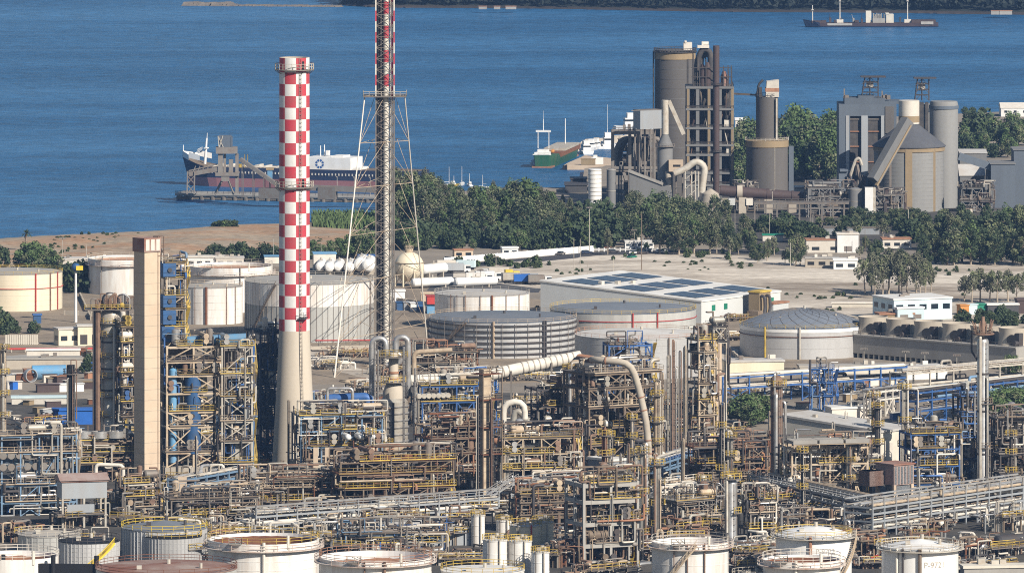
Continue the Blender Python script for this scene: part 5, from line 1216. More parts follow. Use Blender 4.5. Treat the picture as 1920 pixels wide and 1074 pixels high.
for cx, rp, b, t, mt, lab in ((928,23,1086,1012,'tank_white','white upright tank, leftmost of the small white tanks at bottom centre'),(975,22,1084,1014,'tank_white','white upright tank with yellow rail, second of the small white tanks'),
    (1013,17,1090,1035,'tank_clean','white cone topped vessel at the right end of the small white tanks'),(985,30,1042,984,'tank_cream','cream upright tank with red valve above the small white tanks'),(1018,20,1040,978,'tank_cream','cream upright tank beside the open frame'),
    (945,15,1020,976,'tank_white','slim white vessel between grey boxes and cream tank'),(896,13,1022,966,'tank_white','slim white silo with yellow railing above the grey boxes')):
    tank(lab, cx, rp, b, t, mt, 'roof_white' if mt != 'tank_cream' else 'roof_pale', rise=5, name='upright_vessel', rail='yellow', pipes=((-70,'red' if cx == 985 else 'steel_pale',.15),(-115,'steel_grey',.12)), seams=2)
# sphere and bullets
def sphere_tank(label, cx, cyp, rp, b, group=None):
    f = F(cx, b); o = thing('sphere_tank', label, 'tank', f.o, 0, group); rr = rp*f.s; zc = f.z(cyp)
    m = MB(); m.sphere((0,0,zc), rr, 28, 16); m.build('shell', 'tank_cream', o)
    for k in range(8):
        t = R(22+45*k); m = MB(); m.cyl((rr*.97*math.cos(t),rr*.97*math.sin(t),0),(rr*.97*math.cos(t),rr*.97*math.sin(t),zc),.3,n=8); m.build('leg','tank_cream',o)
    m = MB()
    for k in range(8):
        t, u = R(22+45*k), R(67+45*k); m.beam((rr*math.cos(t),rr*math.sin(t),.3),(rr*math.cos(u),rr*math.sin(u),zc*.8),.12); m.beam((rr*math.cos(u),rr*math.sin(u),.3),(rr*math.cos(t),rr*math.sin(t),zc*.8),.12)
    m.build('bracing','steel_beige',o)
    m = MB(); m.cyl((0,0,zc+rr*.98),(0,0,zc+rr+1),1.4,n=12); ring_rail(m,1.4,zc+rr+.9,8,1.2,.1); m.build('top_platform','steel_beige',o)
    m = MB(); m.lathe([(rr+.02,zc+rr*.28),(rr*.98+.3,zc+rr*.28),(rr*.98+.3,zc+rr*.28+.15),(rr*.95,zc+rr*.28+.15)],28); m.build('water_ring','steel_beige',o)
sphere_tank('large cream sphere tank on legs right of the flare tower', 767, 500, 28, 536)
def bullet(label, pa, ba, pb, bb, rr, z=1.2, mt='tank_clean', group=None, saddle='concrete', name='bullet_tank', cat='tank', label_parts=None):
    a, b_ = G(pa, ba), G(pb, bb); d = b_-a; o = thing(name, label, cat, a, math.atan2(d.y, d.x), group); L_ = d.length/KS(ba)
    m = MB(); m.drum((rr*.4,0,z+rr),(L_-rr*.4,0,z+rr),rr,16); m.build('shell', mt, o)
    for x in (L_*.22, L_*.78): m = MB(); m.box(x-.25,x+.25,-rr*.8,rr*.8,0,z+rr*.45); m.build('saddle', saddle, o)
    m = MB(); m.box(L_*.4,L_*.6,-.6,.6,z+rr*1.98,z+rr*2.1); m.cyl((L_*.5,0,z+rr*1.9),(L_*.5,0,z+rr*2+1),.25,n=8); m.build('nozzle','steel_pale',o)
    return o
for k, (pa, w_) in enumerate([(600,9),(617,9),(634,9),(655,9),(676,13),(690,12)]):
    bullet('white gas bullet lying end on in the row left of the flare tower', pa, 516+k%2, pa+4, 508, w_*.19, group='white gas bullets left of the flare tower')
bullet('white horizontal bullet tank beside the cream sphere', 790, 524, 836, 520, 1.8, 1.6)
bullet('long low white vessel lying before the lorry park', 772, 541, 850, 538, 1.5, .5); bullet('long low white vessel with orange valves, right of its neighbour', 852, 540, 932, 537, 1.5, .5)
# ------------------------------------------------------------------ middle distance buildings and yards
def block(name, label, px, b, rz, L1, L2, h, wall, roof, cat='building', group=None, par=.5, wins=None, wmat='glass', tilt=0.0):
    """box building standing on its nearest corner: L1 goes right and away, L2 goes left and away"""
    o = thing(name, label, cat, G(px, b), rz, group)
    m = MB(); m.add([(0,0,0),(L1,0,0),(L1,L2,0),(0,L2,0),(0,0,h),(L1,0,h),(L1,L2,h+tilt),(0,L2,h+tilt)],[(0,1,5,4),(1,2,6,5),(2,3,7,6),(3,0,4,7)]); m.build('wall', wall, o, smooth=False)
    m = MB(); e = .25; m.add([(-e,-e,h),(L1+e,-e,h),(L1+e,L2+e,h+tilt),(-e,L2+e,h+tilt),(-e,-e,h+par),(L1+e,-e,h+par),(L1+e,L2+e,h+par+tilt),(-e,L2+e,h+par+tilt)],[(4,5,6,7),(0,1,5,4),(1,2,6,5),(2,3,7,6),(3,0,4,7),(3,2,1,0)]); m.build('roof', roof, o, smooth=False)
    if cat == 'building' and L1*L2 > 50:
        r = random.Random(int(px*5+b)); ru = h+par+tilt*.5
        for k in range(3):
            x, y = L1*r.uniform(.15,.8), L2*r.uniform(.2,.8); zt_ = h+par+tilt*y/L2; m = MB(); m.box(x,x+r.uniform(.8,1.8),y,y+r.uniform(.7,1.5),zt_-.05,zt_+r.uniform(.6,1.1)); m.build('roof_unit', r.choice(('steel_pale','white_dusty','steel_grey')), o)
    if wins:
        n1, n2, z0, z1 = wins
        for k in range(n1): x = L1*(k+.5)/n1; w_ = min(1.4, L1/n1*.3); m = MB(); m.box(x-w_,x+w_,-.06,.1,z0,z1); m.build('window', wmat, o)
        for k in range(n2): y = L2*(k+.5)/n2; w_ = min(1.4, L2/n2*.3); m = MB(); m.box(-.06,.1,y-w_,y+w_,z0,z1); m.build('window', wmat, o)
    return o
# solar warehouse
wz = R(56)
wh = block('solar_warehouse', 'pale grey warehouse with dark solar panels covering its roof', 1315, 606, wz, 46, 60, 6.6, 'siding_wall', 'roof_white', tilt=3.6)
for i in range(3):
    for j in range(3):
        x0 = 3+i*14.2; x1 = x0+11.4; y0 = 4+j*19; y1 = y0+12
        m = MB(); zf = lambda y: 6.6+.5+3.6*y/60+.12
        for a in range(3):
            for c in range(3):
                u0, u1 = x0+(x1-x0)*a/3, x0+(x1-x0)*(a+.95)/3; v0, v1 = y0+(y1-y0)*c/3, y0+(y1-y0)*(c+.96)/3
                m.add([(u0,v0,zf(v0)),(u1,v0,zf(v0)),(u1,v1,zf(v1)),(u0,v1,zf(v1)),(u0,v0,zf(v0)+.1),(u1,v0,zf(v0)+.1),(u1,v1,zf(v1)+.1),(u0,v1,zf(v1)+.1)],[(4,5,6,7),(0,1,5,4),(1,2,6,5),(2,3,7,6),(3,0,4,7)])
        m.build('solar_array', 'solar', wh, smooth=False)
for x in (7, 14, 41): m = MB(); m.box(x-1,x+1,-.06,.1,3.4,5.2); m.build('window', 'green_paint', wh)
for k in range(7): m = MB(); m.box(-.06,.1,3+k*6,6.6+k*6,2.2,2.9); m.build('window', 'green_paint', wh)
block('gabled_annex', 'pale grey gabled annex at left end of the solar warehouse', 1064, 590, R(40), 12, 9, 8.0, 'siding_wall', 'siding_wall', tilt=-3.5)
block('warehouse_wing', 'pale grey low wing with dark door between annex and solar warehouse', 1118, 588, wz, 8, 12, 8.0, 'siding_wall', 'siding_wall', wins=(1,1,1.0,5.0), wmat='steel_grey')
block('side_lean_to', 'white lean to at the right end of the solar warehouse', 1450, 592, wz, 9, 5, 3.6, 'siding_wall', 'rust_light')
fl_ = block('yellow_filter_unit', 'yellow filter unit with dark bent ducts against the warehouse wall', 1424, 598, wz, 6.5, 4.0, 8.2, 'ochre', 'yellow')
for x in (.5, 3.5):
    m = MB(); m.tube([(x,-.4,7.2),(x,-1.6,7.0),(x,-1.8,3.2),(x-1.2,-1.9,1.0)],.5,8,1); m.build('duct','steel_dark',fl_)
m = MB(); m.box(-4,-1,-2,2,0,2.8); m.build('fan_house','steel_brown',fl_)
bullet('ochre tank lying in the yard right of the slate roofed tank', 1322, 596, 1338, 596, 1.3, .6, 'ochre')
# pale blue office
of = block('office', 'pale blue flat roofed office with stepped roof', 1676, 602, R(22), 20, 16, 6.5, 'teal_wall', 'roof_white', wins=(5,3,3.4,5.0))
o2 = block('office_annex', 'pale blue annex with green trimmed door before the office', 1683, 606, R(22), 9, 2.2, 4.4, 'teal_wall', 'white_paint', wins=(2,0,1.2,2.6), wmat='steel_grey')
f = F(1742, 598); o = thing('green_canopy', 'dark green awning over the office entrance', 'canopy', f.o, R(22)); m = MB(); m.add([(-4,0,2.6),(4.2,0,2.9),(4.2,4,3.9),(-4,4,3.6),(-4,0,2.9),(4.2,0,3.2),(4.2,4,4.2),(-4,4,3.9)],[(4,5,6,7),(3,2,1,0),(0,1,5,4),(1,2,6,5),(2,3,7,6),(3,0,4,7)]); m.build('roof','green_paint',o,smooth=False)
for x in (-3.8,4): m = MB(); m.box(x-.1,x+.1,.2,.4,0,2.8); m.build('post','steel_pale',o)
block('red_roof_shed', 'yellow walled shed with reddish roof right of the dome roofed tank', 1650, 606, R(12), 11, 6, 2.6, 'ochre', 'rust_light', wins=(4,0,.8,1.8))
block('low_wall_building', 'long low grey wall building with pale parapet left of the office', 1560, 578, R(-8)+R(8), 20, 2, 1.5, 'concrete_pale', 'white_dusty')
# low bund walls and service roads between the tanks
for k, (pa, ba, pb, bb) in enumerate([(120,590,330,600),(330,622,470,640),(455,660,700,655),(700,650,800,690),(800,690,1090,700),(815,618,1010,628),(1010,628,1030,660),(1330,625,1390,680),(1390,690,1560,705),(150,556,170,600),(700,560,815,575)]):
    a, b_ = G(pa, ba), G(pb, bb); d = (b_-a)/KS(ba); o = thing('bund_wall', ['low bund wall below the white tanks at left','bund wall between striped tank and banded grey tank','bund wall below the banded grey tank','bund wall at the right foot of the flare tower','bund wall below the scaffolded tank','bund wall below the rust streaked white tank','short bund wall beside the scaffolded tank','bund wall left of the dome roofed tank','bund wall below the dome roofed tank','short bund wall right of the cream tank','bund wall behind the container stack'][k], 'wall', a, math.atan2(d.y, d.x))
    m = MB(); m.box(0,d.length,-.15,.15,0,1.3)
    for q in range(int(d.length/5)): m.box(q*5,q*5+.4,-.3,.3,0,1.4)
    m.build('wall_panel','concrete',o)
# cooling cells
cz = R(-44)
L = 66; a = G(1577, 668); cc = thing('cooling_cells', 'long concrete cooling tower block with five round fan stacks', 'cooling tower', a, cz)
m = MB(); m.box(0,L,0,13,1.3,6.2); m.box(-.3,L,-.3,13.3,6.2,6.6); m.build('basin_wall','concrete_grey',cc)
m = MB()
for k in range(34): m.box(k*2,k*2+.5,.2,.8,0,1.3)
m.box(0,L,4,12,0,1.3); m.build('louvre_posts','concrete_pale',cc)
for k in range(6):
    x = 6.5+k*10.6; st_ = MB(); st_.lathe([(4.6,6.6),(4.15,8.2),(4.05,9.8),(4.35,11.5),(4.2,11.5),(3.8,9.8),(3.9,6.7)],30,(x,6.5,0)); fs_ = st_.build('fan_stack','concrete',cc)
    m = MB(); d_ = Vector((.55,-.835,0)); p = Vector((x,6.5,8.3))+d_*4.0; m.cyl(p,p+d_*.5,1.45,n=16); m.build('fan_opening','black',fs_)
    m = MB(); p2 = Vector((x,6.5,8.1))+Vector((.9,-.5,0))*4.3; m.box(p2.x-.7,p2.x+.7,p2.y-.9,p2.y+.9,6.65,10.2); m.cyl(p2+Vector((0,-.9,-.7)),p2+Vector((0,-2.2,-.7)),.7,n=10); m.build('fan_motor','steel_dark',fs_)
m = MB(); line_rail(m,[(0,-.2,6.6),(L,-.2,6.6)],1.1,.09,2.5); m.build('railing','steel_grey',cc)
for k, x in enumerate((5,18,24,34)): pole(1590+x*6, 690+x*.6, 650+x*.4, ['first lamp post before the cooling cells from the dome tank','second lamp post before the cooling cells','third lamp post before the cooling cells','fourth lamp post before the cooling cells'][k], w_=.2)
# white wall and fence along the road
a, b_ = G(832, 495), G(1112, 472); d = (b_-a)/KS(495)
wl = thing('white_wall', 'long white boundary wall along the road under the grove', 'wall', a, math.atan2(d.y, d.x)); m = MB(); m.box(0,d.length,-.15,.15,0,2.3); 
for k in range(int(d.length/4)): m.box(k*4,k*4+.3,-.22,.22,0,2.45)
m.build('wall_panel','white_paint',wl)
a, b_ = G(1112, 472), G(1262, 472); d = (b_-a)/KS(472)
wl = thing('picket_fence', 'white post fence continuing from the boundary wall', 'fence', a, math.atan2(d.y, d.x)); m = MB()
for k in range(int(d.length/2)+1): m.box(k*2,k*2+.4,-.15,.15,0,1.5)
m.box(0,d.length,-.06,.06,.5,.7); m.box(0,d.length,-.06,.06,1.1,1.3); m.build('rails','white_paint',wl)
block('gate_house', 'white flat roofed gatehouse behind the boundary wall', 942, 480, R(10), 6, 4, 2.8, 'white_paint', 'white_paint', wins=(2,0,1.1,2.0))
block('roadside_hut', 'small ruined pinkish house at the left end of the white wall', 852, 484, R(10), 7, 4, 2.8, 'concrete_tan', 'rust_light', wins=(2,0,1,2))
block('white_shed', 'long white shed by the road above the grove end', 1172, 466, R(3), 11, 5, 2.4, 'white_paint', 'roof_white', wins=(5,0,1,1.8))
block('warehouse_white', 'white store with dark green gable among the dark trees', 1512, 474, R(5), 14, 8, 4.6, 'white_dusty', 'rust_light', wins=(2,0,1,2.2))
block('warehouse_graffiti', 'white store with scrawled front right of the green gabled one', 1570, 474, R(2), 8, 7, 6.8, 'white_paint', 'white_dusty', wins=(1,0,.5,2.5), wmat='steel_grey')
block('ruined_house', 'ruined grey house with three empty windows on the dirt field', 1510, 502, R(0), 12, 6, 3.2, 'concrete', 'concrete_grey', wins=(3,0,1,2.2), wmat='black')
block('white_bungalow', 'white bungalow with dark windows on the dirt field', 1563, 506, R(0), 8.5, 6, 3.4, 'white_paint', 'white_paint', wins=(2,0,1,2.2))
block('timber_house', 'brown roofed house half hidden among the dark trees at right', 1655, 466, R(4), 11, 7, 3.4, 'white_dusty', 'rust_light', wins=(3,0,1,2.2))
block('green_roof_shed', 'low shed with long green roof before the hedge row', 1545, 440, R(0), 22, 6, 2.6, 'siding', 'steel_grey')
f = F(1450, 452); block('green_canopy_stop', 'green canopied kiosk at the edge of the shady wood', 1430, 452, 0, 8, 4, 2.2, 'white_dusty', 'green_paint')
# huts and bus shelter at the right
for k, (px, mt) in enumerate([(1797,'orange'),(1813,'teal_wall'),(1829,'green_paint')]):
    block('container_hut', ['orange container hut, leftmost of three at the right','pale turquoise container hut between orange and green huts','green container hut, rightmost of three'][k], px+4, 592-k, R(25), 3.0, 2.6, 3.2, mt, mt, cat='hut', par=.3)
block('bus_shelter', 'white roofed open shelter with dark side right of the green hut', 1852, 590, R(8), 10, 4, 3.0, 'dark_building', 'roof_white'); block('maroon_shed', 'maroon shed at the right edge beside the open shelter', 1908, 588, R(8), 8, 4, 4.2, 'kiln', 'kiln')
# vehicles
def car(px, b, label, mat='white_paint', rz=0.0, group=None, proto_={}):
    if 'car' not in proto_: proto_['car'] = None
    o = thing('car', label, 'car', G(px, b), rz, group)
    m = MB(); m.add([(-2.1,-.85,.35),(2.1,-.85,.35),(2.1,.85,.35),(-2.1,.85,.35),(-2.1,-.85,.9),(2.1,-.85,.8),(2.1,.85,.8),(-2.1,.85,.9)],[(3,2,1,0),(4,5,6,7),(0,1,5,4),(1,2,6,5),(2,3,7,6),(3,0,4,7)])
    m.add([(-1.9,-.8,.9),(1.0,-.8,.85),(1.0,.8,.85),(-1.9,.8,.9),(-1.4,-.68,1.45),(.3,-.68,1.45),(.3,.68,1.45),(-1.4,.68,1.45)],[(4,5,6,7)]); m.build('body',mat,o,smooth=False)
    m = MB(); m.add([(-1.9,-.8,.9),(1.0,-.8,.85),(1.0,.8,.85),(-1.9,.8,.9),(-1.4,-.68,1.44),(.3,-.68,1.44),(.3,.68,1.44),(-1.4,.68,1.44)],[(0,1,5,4),(1,2,6,5),(2,3,7,6),(3,0,4,7)]); m.build('windows','glass',o,smooth=False)
    for x in (-1.3,1.3):
        for y in (-.86,.7): m = MB(); m.cyl((x,y,.33),(x,y+.16,.33),.33,n=10); m.build('wheel','tyre',o)
    return o
def lorry(px, b, label, mat='white_paint', rz=0.0, L_=9, box='white_dusty', group=None):
    o = thing('lorry', label, 'lorry', G(px, b), rz, group)
    m = MB(); m.box(-L_/2,L_/2-2.4,-1.2,1.2,1.1,3.5); m.build('cargo_box',box,o)
    m = MB(); m.box(L_/2-2.2,L_/2,-1.15,1.15,.7,2.9); m.build('cab',mat,o); m = MB(); m.box(L_/2-1.7,L_/2+.03,-1.18,1.18,1.8,2.6); m.build('windows','glass',o)
    m = MB(); m.box(-L_/2,L_/2-.2,-.9,.9,.6,1.1); m.build('chassis','steel_dark',o)
    for x in (-L_/2+1.2,-L_/2+2.4,L_/2-1.2):
        for y in (-1.2,.9): m = MB(); m.cyl((x,y,.5),(x,y+.3,.5),.5,n=10); m.build('wheel','tyre',o)
    return o
for k, (px, b, rz, mt, bx) in enumerate([(843,506,.1,'white_paint','white_dusty'),(858,512,.1,'white_paint','siding'),(868,506,2.9,'white_paint','teal_wall'),(915,527,.2,'white_paint','white_paint'),(898,530,.1,'white_paint','tank_white'),(929,520,3.0,'white_paint','white_dusty'),(965,530,.3,'steel_grey','steel_pale')]):
    lorry(px, b, ['white lorry at the far left of the lorry park','grey boxed lorry beside the row of parked lorries','pale blue boxed lorry second in the far row','white lorry nearest the yellow digger','white boxed lorry in front of the slim mast','white lorry parked facing left at the lorry park','grey open lorry at right of the lorry park'][k], mt, rz, 9, bx)
o = lorry(960, 524, 'small yellow lorry in the lorry park', 'yellow_bright', .2, 5, 'yellow_bright')
for k, (px, b, mt) in enumerate([(985,533,'blue_tarp'),(1000,532,'siding'),(1012,534,'steel_grey')]): lorry(px, b, ['blue boxed lorry left of the solar warehouse','pale boxed lorry left of the solar warehouse','grey boxed lorry close to the warehouse annex'][k], 'white_paint', .1, 8, mt)
for k, (px, b, mt) in enumerate([(1190,476,'white_paint'),(1205,476,'steel_dark'),(1150,474,'steel_dark'),(1240,474,'white_paint'),(1100,476,'navy'),(1470,738,'white_paint'),(1484,738,'steel_pale'),(1498,740,'silver'),(1535,778,'navy'),(1185,484,'green_paint'),(1195,470,'navy'),(1052,478,'steel_grey'),(1140,466,'rust')]):
    car(px, b, ['white car parked by the long white shed','dark car parked by the long white shed','dark car on the road above the fence','white car at the right end of the fence','dark blue car beyond the white wall','white car in the yard under the upper pipe rack, leftmost','grey car in the yard under the upper pipe rack','silver car in the yard under the upper pipe rack','dark blue car on the concrete yard beside the blue rack','green car on the edge of the dirt field','blue car in the shade above the fence','grey car passing behind the white wall','reddish car on the road by the grove'][k], mt, .1*k)
# masts
for k, (px, b, t, nm) in enumerate([(1105,476,388,'tall pole standing at the right end of the white wall'),(1076,522,448,'thin pole on the dirt field, left of two'),(1088,522,448,'thin pole on the dirt field, right of two'),(1203,510,400,'thin tall pole rising in front of the grove below the cement works'),(1189,468,430,'lamp post by the long white shed'),(1150,520,485,'short pole above the solar roof'),(1102,524,490,'thin pole left of the solar roof'),(1482,502,455,'pole on the dirt field left of the ruined house'),(1611,476,440,'pole right of the scrawled white store'),(1622,476,430,'twin pole nearer the dark house'),(1443,445,400,'pole at the edge of the shady wood'),(1378,448,392,'pale pole right of the cement works grove'),(930,508,480,'short lamp in the lorry park'),(901,536,505,'slim mast in the lorry park'),(437,490,448,'pole on the orange waste ground'),(513,492,448,'twin frame pole beside the chimney'),(117,512,445,'power pole with crossarms behind the cream tank'),(162,506,460,'thin pole over the white store at left'),(42,512,476,'pole before the dark trees at left'),(602,488,455,'sign pole left of the flare tower')]):
    pole(px, b, t, nm, 'steel_pale' if k not in (3,9,14) else 'steel_brown', .3 if k in (0,3) else .2, arms=k in (0,4,12,13,16), name='pole' if k not in (0,4,12,13) else 'light_mast', cat='pole' if k not in (0,4,12,13) else 'lamp post')
# left yard
block('white_store', 'long white flat store with dark open front above the left white tank', 108, 512, R(8), 22, 9, 4.6, 'white_dusty', 'roof_pale', wins=(8,0,.6,3.0), wmat='steel_dark')
block('white_store_annex', 'low white annex below the long white store at left', 118, 522, R(8), 16, 3, 2.4, 'white_paint', 'white_dusty', wins=(6,0,.8,1.8))
block('long_store', 'long low white store between square flue and chimney', 335, 500, R(3), 18, 7, 3.2, 'white_paint', 'white_dusty', wins=(6,0,1,2)); block('small_store', 'pale block house right of the long low store', 405, 500, R(3), 10, 6, 3.0, 'white_dusty', 'roof_pale', wins=(3,0,1,2))
block('blue_roof_house', 'pale house with light blue roof beside the chimney', 588, 508, R(5), 8, 6, 6.0, 'white_dusty', 'vessel_sky', wins=(2,1,1.5,3.0)); block('blue_shed', 'low blue roofed shed left of the chimney', 496, 494, R(5), 11, 4, 2.4, 'white_dusty', 'vessel_sky')
block('dark_blue_shed', 'dark blue flat shed behind the flare tower leg', 672, 494, R(4), 9, 4, 2.6, 'navy', 'steel_blue')
bh_ = block('beige_control_house', 'cream flat roofed control house with dark windows in the left yard', 110, 648, R(20), 10, 5, 4.6, 'tank_cream', 'roof_pale', wins=(3,1,1.4,2.8))
block('beige_shelter', 'cream shelter with dark open bays right of the control house', 146, 648, R(8), 7, 4, 5.6, 'tank_cream', 'roof_pale', wins=(2,0,.4,3.2), wmat='steel_dark')
block('blue_cabin', 'small bright blue cabin above the control house', 63, 606, R(10), 2.4, 2, 2.4, 'vessel_blue', 'steel_blue', cat='cabin')
block('white_yard_wall', 'low white building wall under the red pipe at left', 50, 680, R(4), 15, 2, 3.4, 'white_dusty', 'white_paint'); block('grey_roof_shed', 'brownish roofed long shed in the left yard', 12, 692, R(5), 21, 6, 2.6, 'concrete', 'roof_grey')
f = F(10, 646); o = thing('panel_fence', 'pale concrete panel fence in the left yard', 'fence', f.o, R(2)); m = MB()
for k in range(15): m.box(k*.65,k*.65+.5,0,.1,.0,2.9)
m.box(0,9.8,.1,.2,.4,.6); m.build('panels','concrete_pale',o)
f = F(14, 660); o = thing('red_pipe_run', 'long red pipe on sleepers crossing the left yard', 'pipe', f.o, R(4)); m = MB(); m.tube([(0,0,.9),(26,0,.9),(26,0,2.6)],.3,8); m.build('pipe','red',o); m = MB()
for k in range(7): m.box(1+k*4,1.3+k*4,-.3,.3,0,.7)
m.build('sleepers','concrete',o)
f = F(590, 655); o = thing('red_pipe_run', 'red fire pipe on posts running behind chimney and flare tower', 'pipe', f.o, R(3)); m = MB(); m.tube([(0,0,2.6),(18,0,2.6),(34,0,2.6)],.2,8); m.build('pipe','red',o); m = MB()
for k in range(9): m.box(1+k*4,1.2+k*4,-.15,.15,0,2.5)
m.build('posts','steel_grey',o)
cyl_ = thing('blue_pipe_section', 'pale blue large pipe section lying open ended in the left yard', 'pipe', G(60, 712), R(8)); m = MB(); m.lathe([(2.0,-4.6),(2.0,4.6),(1.85,4.6),(1.85,-4.6)],20)
o_ = m.build('shell','vessel_sky',cyl_); o_.rotation_euler = (0,R(90),0); o_.location = (4.6,0,2.0); m = MB(); m.lathe([(1.84,-4.4),(.01,-4.4)],20); o_ = m.build('inside','black',cyl_); o_.rotation_euler = (0,R(90),0); o_.location = (4.6,0,2.0)
cyl_ = thing('pipe_ring', 'short dark rimmed pipe ring left of the pale blue pipe section', 'pipe', G(57, 716), R(-60)); m = MB(); m.lathe([(1.8,-.8),(1.8,.8),(1.6,.8),(1.6,-.8)],20); o_ = m.build('shell','siding',cyl_); o_.rotation_euler = (0,R(90),0); o_.location = (0,0,1.8)
for k, (px, b, mt, L_) in enumerate([(46,706,'rust_light',4),(30,716,'rust',5),(70,736,'kiln',6),(14,730,'white_dusty',4),(95,735,'white_paint',9)]):
    block('yard_box', ['rusty orange bin in the left yard','dark rusty skip at left edge of the yard','maroon crate below the blue pipe section','dusty white crate at left edge','long white trailer lying below the blue pipe section'][k], px, b, R(15), L_, 2, 2.0, mt, mt, cat='container', par=.15)
block('blue_tarp_stack', 'bright blue tarpaulin covered stack behind the left air coolers', 100, 796, R(6), 12, 4, 3.4, 'blue_tarp', 'blue_tarp', cat='stack'); block('white_stack', 'pale green and white material stack in the left yard', 22, 758, R(4), 16, 3, 1.6, 'white_dusty', 'teal_wall', cat='stack')
f = F(142, 604); o = thing('sign_mast', 'white mast topped by a blue and yellow ball shaped sign', 'sign', f.o); m = MB(); m.cyl((0,0,0),(0,0,f.z(510)),.5,.35,10); m.build('pole','white_paint',o); m = MB(); m.sphere((0,0,f.z(501)),1.35,16,10); m.build('ball','vessel_blue',o); m = MB(); m.box(.2,2.3,-1.5,-.6,f.z(506),f.z(498)); m.build('plate','yellow_bright',o)
# container stack behind the flare tower
for k, (px, b, mt, z) in enumerate([(801,588,'vessel_sky',0),(801,588,'red',2.6),(744,582,'vessel_blue',0),(757,582,'siding',0),(770,583,'white_paint',0),(782,583,'vessel_blue',0)]):
    o = block('container', ['light blue container under the red one','red container stacked on the light blue one','blue container, leftmost behind the flare tower','grey container second behind the flare tower','white container third behind the flare tower','blue container right of the white one'][k], px, b, R(6), 3.6 if k < 2 else 1.9, 5, 2.5, mt, mt, cat='container', par=.08); o.location.z = z
block('white_hut', 'plain white hut close right of the flare tower mast', 733, 566, R(5), 4.6, 4, 3.4, 'white_paint', 'white_paint')
block('tan_shed', 'tan roofed shed behind the red container', 790, 566, R(5), 4, 3, 2.6, 'concrete_tan', 'concrete_tan')
# ------------------------------------------------------------------ process plant: generators
PAL_MIX = ['silver','silver_dull','silver_dull','steel_pale','rust_pipe','steel_brown','steel_grey','steel_dark','white_dusty','steel_beige','rust_pipe']
PAL_RUST = ['rust_pipe','rust_pipe','rust','steel_brown','steel_brown','silver_dull','steel_beige','rust_light','steel_dark','steel_grey']
PAL_BLUE = ['silver','steel_pale','silver_dull','steel_skyblue','steel_blue','steel_grey','white_dusty','steel_dark']
PAL_DK = ['steel_dark','steel_grey','silver_dull','steel_brown','steel_dark','silver','black']
PAL_PALE = ['silver','silver','steel_pale','white_dusty','silver_dull','steel_beige','steel_pale']
def pipe_run(r, w, d, levels, rad=(.07,.1,.14,.2,.3), kind=None):
    """a routed pipe between the floors of a w x d unit"""
    q = r.choice(rad); kind = kind or r.choice('vvhhmcwwwww')
    if kind == 'w':                                   # a longer wandering route
        q = min(q, .2); lo, hi = levels[0], levels[-1]+2.2; y = r.uniform(-.9, d*.35) if r.random() < .8 else r.uniform(0, d)
        p = [r.uniform(-.3, w+.3), y, r.uniform(lo+.3, hi)]; out = [tuple(p)]; ax = r.choice((0,2))
        for _ in range(r.randint(4, 8)):
            if ax == 0: p[0] = min(w+.9, max(-.9, p[0]+r.choice((-1,1))*r.uniform(1.2, max(1.6, w*.45))))
            elif ax == 2: p[2] = min(hi+.8, max(lo+.2, p[2]+r.choice((-1,1))*r.uniform(1.0, 6)))
            else: p[1] = min(d, max(-1.1, p[1]+r.uniform(-1.4,1.4)))
            out.append(tuple(p)); ax = r.choice([k for k in (0,0,2,2,1) if k != ax])
        return out, q
    lv = sorted(r.sample(levels, 2)) if len(levels) > 1 else [levels[0], levels[0]+3]
    x, y = r.uniform(0, w), (r.uniform(-.8, d*.5) if r.random() < .75 else r.uniform(0, d))
    if r.random() < .3: x = w + r.uniform(-.2,.9); y = r.uniform(0, d)
    z0, z1 = lv[0]+r.uniform(.2,1.6), lv[1]+r.uniform(.2,2.6)
    if kind == 'v': return [(x, y+1.2, z0), (x, y, z0), (x, y, z1), (x+r.choice((-1,1))*r.uniform(.6,2.5), y, z1)], q
    if kind == 'h':
        z = r.choice(levels)+r.uniform(.25,2.4); x0 = r.uniform(-.5, w*.5); x1 = r.uniform(w*.5, w+.5); e = r.uniform(-1.6,1.6)
        return [(x0, y, z+e), (x0, y, z), (x1, y, z), (x1, y+r.uniform(.3,2), z)], q
    if kind == 'm':
        x1 = min(w+.8, max(-.8, x+r.uniform(-5,5))); y1 = y+r.uniform(-1.5,1.5); zm = r.uniform(z0, z1)
        return [(x, y, z0), (x, y, zm), (x1, y, zm), (x1, y1, zm), (x1, y1, z1)], q
    z = r.choice(levels)+r.uniform(.3,2.2)
    return [(x, -.6, z-1), (x, -.6, z), (x, d*.8, z)], q
def deck_rail(par, w, d, z, mat, deckmat, o_=.45, full=False, thick=.14):
    r = random.Random(int(z*97+w*13)); xa, xb = -o_, w+o_
    if not full and w > 8: 
        if r.random() < .5: xa = w*r.uniform(.0,.35)
        if r.random() < .5: xb = w*r.uniform(.65,1.0)
    m = MB(); m.box(xa, xb, -o_, d+o_, z-thick, z); dk = m.build('deck', deckmat, par)
    m = MB(); line_rail(m, [(xa,d*.6,z),(xa,-o_,z),(xb,-o_,z),(xb,d+o_,z)], 1.15, .07, 1.5)
    m.box(xa-.03,xb+.03,-o_-.04,-o_,z-.05,z+.16); m.box(xb,xb+.04,-o_,d+o_,z-.05,z+.16)
    if mat.startswith('yellow') and r.random() < .52: mat = r.choice(('steel_brown','yellow_dull','steel_beige'))
    m.build('railing', mat, dk); return dk
def footprint(px0, px1, b, depth, rz):
    s = SO(b); Wp = (px1-px0)*s; c, sn = math.cos(rz), math.sin(rz)
    depth = min(depth, Wp*.7/max(sn,.05)) if sn > .05 else depth
    w = (Wp - depth*sn)/c
    return w, depth, px0 + depth*sn/s
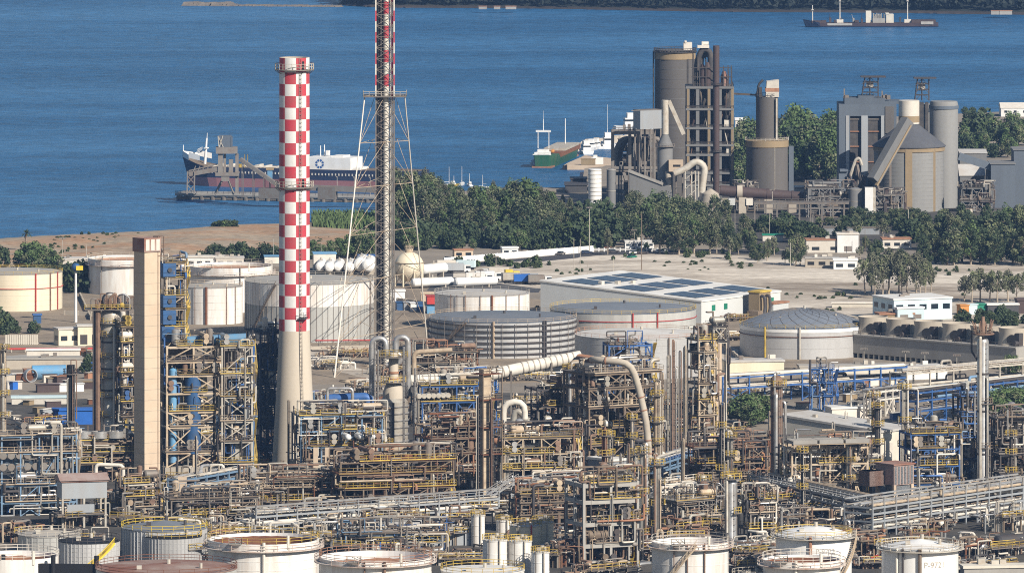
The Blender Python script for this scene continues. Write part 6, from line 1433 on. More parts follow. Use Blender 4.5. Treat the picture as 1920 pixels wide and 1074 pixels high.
def unit(label, px0, px1, b, rows, depth=9, rz=ALPHA, frame='steel_beige', col=.34, pal=PAL_MIX, npipe=26, rail='yellow', deckmat='grating', eq=2, brace=.35, seed=0, top=None, bay=4.5, name='process_unit', cat='plant unit', eqmats=('silver_dull','steel_grey','rust_pipe','steel_beige','silver'), rad=(.07,.1,.14,.2,.3), group=None, table=None, nodeck=(), heavy=False):
    r = random.Random(seed or int(px0*7+b)); w, d, pc = footprint(px0, px1, b, depth, rz)
    o = thing(name, label, cat, G(pc, b), rz, group); s = SO(b); zs = sorted((b-y)*s for y in rows); H_ = zs[-1] + ((0 if top is None else (rows and (min(rows)-top)*s)))
    nx = max(1, round(w/bay)); ny = max(1, round(d/bay)); m = MB()
    for i in range(nx+1):
        for j in range(ny+1):
            x, y = w*i/nx, d*j/ny; m.box(x-col/2,x+col/2,y-col/2,y+col/2,0,H_)
    bh = col*(1.5 if heavy else .95)
    for z in zs+([H_] if top else []):
        for j in range(ny+1): m.box(-col/2+.01,w+col/2-.01,d*j/ny-col*.4,d*j/ny+col*.4,z-.25-bh,z-.24)
        for i in range(nx+1): m.box(w*i/nx-col*.39,w*i/nx+col*.39,0,d,z-.26-bh,z-.25)
    lv = [0]+zs
    for k in range(len(lv)-1):
        for i in range(nx):
            if r.random() < brace:
                xa, xb = w*i/nx, w*(i+1)/nx; bw = col*.6
                m.beam((xa,-.02,lv[k]),(xb,-.02,lv[k+1]-.3),bw)
                if r.random() < .6: m.beam((xb,-.05,lv[k]),(xa,-.05,lv[k+1]-.3),bw)
        for j in range(ny):
            if r.random() < brace: m.beam((w+.02,d*j/ny,lv[k]),(w+.02,d*(j+1)/ny,lv[k+1]-.3),col*.6)
    m.build('frame', frame, o)
    for k, z in enumerate(zs):
        if k in nodeck: continue
        if table is not None and k == table[0]:
            m = MB(); m.box(-.5,w+.5,-.5,d+.5,z-table[1],z); m.build('table_slab','concrete',o); continue
        deck_rail(o, w, d, z, rail, deckmat)
    for k, z in enumerate([0]+zs[:-1]):               # dark boxes added at the back of each floor to deepen its shade
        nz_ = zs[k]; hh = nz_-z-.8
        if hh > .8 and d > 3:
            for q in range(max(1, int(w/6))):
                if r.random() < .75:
                    x0 = w*(q+r.uniform(0,.3))/max(1,int(w/6)); x1 = min(w-.2, x0+r.uniform(2.5,5.5)); m = MB(); m.box(x0, x1, d*.6, d*.6+r.uniform(1,2), z, z+hh*r.uniform(.5,1)); m.box(x0+.3, x0+.8, d*.6-.4, d*.6, z+hh*.1, z+hh*.45); m.build('shade_backing', r.choice(('steel_dark','black','steel_brown','steel_dark')), o)
    # equipment
    for z in [0]+zs:
        n = r.randint(eq, eq+2) if eq else 0
        nxt = min([q for q in zs if q > z+.5], default=z+4); hh = min(nxt-z-.6, 3.6)
        if hh < 1: continue
        for _ in range(n):
            x = r.uniform(.8, max(.9,w-.8)); y = r.uniform(.6, max(.7,d*.7)); mt = r.choice(eqmats); k = r.choice('hhvve')
            m = MB()
            if k == 'h':
                q = min(.95, hh*.32)*r.uniform(.6,1); L_ = r.uniform(2,4.5); x0 = max(0,min(x,w-L_)); m.drum((x0,y,z+q+.5),(x0+L_,y,z+q+.5),q,12); m.box(x0+.5,x0+.8,y-q*.7,y+q*.7,z,z+q); m.box(x0+L_-.8,x0+L_-.5,y-q*.7,y+q*.7,z,z+q); m.build('drum',mt,o)
            elif k == 'v':
                q = r.uniform(.5,.95); m.drum((x,y,z+.6),(x,y,z+hh-.4),q,12); m.cyl((x,y,z),(x,y,z+.6),q*.7,n=8); m.build('vessel',mt,o)
            else:
                for zz in (0, 1.1):
                    if zz+1.3 > hh: break
                    m.cyl((x,-.6,z+.9+zz),(x,d*.8,z+.9+zz),.48,n=12); m.cyl((x,-.7,z+.9+zz),(x,-.45,z+.9+zz),.62,n=12)
                m.box(x-.3,x+.3,.3,.6,z,z+.6); m.build('exchanger',mt,o)
    npipe = min(100, int(npipe*1.7))
    for _ in range(npipe):
        pts, q = pipe_run(r, w, d, lv, rad); m = MB(); m.tube(pts, q, 7); m.build('pipe', r.choice(('steel_dark','steel_brown','steel_grey')) if r.random() < .33 else r.choice(pal), o)
    # a ladder or stair on the right hand side
    if len(zs) > 1:
        m = MB(); yy = d*.5
        for k in range(len(lv)-1):
            z0, z1 = lv[k], lv[k+1]; sgn = 1 if k % 2 else -1; y0, y1 = yy-sgn*1.6, yy+sgn*1.6
            m.beam((w+1.2,y0,z0),(w+1.2,y1,z1),.8,.14); m.beam((w+1.6,y0,z0+1),(w+1.6,y1,z1+1),.09)
        m.build('stairs', rail, o)
    return o
def column(label, px, rp, b, t, mat='silver_dull', plats=(), rail='yellow', head='dome', skirt=None, pipes=2, seed=0, name='column', cat='column', bands=(), dish=None, pmat='grating', taper=1.0):
    f = F(px, b); rr = rp*f.s; h = f.z(t); o = thing(name, label, cat, f.o, 0); r = random.Random(seed or int(px*3+b)); n = 18 if rp > 7 else 12
    m = MB()
    pr = [(rr*1.12*taper,0),(rr*1.12*taper,.8),(rr*taper,1.2),(rr,h)]
    if head == 'dome': pr += [(rr*.86,h+rr*.4),(rr*.5,h+rr*.7),(.01,h+rr*.8)]
    else: pr += [(rr*.8,h+.02),(.01,h+.02)]
    m.lathe(pr, n); m.build('shell', mat, o)
    for py in bands: m = MB(); z = f.z(py); m.lathe([(rr,z-.2),(rr+.12,z-.2),(rr+.12,z+.2),(rr,z+.2)],n); m.build('band','steel_dark',o)
    for i, py in enumerate(plats):
        z = f.z(py); a0 = r.uniform(0,6.28) if (i and rp > 7) else 0; sp = 6.28 if (i == 0 or rp < 7) else 4.4
        m = MB(); wd = rr+max(.9,rr*.35)
        m.lathe([(rr,z-.16),(wd,z-.16),(wd,z),(rr,z)],n,(0,0,0),a0,a0+sp) if sp < 6.2 else m.lathe([(rr,z-.16),(wd,z-.16),(wd,z),(rr,z)],n)
        p_ = m.build('platform', pmat, o)
        m = MB(); ring_rail(m, wd-.05, z, max(10,int(wd*4)), 1.15, .1, a0=a0, a1=a0+sp); m.build('railing', rail, p_)
    m = MB(); tt = R(-60)
    lx, ly = (rr+.3)*math.cos(tt), (rr+.3)*math.sin(tt)
    for dx in (-.25,.25): m.beam((lx+dx,ly,0),(lx+dx,ly,h),.09)
    for k in range(int(h/1.2)): m.beam((lx-.25,ly,k*1.2),(lx+.25,ly,k*1.2),.07)
    m.build('ladder', 'steel_grey', o)
    for k in range(pipes):
        t_ = R(r.uniform(-150,-10)); q = max(.12,rr*r.uniform(.12,.3)); d_ = rr+q+.3; x, y = d_*math.cos(t_), d_*math.sin(t_); z1 = h*r.uniform(.7,1.0) if k else h+rr*1.2
        pts = [(x*1.0,y,.5),(x,y,z1),(0,0,z1)] if k else [(x,y,2),(x,y,z1),(0,0,z1),(0,0,h)]
        m = MB(); m.tube(pts,q,8); m.build('pipe', r.choice(PAL_MIX), o)
    return o
def rack(label, pa, ba, pb, bb, width, tiers, npipe=5, mat='steel_pale', pal=PAL_PALE, bent=6, seed=0, col=.35, rail=None, rad=(.12,.18,.25,.35), name='pipe_rack', toprails=False, deck=False, drop=True):
    a, b_ = G(pa, ba), G(pb, bb); d = b_-a; L_ = d.length/KS(ba); o = thing(name, label, 'pipe rack', a, math.atan2(d.y,d.x)); r = random.Random(seed or int(pa+ba)); m = MB()
    n = max(1, round(L_/bent)); top = max(tiers)
    for i in range(n+1):
        x = L_*i/n
        for y in (0, width): m.box(x-col/2,x+col/2,y-col/2,y+col/2,0,top+.2)
        for z in tiers: m.box(x-col*.4,x+col*.4,0,width,z-.35,z-.02)
    for z in tiers:
        for y in (0, width): m.box(-.1,L_+.1,y-col*.35,y+col*.35,z-.45,z-.05)
    for i in range(0, n, 3):
        m.beam((L_*i/n,-.03,0.3),(L_*(i+1)/n,-.03,tiers[0]-.4),.2); m.beam((L_*(i+1)/n,-.03,0.3),(L_*i/n,-.03,tiers[0]-.4),.2)
    m.build('frame', mat, o)
    for z in tiers:
        ys = [width*(k+.5)/npipe for k in range(npipe)]
        for y in ys:
            q = r.choice(rad); x0 = 0 if r.random() < .7 else r.uniform(0, L_*.4); x1 = L_ if r.random() < .7 else r.uniform(L_*.6, L_)
            pts = [(x0,y,z+q),(x1,y,z+q)]
            if drop and r.random() < .45: pts = [(x0,y,z+q),(x1,y,z+q),(x1,y+r.uniform(-2,-.5),z+q),(x1,y-2.5,.6)] if r.random() < .5 else [(x0,y-2.3,.5),(x0,y-2.3,z+q+.5),(x0,y,z+q+.5),(x1,y,z+q+.5)]
            if r.random() < .25:
                xm = r.uniform(L_*.3,L_*.7); pts = [(x0,y,z+q),(xm,y,z+q),(xm,y,z+q+1.3),(min(L_,xm+3.5),y,z+q+1.3),(min(L_,xm+3.5),y,z+q),(max(x1,xm+4),y,z+q)]
            mm = MB(); mm.tube(pts,q,8); mm.build('pipe', r.choice(pal if (z == top or y < width*.2) else PAL_DK), o)  # lower and rear pipes take dark colours that imitate the shaded gaps
    if deck: mm = MB(); mm.box(0,L_,-.2,width+.2,top+.6,top+.8); mm.build('walkway','grating',o)
    if rail: mm = MB(); zz = top+(.8 if deck else .25); line_rail(mm,[(0,-.2,zz),(L_,-.2,zz)],1.15,.1,2); mm.build('railing', rail, o)
    if toprails:
        mm = MB(); 
        for i in range(n+1): x = L_*i/n; mm.box(x-.15,x+.15,-.15,.15,top,top+2.0)
        mm.box(0,L_,-.25,.25,top+1.8,top+2.1); mm.box(0,L_,width-.2,width+.2,top+1.2,top+1.5); mm.build('top_rail', 'silver', o)
    return o
def flue(label, px, b, t, w1, w2, rz, mat='concrete_tan', cap=None, name='square_flue', f_=None):
    """square section flue on its nearest corner"""
    f = F(px, b); o = thing(name, label, 'flue', f.o, rz); h = f.z(t); hc = f.z(cap[0]) if cap else h
    m = MB(); m.box(0,w1,0,w2,0,hc)
    m.build('shaft', mat, o)
    m = MB()
    for k in range(1,int(hc/2.3)): z = k*2.3; m.box(-.02,w1+.02,-.02,w2+.02,z,z+.07)
    m.build('joints','concrete' if 'tan' in mat else 'cement_grey',o)
    if cap:
        m = MB(); m.box(-.25,w1+.1,-.25,w2+.25,hc,h); m.build('cap',cap[1],o); m = MB()
        for k in range(3): m.box(w1*(k+.12)/3,w1*(k+.8)/3,-.3,-.25,hc+.3,h-.3)
        m.build('cap_panels',cap[2],o)
    return o
def clutter(px0, px1, b, n, hmax, label, pal=PAL_RUST, seed=0, group=None, depth=7, rail=True, name='pipe_manifold'):
    """low piping on sleepers, pumps and valves"""
    r = random.Random(seed or int(px0+b*3)); f = F((px0+px1)/2, b); w = (px1-px0)*f.s
    o = thing(name, label, 'pipework', f.o, R(r.choice((38,38,-20,10))), group); w *= .85
    n = min(100, int(n*1.5))
    for _ in range(n):
        x, y = r.uniform(-w/2,w/2), r.uniform(-depth/2,depth/2); h = hmax*r.uniform(.25,1); q = r.choice((.08,.1,.15,.2,.3)); x1 = x+r.uniform(-5,5)
        pts = r.choice(([(x,y,0),(x,y,h),(x1,y,h),(x1,y,0)],[(x,y,0),(x,y,h),(x1,y,h),(x1,y+3,h)],[(x,y,h*.3),(x1,y,h*.3),(x1,y,h)],[(x,y,0),(x,y,h),(x,y-1.2,h)]))
        m = MB(); m.tube(pts,q,7); m.build('pipe', r.choice(pal), o)
    m = MB()
    for k in range(max(2,int(w/5))):
        x = -w/2+w*(k+.5)/max(2,int(w/5)); m.box(x-.15,x+.15,-depth/2,-depth/2+.3,0,hmax*.6); m.box(x-.15,x+.15,depth/2-.3,depth/2,0,hmax*.6); m.box(x-.12,x+.12,-depth/2,depth/2,hmax*.6-.3,hmax*.6)
    m.box(-w/2,w/2,-depth/2,-depth/2+.25,hmax*.6-.32,hmax*.6-.02); m.build('sleepers','steel_brown',o)
    if rail:
        m = MB(); m.box(-w*.4,w*.4,-depth/2-1.2,-depth/2,hmax*.5,hmax*.5+.15); pl = m.build('platform','grating',o); m = MB(); line_rail(m,[(-w*.4,-depth/2-1.2,hmax*.5+.15),(w*.4,-depth/2-1.2,hmax*.5+.15)],1.1,.1,1.6); m.build('railing','yellow',pl)
    for k in range(3):
        x = r.uniform(-w/2,w/2); m = MB(); L_ = r.uniform(1.2,2.6); q = r.uniform(.35,.7); m.drum((x,0,q+.5),(x+L_,0,q+.5),q,10); m.build('drum', r.choice(['silver_dull','steel_grey','rust_pipe','white_dusty']), o)
    return o
def duct(label, pts, r_, mat, name='duct', rings=0, legs=(), n=18, cat='duct', bend=None, ring_mat='silver_dull'):
    """pts: (px, py of the axis, b of the ground below)"""
    P = []
    for px, py, b in pts: f = F(px, b); P.append(Vector((f.o.x, f.o.y, f.z(py)*KS(b))))
    base = Vector((P[0].x, P[0].y, 0)); Q = [(p-base)/KS(pts[0][2]) for p in P]
    o = thing(name, label, cat, base); m = MB(); m.tube(Q, r_, n, bend); m.build('pipe', mat, o)
    if rings:
        m = MB()
        for a, b_ in zip(Q, Q[1:]):
            L_ = (b_-a).length; k_ = int(L_/rings); dd = (b_-a).normalized()
            for k in range(1, k_): c = a+dd*(k*rings); m.cyl(c-dd*.12, c+dd*.12, r_+.1, n=n, cap=True)
        m.build('flange_rings', ring_mat, o)
    for t in legs:
        i = min(int(t*(len(Q)-1)), len(Q)-2); c = Q[i].lerp(Q[i+1], t*(len(Q)-1)-i); m = MB()
        for y in (-1.1,1.1): m.beam((c.x,c.y+y*r_,0),(c.x,c.y+y*r_,c.z),.4)
        m.box(c.x-.3,c.x+.3,c.y-r_*1.2,c.y+r_*1.2,c.z-r_-.5,c.z-r_); m.build('support','steel_grey',o)
    return o
# ------------------------------------------------------------------ chequered chimney
f = F(552, 884)
ch = thing('chequered_chimney', 'tall red and white chequered chimney on a flaring concrete base', 'chimney', f.o)
zc = f.z(619); zt = f.z(108); r_t, r_c, r_b = 28.3*f.s, 29*f.s, 43*f.s
def rad_at(z):
    if z >= zc: return r_c+(r_t-r_c)*(z-zc)/(zt-zc)
    t = 1-z/zc; return r_c+(r_b-r_c)*t**1.2
m = MB(); m.lathe([(rad_at(zc*k/14), zc*k/14) for k in range(15)], 64); m.build('concrete_base','chimney_concrete',ch)
m = MB(); rows_ = [zc+(f.z(135)-zc)*k/22 for k in range(23)]+[zt]; nseg = 64; off = R(-90-37.5)
for k in range(23):
    za, zb = rows_[k], rows_[k+1]
    for s8 in range(8):
        m.mat((s8+k) % 2)
        for q in range(8):
            t0 = off+(s8+q/8)*math.pi/4; t1 = off+(s8+(q+1)/8)*math.pi/4
            ra, rb = rad_at(za), rad_at(zb)
            m.add([(ra*math.cos(t0),ra*math.sin(t0),za),(ra*math.cos(t1),ra*math.sin(t1),za),(rb*math.cos(t1),rb*math.sin(t1),zb),(rb*math.cos(t0),rb*math.sin(t0),zb)],[(0,1,2,3)])
m.round = True
o_ = m.build('chequered_shaft',['white_paint','red_paint'],ch)
m = MB(); m.lathe([(r_t,zt),(r_t-.35,zt),(r_t-.4,zt-4)],64); m.build('rim','chimney_concrete',ch)
for py, wd in ((130,1.0),(350,.9)):
    z = f.z(py); m = MB(); rr = rad_at(z); m.lathe([(rr,z-.2),(rr+wd,z-.2),(rr+wd,z),(rr,z)],48); g_ = m.build('gallery','steel_grey',ch)
    m = MB(); ring_rail(m, rr+wd-.03, z, 26, 1.3, .1); m.build('railing','steel_pale',g_)
    m = MB()
    for k in range(12): t = 2*math.pi*k/12; m.beam((rr*math.cos(t),rr*math.sin(t),z-1),((rr+wd)*math.cos(t),(rr+wd)*math.sin(t),z-.2),.12)
    m.build('bracket','steel_grey',g_)
    m = MB(); t = R(-90+38); m.add([], []); rr2 = rr+.04
    m.lathe([(rr2,z+.05),(rr2,z+1.9)],3,(0,0,0),R(-90+31),R(-90+41)); m.build('doorway','black',ch)
m = MB(); z = f.z(592); rr = rad_at(z); m.box(1.2,3.2,-rr-.9,-rr+1,z-.15,z); p_ = m.build('small_platform','steel_dark',ch); m = MB(); line_rail(m,[(1.2,-rr-.9,z),(3.2,-rr-.9,z),(3.2,-rr+.5,z)],1.1,.08,1); m.build('railing','steel_dark',p_)
m = MB()
for dx in (-.28,.28):
    for k in range(40):
        za, zb = zt*k/40, zt*(k+1)/40; t = R(-90+24); ra, rb = rad_at(za)+.25, rad_at(zb)+.25
        m.beam((ra*math.cos(t)+dx,ra*math.sin(t),za),(rb*math.cos(t)+dx,rb*math.sin(t),zb),.09)
for k in range(int(zt/.9)): z = k*.9; t = R(-90+24); ra = rad_at(z)+.25; m.beam((ra*math.cos(t)-.3,ra*math.sin(t),z),(ra*math.cos(t)+.3,ra*math.sin(t),z),.07)
m.build('ladder','steel_grey',ch)
# ------------------------------------------------------------------ flare tower
f = F(722, 684)
fl_t = thing('flare_tower', 'very tall lattice flare tower with spreading white legs and red banded pipes', 'flare tower', f.o)
ztop, zp = f.z(-34), f.z(180); hw = 17*f.s
m = MB(); A = [(-hw,-hw*.6),(hw,-hw*.6),(hw,hw*.8),(-hw,hw*.8)]
for x, y in A: m.beam((x,y,0),(x,y,ztop),.3)
n = int(ztop/3.0)
for k in range(n):
    z0, z1 = ztop*k/n, ztop*(k+1)/n
    for i in range(4):
        (x0,y0),(x1,y1) = A[i], A[(i+1)%4]; m.beam((x0,y0,z0),(x1,y1,z1),.13); m.beam((x1,y1,z0),(x0,y0,z1),.13); m.beam((x0,y0,z1),(x1,y1,z1),.12)
m.build('mast','steel_grey',fl_t)
def banded(par, name, x, y, q, zs0, zs1, step, red0, base='white_dusty'):
    m = MB(); z = zs0; k = 0
    while z < zs1: z1 = min(zs1, z+step); m.mat(1 if (k % 2 == red0 and z > zp-2) else 0); m.cyl((x,y,z),(x,y,z1),q,n=12,cap=False); z = z1; k += 1
    m.round = True; m.build(name,[base,'red_paint'],par)
banded(fl_t,'flare_pipe',.3,-.3,.75,0,ztop,3.4,1); banded(fl_t,'flare_pipe',hw-.5,-1.0,.26,0,ztop,3.4,0); banded(fl_t,'flare_pipe',-hw+.1,hw*.5,.22,0,ztop,3.4,0,'steel_grey')
for x, q, mt in ((-1.1,.5,'steel_dark'),(-1.9,.3,'black'),(1.4,.2,'silver_dull'),(-.6,.16,'silver')): m = MB(); m.tube([(x,.4,0),(x,.4,ztop)],q,8); m.build('riser',mt,fl_t)
m = MB()
for k in range(int((ztop-zp)/3)): z = zp+k*3; m.mat(k % 2); [m.beam((sx*hw+.02*sx,-hw*.6-.04,z),(sx*hw+.02*sx,-hw*.6-.04,z+3),.36) for sx in (-1,1)]
m.build('banded_posts',['white_dusty','red_paint'],fl_t)
# spreading legs: three, joined by horizontals and crosses
tops = [Vector((f.x(684),-1,zp)), Vector((f.x(759),-1,zp)), Vector((f.x(722),5.5,zp))]
def ground_pt(px, b): g = (G(px, b)-f.o)/KS(684); return Vector((g.x, g.y, 0))
feet = [ground_pt(627,708), ground_pt(803,668), ground_pt(716,625)]
for a, b_ in zip(tops, feet): m = MB(); m.cyl(b_,a,.24,.17,8); m.build('leg','white_dusty',fl_t)
m = MB(); L_ = lambda i, t: feet[i].lerp(tops[i], t)
ts = [0,.13,.33,.5,.67,.83,1]
for i in range(3):
    j = (i+1)%3
    for a, b_ in zip(ts, ts[1:]):
        m.beam(L_(i,b_),L_(j,b_),.13)
        mid = (L_(i,b_)+L_(j,b_))*.5; m.beam(L_(i,a),mid,.1); m.beam(L_(j,a),mid,.1)
m.build('bracing','steel_beige',fl_t)
m = MB(); x0, x1 = f.x(681), f.x(762); m.box(x0,x1,-2.6,6.5,zp-.3,zp); p_ = m.build('platform','steel_grey',fl_t); m = MB(); line_rail(m,[(x0,6.5,zp),(x0,-2.6,zp),(x1,-2.6,zp),(x1,6.5,zp)],1.3,.12,1.6)
m.build('railing','steel_pale',p_)
# ------------------------------------------------------------------ square flues
flue('tall square concrete flue with rusty louvred cap, tallest at left', 271, 930, 447, 4.15, 3.9, ALPHA, cap=(473,'rust_roof','white_dusty'))
s_ = SO(930); o = thing('ladder_frame','light steel ladder frame hanging on the right of the square flue cap','ladder',G(296,928),ALPHA); z = (930-447)*s_
m = MB()
for x in (0,1.6):
    for y in (0,1.5): m.beam((x,y,z-4),(x,y,z+.3),.14)
for zz in (z-4,z-2,z+.2): m.box(-.1,1.7,-.1,1.6,zz,zz+.12)
m.beam((0,0,0),(0,0,z-4),.16); m.build('frame','rust_pipe',o)
flue('beige square flue with grey box cap right of centre', 1338, 820, 606, 2.3, 2.1, R(30), cap=(634,'roof_grey','cement_dark'))
flue('slim beige square flue with cross arms at picture centre', 907, 945, 692, 1.9, 1.7, ALPHA, mat='steel_beige', name='slim_flue')
flue('grey and tan latticed square flue behind the twin slender columns', 1127, 850, 722, 1.9, 1.6, ALPHA, mat='cement_brown', name='latticed_flue')
# ------------------------------------------------------------------ left side
column('fat rusty distillation column with yellow platforms left of the square flue', 208, 20, 850, 590, 'silver_dull', (578,604,628,668,706,742,778), seed=3, pipes=3, bands=(640,690,730), pmat='grating')
f = F(205, 850); o = thing('overhead_condensers','cluster of curved overhead pipes and exchangers crowning the fat column','exchanger',f.o)
z = f.z(578); r = random.Random(4)
for k in range(9): x = f.x(172+k*8.5); m = MB(); m.tube([(x,-2,z),(x,-2,z+r.uniform(2,4)),(x+1.5,-2,z+r.uniform(2,4)),(x+1.5,-2,z)],r.choice((.15,.2,.3)),7); m.build('pipe',r.choice(['steel_dark','silver','rust_pipe','steel_grey']),o)
m = MB(); m.lathe([(1.7,0),(1.9,0),(1.9,1.2),(1.7,1.2)],18,(0,0,0)); t_ = m.build('hoop','steel_dark',o); t_.rotation_euler=(R(90),0,.4); t_.location=(f.x(205),-1,z+2)
for k in range(3): x = f.x(222+k*8); m = MB(); m.drum((x,-2.2,z+.9),(x,1.5,z+.9),.6,10); m.build('exchanger','yellow' if k == 1 else 'steel_dark',o)
m = MB(); m.box(f.x(160),f.x(246),-3,3,z-.3,z); pl = m.build('deck','grating',o); m = MB(); line_rail(m,[(f.x(160),-3,z),(f.x(246),-3,z)],1.1,.1,1.4); m.build('railing','yellow',pl)
m = MB()
for px in (176,239): m.beam((f.x(px),-2.8,0),(f.x(px),-2.8,z),.35); m.beam((f.x(px),2.8,0),(f.x(px),2.8,z),.35)
m.build('leg','steel_dark',o)
unit('narrow steel stair tower of grey drums squeezed between fat column and square flue', 218, 250, 856, [830,806,780,752,724,697,668,640,612], 4, R(20), 'steel_brown', .25, npipe=30, seed=12, eq=1, eqmats=('white_dusty','silver','steel_blue','yellow'))
column('narrow black stack in the left yard', 133, 8, 800, 684, 'black', (700,), rail='steel_dark', head='flat', pipes=3)
column('slim beige column with pipes at the left edge', 6, 6, 840, 650, 'steel_beige', (655,700,740,780), pipes=3)
unit('air cooler bank with five round fan rings on top at left', 84, 246, 905, [868,848,826], 9, R(12), 'steel_brown', .3, PAL_MIX, 40, 'yellow', 'roof_grey', 1, .4, 21)
s_ = SO(905)
for k, px in enumerate((100,127,156,186,216)):
    f = F(px, 905); o = thing('fan_ring','grey round fan ring, %s from the left on the left air cooler' % ['first','second','third','fourth','fifth'][k],'fan',(f.o.x, f.o.y+2+k*.25, f.z(823))); m = MB(); rr = 15*f.s
    m.lathe([(rr,0),(rr,1.5),(rr-.1,1.5),(rr-.1,0)],24); m.build('ring','silver',o); m = MB()
    for q in range(3): t = q*math.pi/3; m.beam((-rr*math.cos(t),-rr*math.sin(t),1.0),(rr*math.cos(t),rr*math.sin(t),1.0),.25,.06)
    m.cyl((0,0,.6),(0,0,1.3),.35,n=8); m.build('fan_blades','steel_grey',o)
unit('long sky blue rack full of round exchanger ends at the left edge', -14, 142, 968, [940,908,848,816], 8, R(14), 'steel_skyblue', .3, PAL_BLUE, 46, 'steel_beige', 'grating', 1, .3, 22)
f = F(66, 968)
for row in range(2):
    for k in range(9):
        px = 4+k*15; g_ = F(px, 968); o = thing('exchanger','round ended pale exchanger in the %s row of the sky blue rack' % ('upper','lower')[row],'exchanger',(g_.o.x, g_.o.y+.6+k*.62, g_.z(850+row*22)-0.2), R(14), 'exchanger ends in the sky blue rack, %s row' % ('upper','lower')[row])
        m = MB(); m.cyl((0,-.9,0),(0,4,0),.62,n=14); m.build('shell',['tank_clean','silver','teal_wall'][k%3],o); m = MB(); m.cyl((0,-1.05,0),(0,-.9,0),.78,n=14); m.build('flange','steel_grey',o)
f = F(135, 990); o = block('corrugated_shed','grey corrugated shed with rusty gable roof on tall legs at left', 116, 990, R(15), 9.5, 5, 3.4, 'siding', 'rust_roof', par=.3)
o.location.z = 6.2; m = MB()
for x in (.2,4.7,9.2):
    for y in (.2,4.8): m.box(x-.2,x+.2,y-.2,y+.2,-6.2,0)
m.box(-.2,9.6,-.2,.2,-3.6,-3.3); m.box(-.2,9.6,4.6,5,-3.6,-3.3); m.build('legs','steel_pale',o); m = MB(); m.box(-1,9,-.6,5,-3.3,-3.1); m.build('floor','grating',o); m = MB(); m.box(1,6.8,-.15,.1,-2.9,-1.2); m.build('lower_panel','siding',o)
m = MB(); m.add([(-.5,-.5,3.7),(10,-.5,3.7),(10,2.5,5.0),(-.5,2.5,5.0),(10,5.4,3.7),(-.5,5.4,3.7)],[(0,1,2,3),(3,2,4,5),(0,3,5),(1,4,2)]); m.build('gable_roof','siding_rust',o,smooth=False)
clutter(70,200,985,26,4.5,'dark pump floor with pipes under the corrugated shed',PAL_RUST,31)
duct('white inverted U pipe beside the square flue', [(180,930,930),(180,870,930),(231,872,930),(231,960,930)], .42, 'white_dusty', name='u_pipe', n=10)
clutter(150,245,870,26,4,'tangle of rusty pipes between left air coolers and square flue',PAL_RUST,32); clutter(20,130,800,24,3.5,'pale orange pipe manifold behind the left air coolers',PAL_RUST,33); clutter(180,250,965,26,5,'grey valve stand with yellow rail before the square flue',PAL_MIX,34); clutter(205,300,985,24,4,'pipe tangle at the foot of the square flue',PAL_MIX,35)
unit('small steel stand with blue framed cabin at the foot of the square flue', 215, 300, 975, [950,930,905], 5, R(25), 'steel_grey', .25, PAL_MIX, 26, 'yellow', 'grating', 1, .2, 36)
# blue reactor tower and braced frames
unit('narrow tall steel tower of bright blue reactors beside the square flue', 299, 346, 905, [640,612,578,553,520,492], 5, R(18), 'steel_beige', .3, PAL_BLUE, 26, 'yellow', 'grating', 0, .55, 41, nodeck=())
def boxeq(name, label, cat, px0, px1, b, py0, py1, mt, dy=1.0, round_=False, dep=3, rz=R(18)):
    f = F((px0+px1)/2, b); o = thing(name, label, cat, (f.o.x, f.o.y+dy, f.z(py1))); w = (px1-px0)*f.s; h = (py1-py0)*f.s; m = MB()
    if round_: m.drum((0,0,w*.3),(0,0,h-w*.3),w/2,18)
    else:
        m.box(-w/2,w/2,-dep/2,dep/2,0,h)
        m.box(-w/2-.08,w/2+.08,-dep/2-.08,dep/2+.08,h*.3,h*.34); m.box(-w/2-.08,w/2+.08,-dep/2-.08,dep/2+.08,h*.72,h*.76)
    m.build('shell',mt,o); m = MB(); m.cyl((0,-dep/2-.3 if not round_ else -w/2-.3,h*.5),(0,0,h*.5),min(.5,w*.2),n=10); m.cyl((w*.3,-.2,h*.9),(w*.3,-.2,h+1.2),.15,n=8); m.build('nozzle','steel_dark',o); o.rotation_euler.z = rz if not round_ else 0; return o
for k, (a, b_) in enumerate([(494,519),(554,576),(582,608)]): boxeq('reactor','bright blue boxy reactor, %s down in the narrow tower' % ['first','second','third'][k],'reactor',302,327,905,a,b_,'vessel_blue',.9)
boxeq('reactor','bright blue boxy reactor with round port above the pale blue duct','reactor',300,324,905,612,638,'vessel_blue',.5); f = F(317,905); o = thing('blue_fan','round blue fan casing beside the lowest reactor','fan',(f.o.x,f.o.y-1.5,f.z(640))); m = MB(); m.cyl((0,-1.0,1.5),(0,1.2,1.5),1.5,n=18); m.build('casing','vessel_blue',o); m = MB(); m.cyl((0,-1.3,1.5),(0,-1,1.5),.7,n=14); m.build('port','steel_dark',o)
unit('broad beige frame with big X braces round the blue vessels', 299, 412, 912, [876,846,798,770,735,702,676,648], 8, R(12), 'steel_beige', .42, PAL_BLUE, 22, 'yellow', 'grating', 1, .75, 42, bay=6.5, table=(0,1.6))
unit('lighter grey braced frame right of the broad beige frame', 404, 472, 912, [866,826,788,742,700,648], 7, R(12), 'steel_pale', .34, PAL_BLUE, 40, 'yellow', 'grating', 1, .7, 43, bay=5)
boxeq('blue_vessel','tall blue vessel with rounded foot inside the braced frame','vessel',346,376,912,700,860,'vessel_blue',2.6,True); boxeq('sky_vessel','slim sky blue vessel left of the tall blue one','vessel',317,331,912,690,872,'vessel_sky',1.7,True); boxeq('grey_box_duct','grey square duct inside the lighter braced frame','duct',428,464,912,780,880,'silver_dull',4.2,False,3)
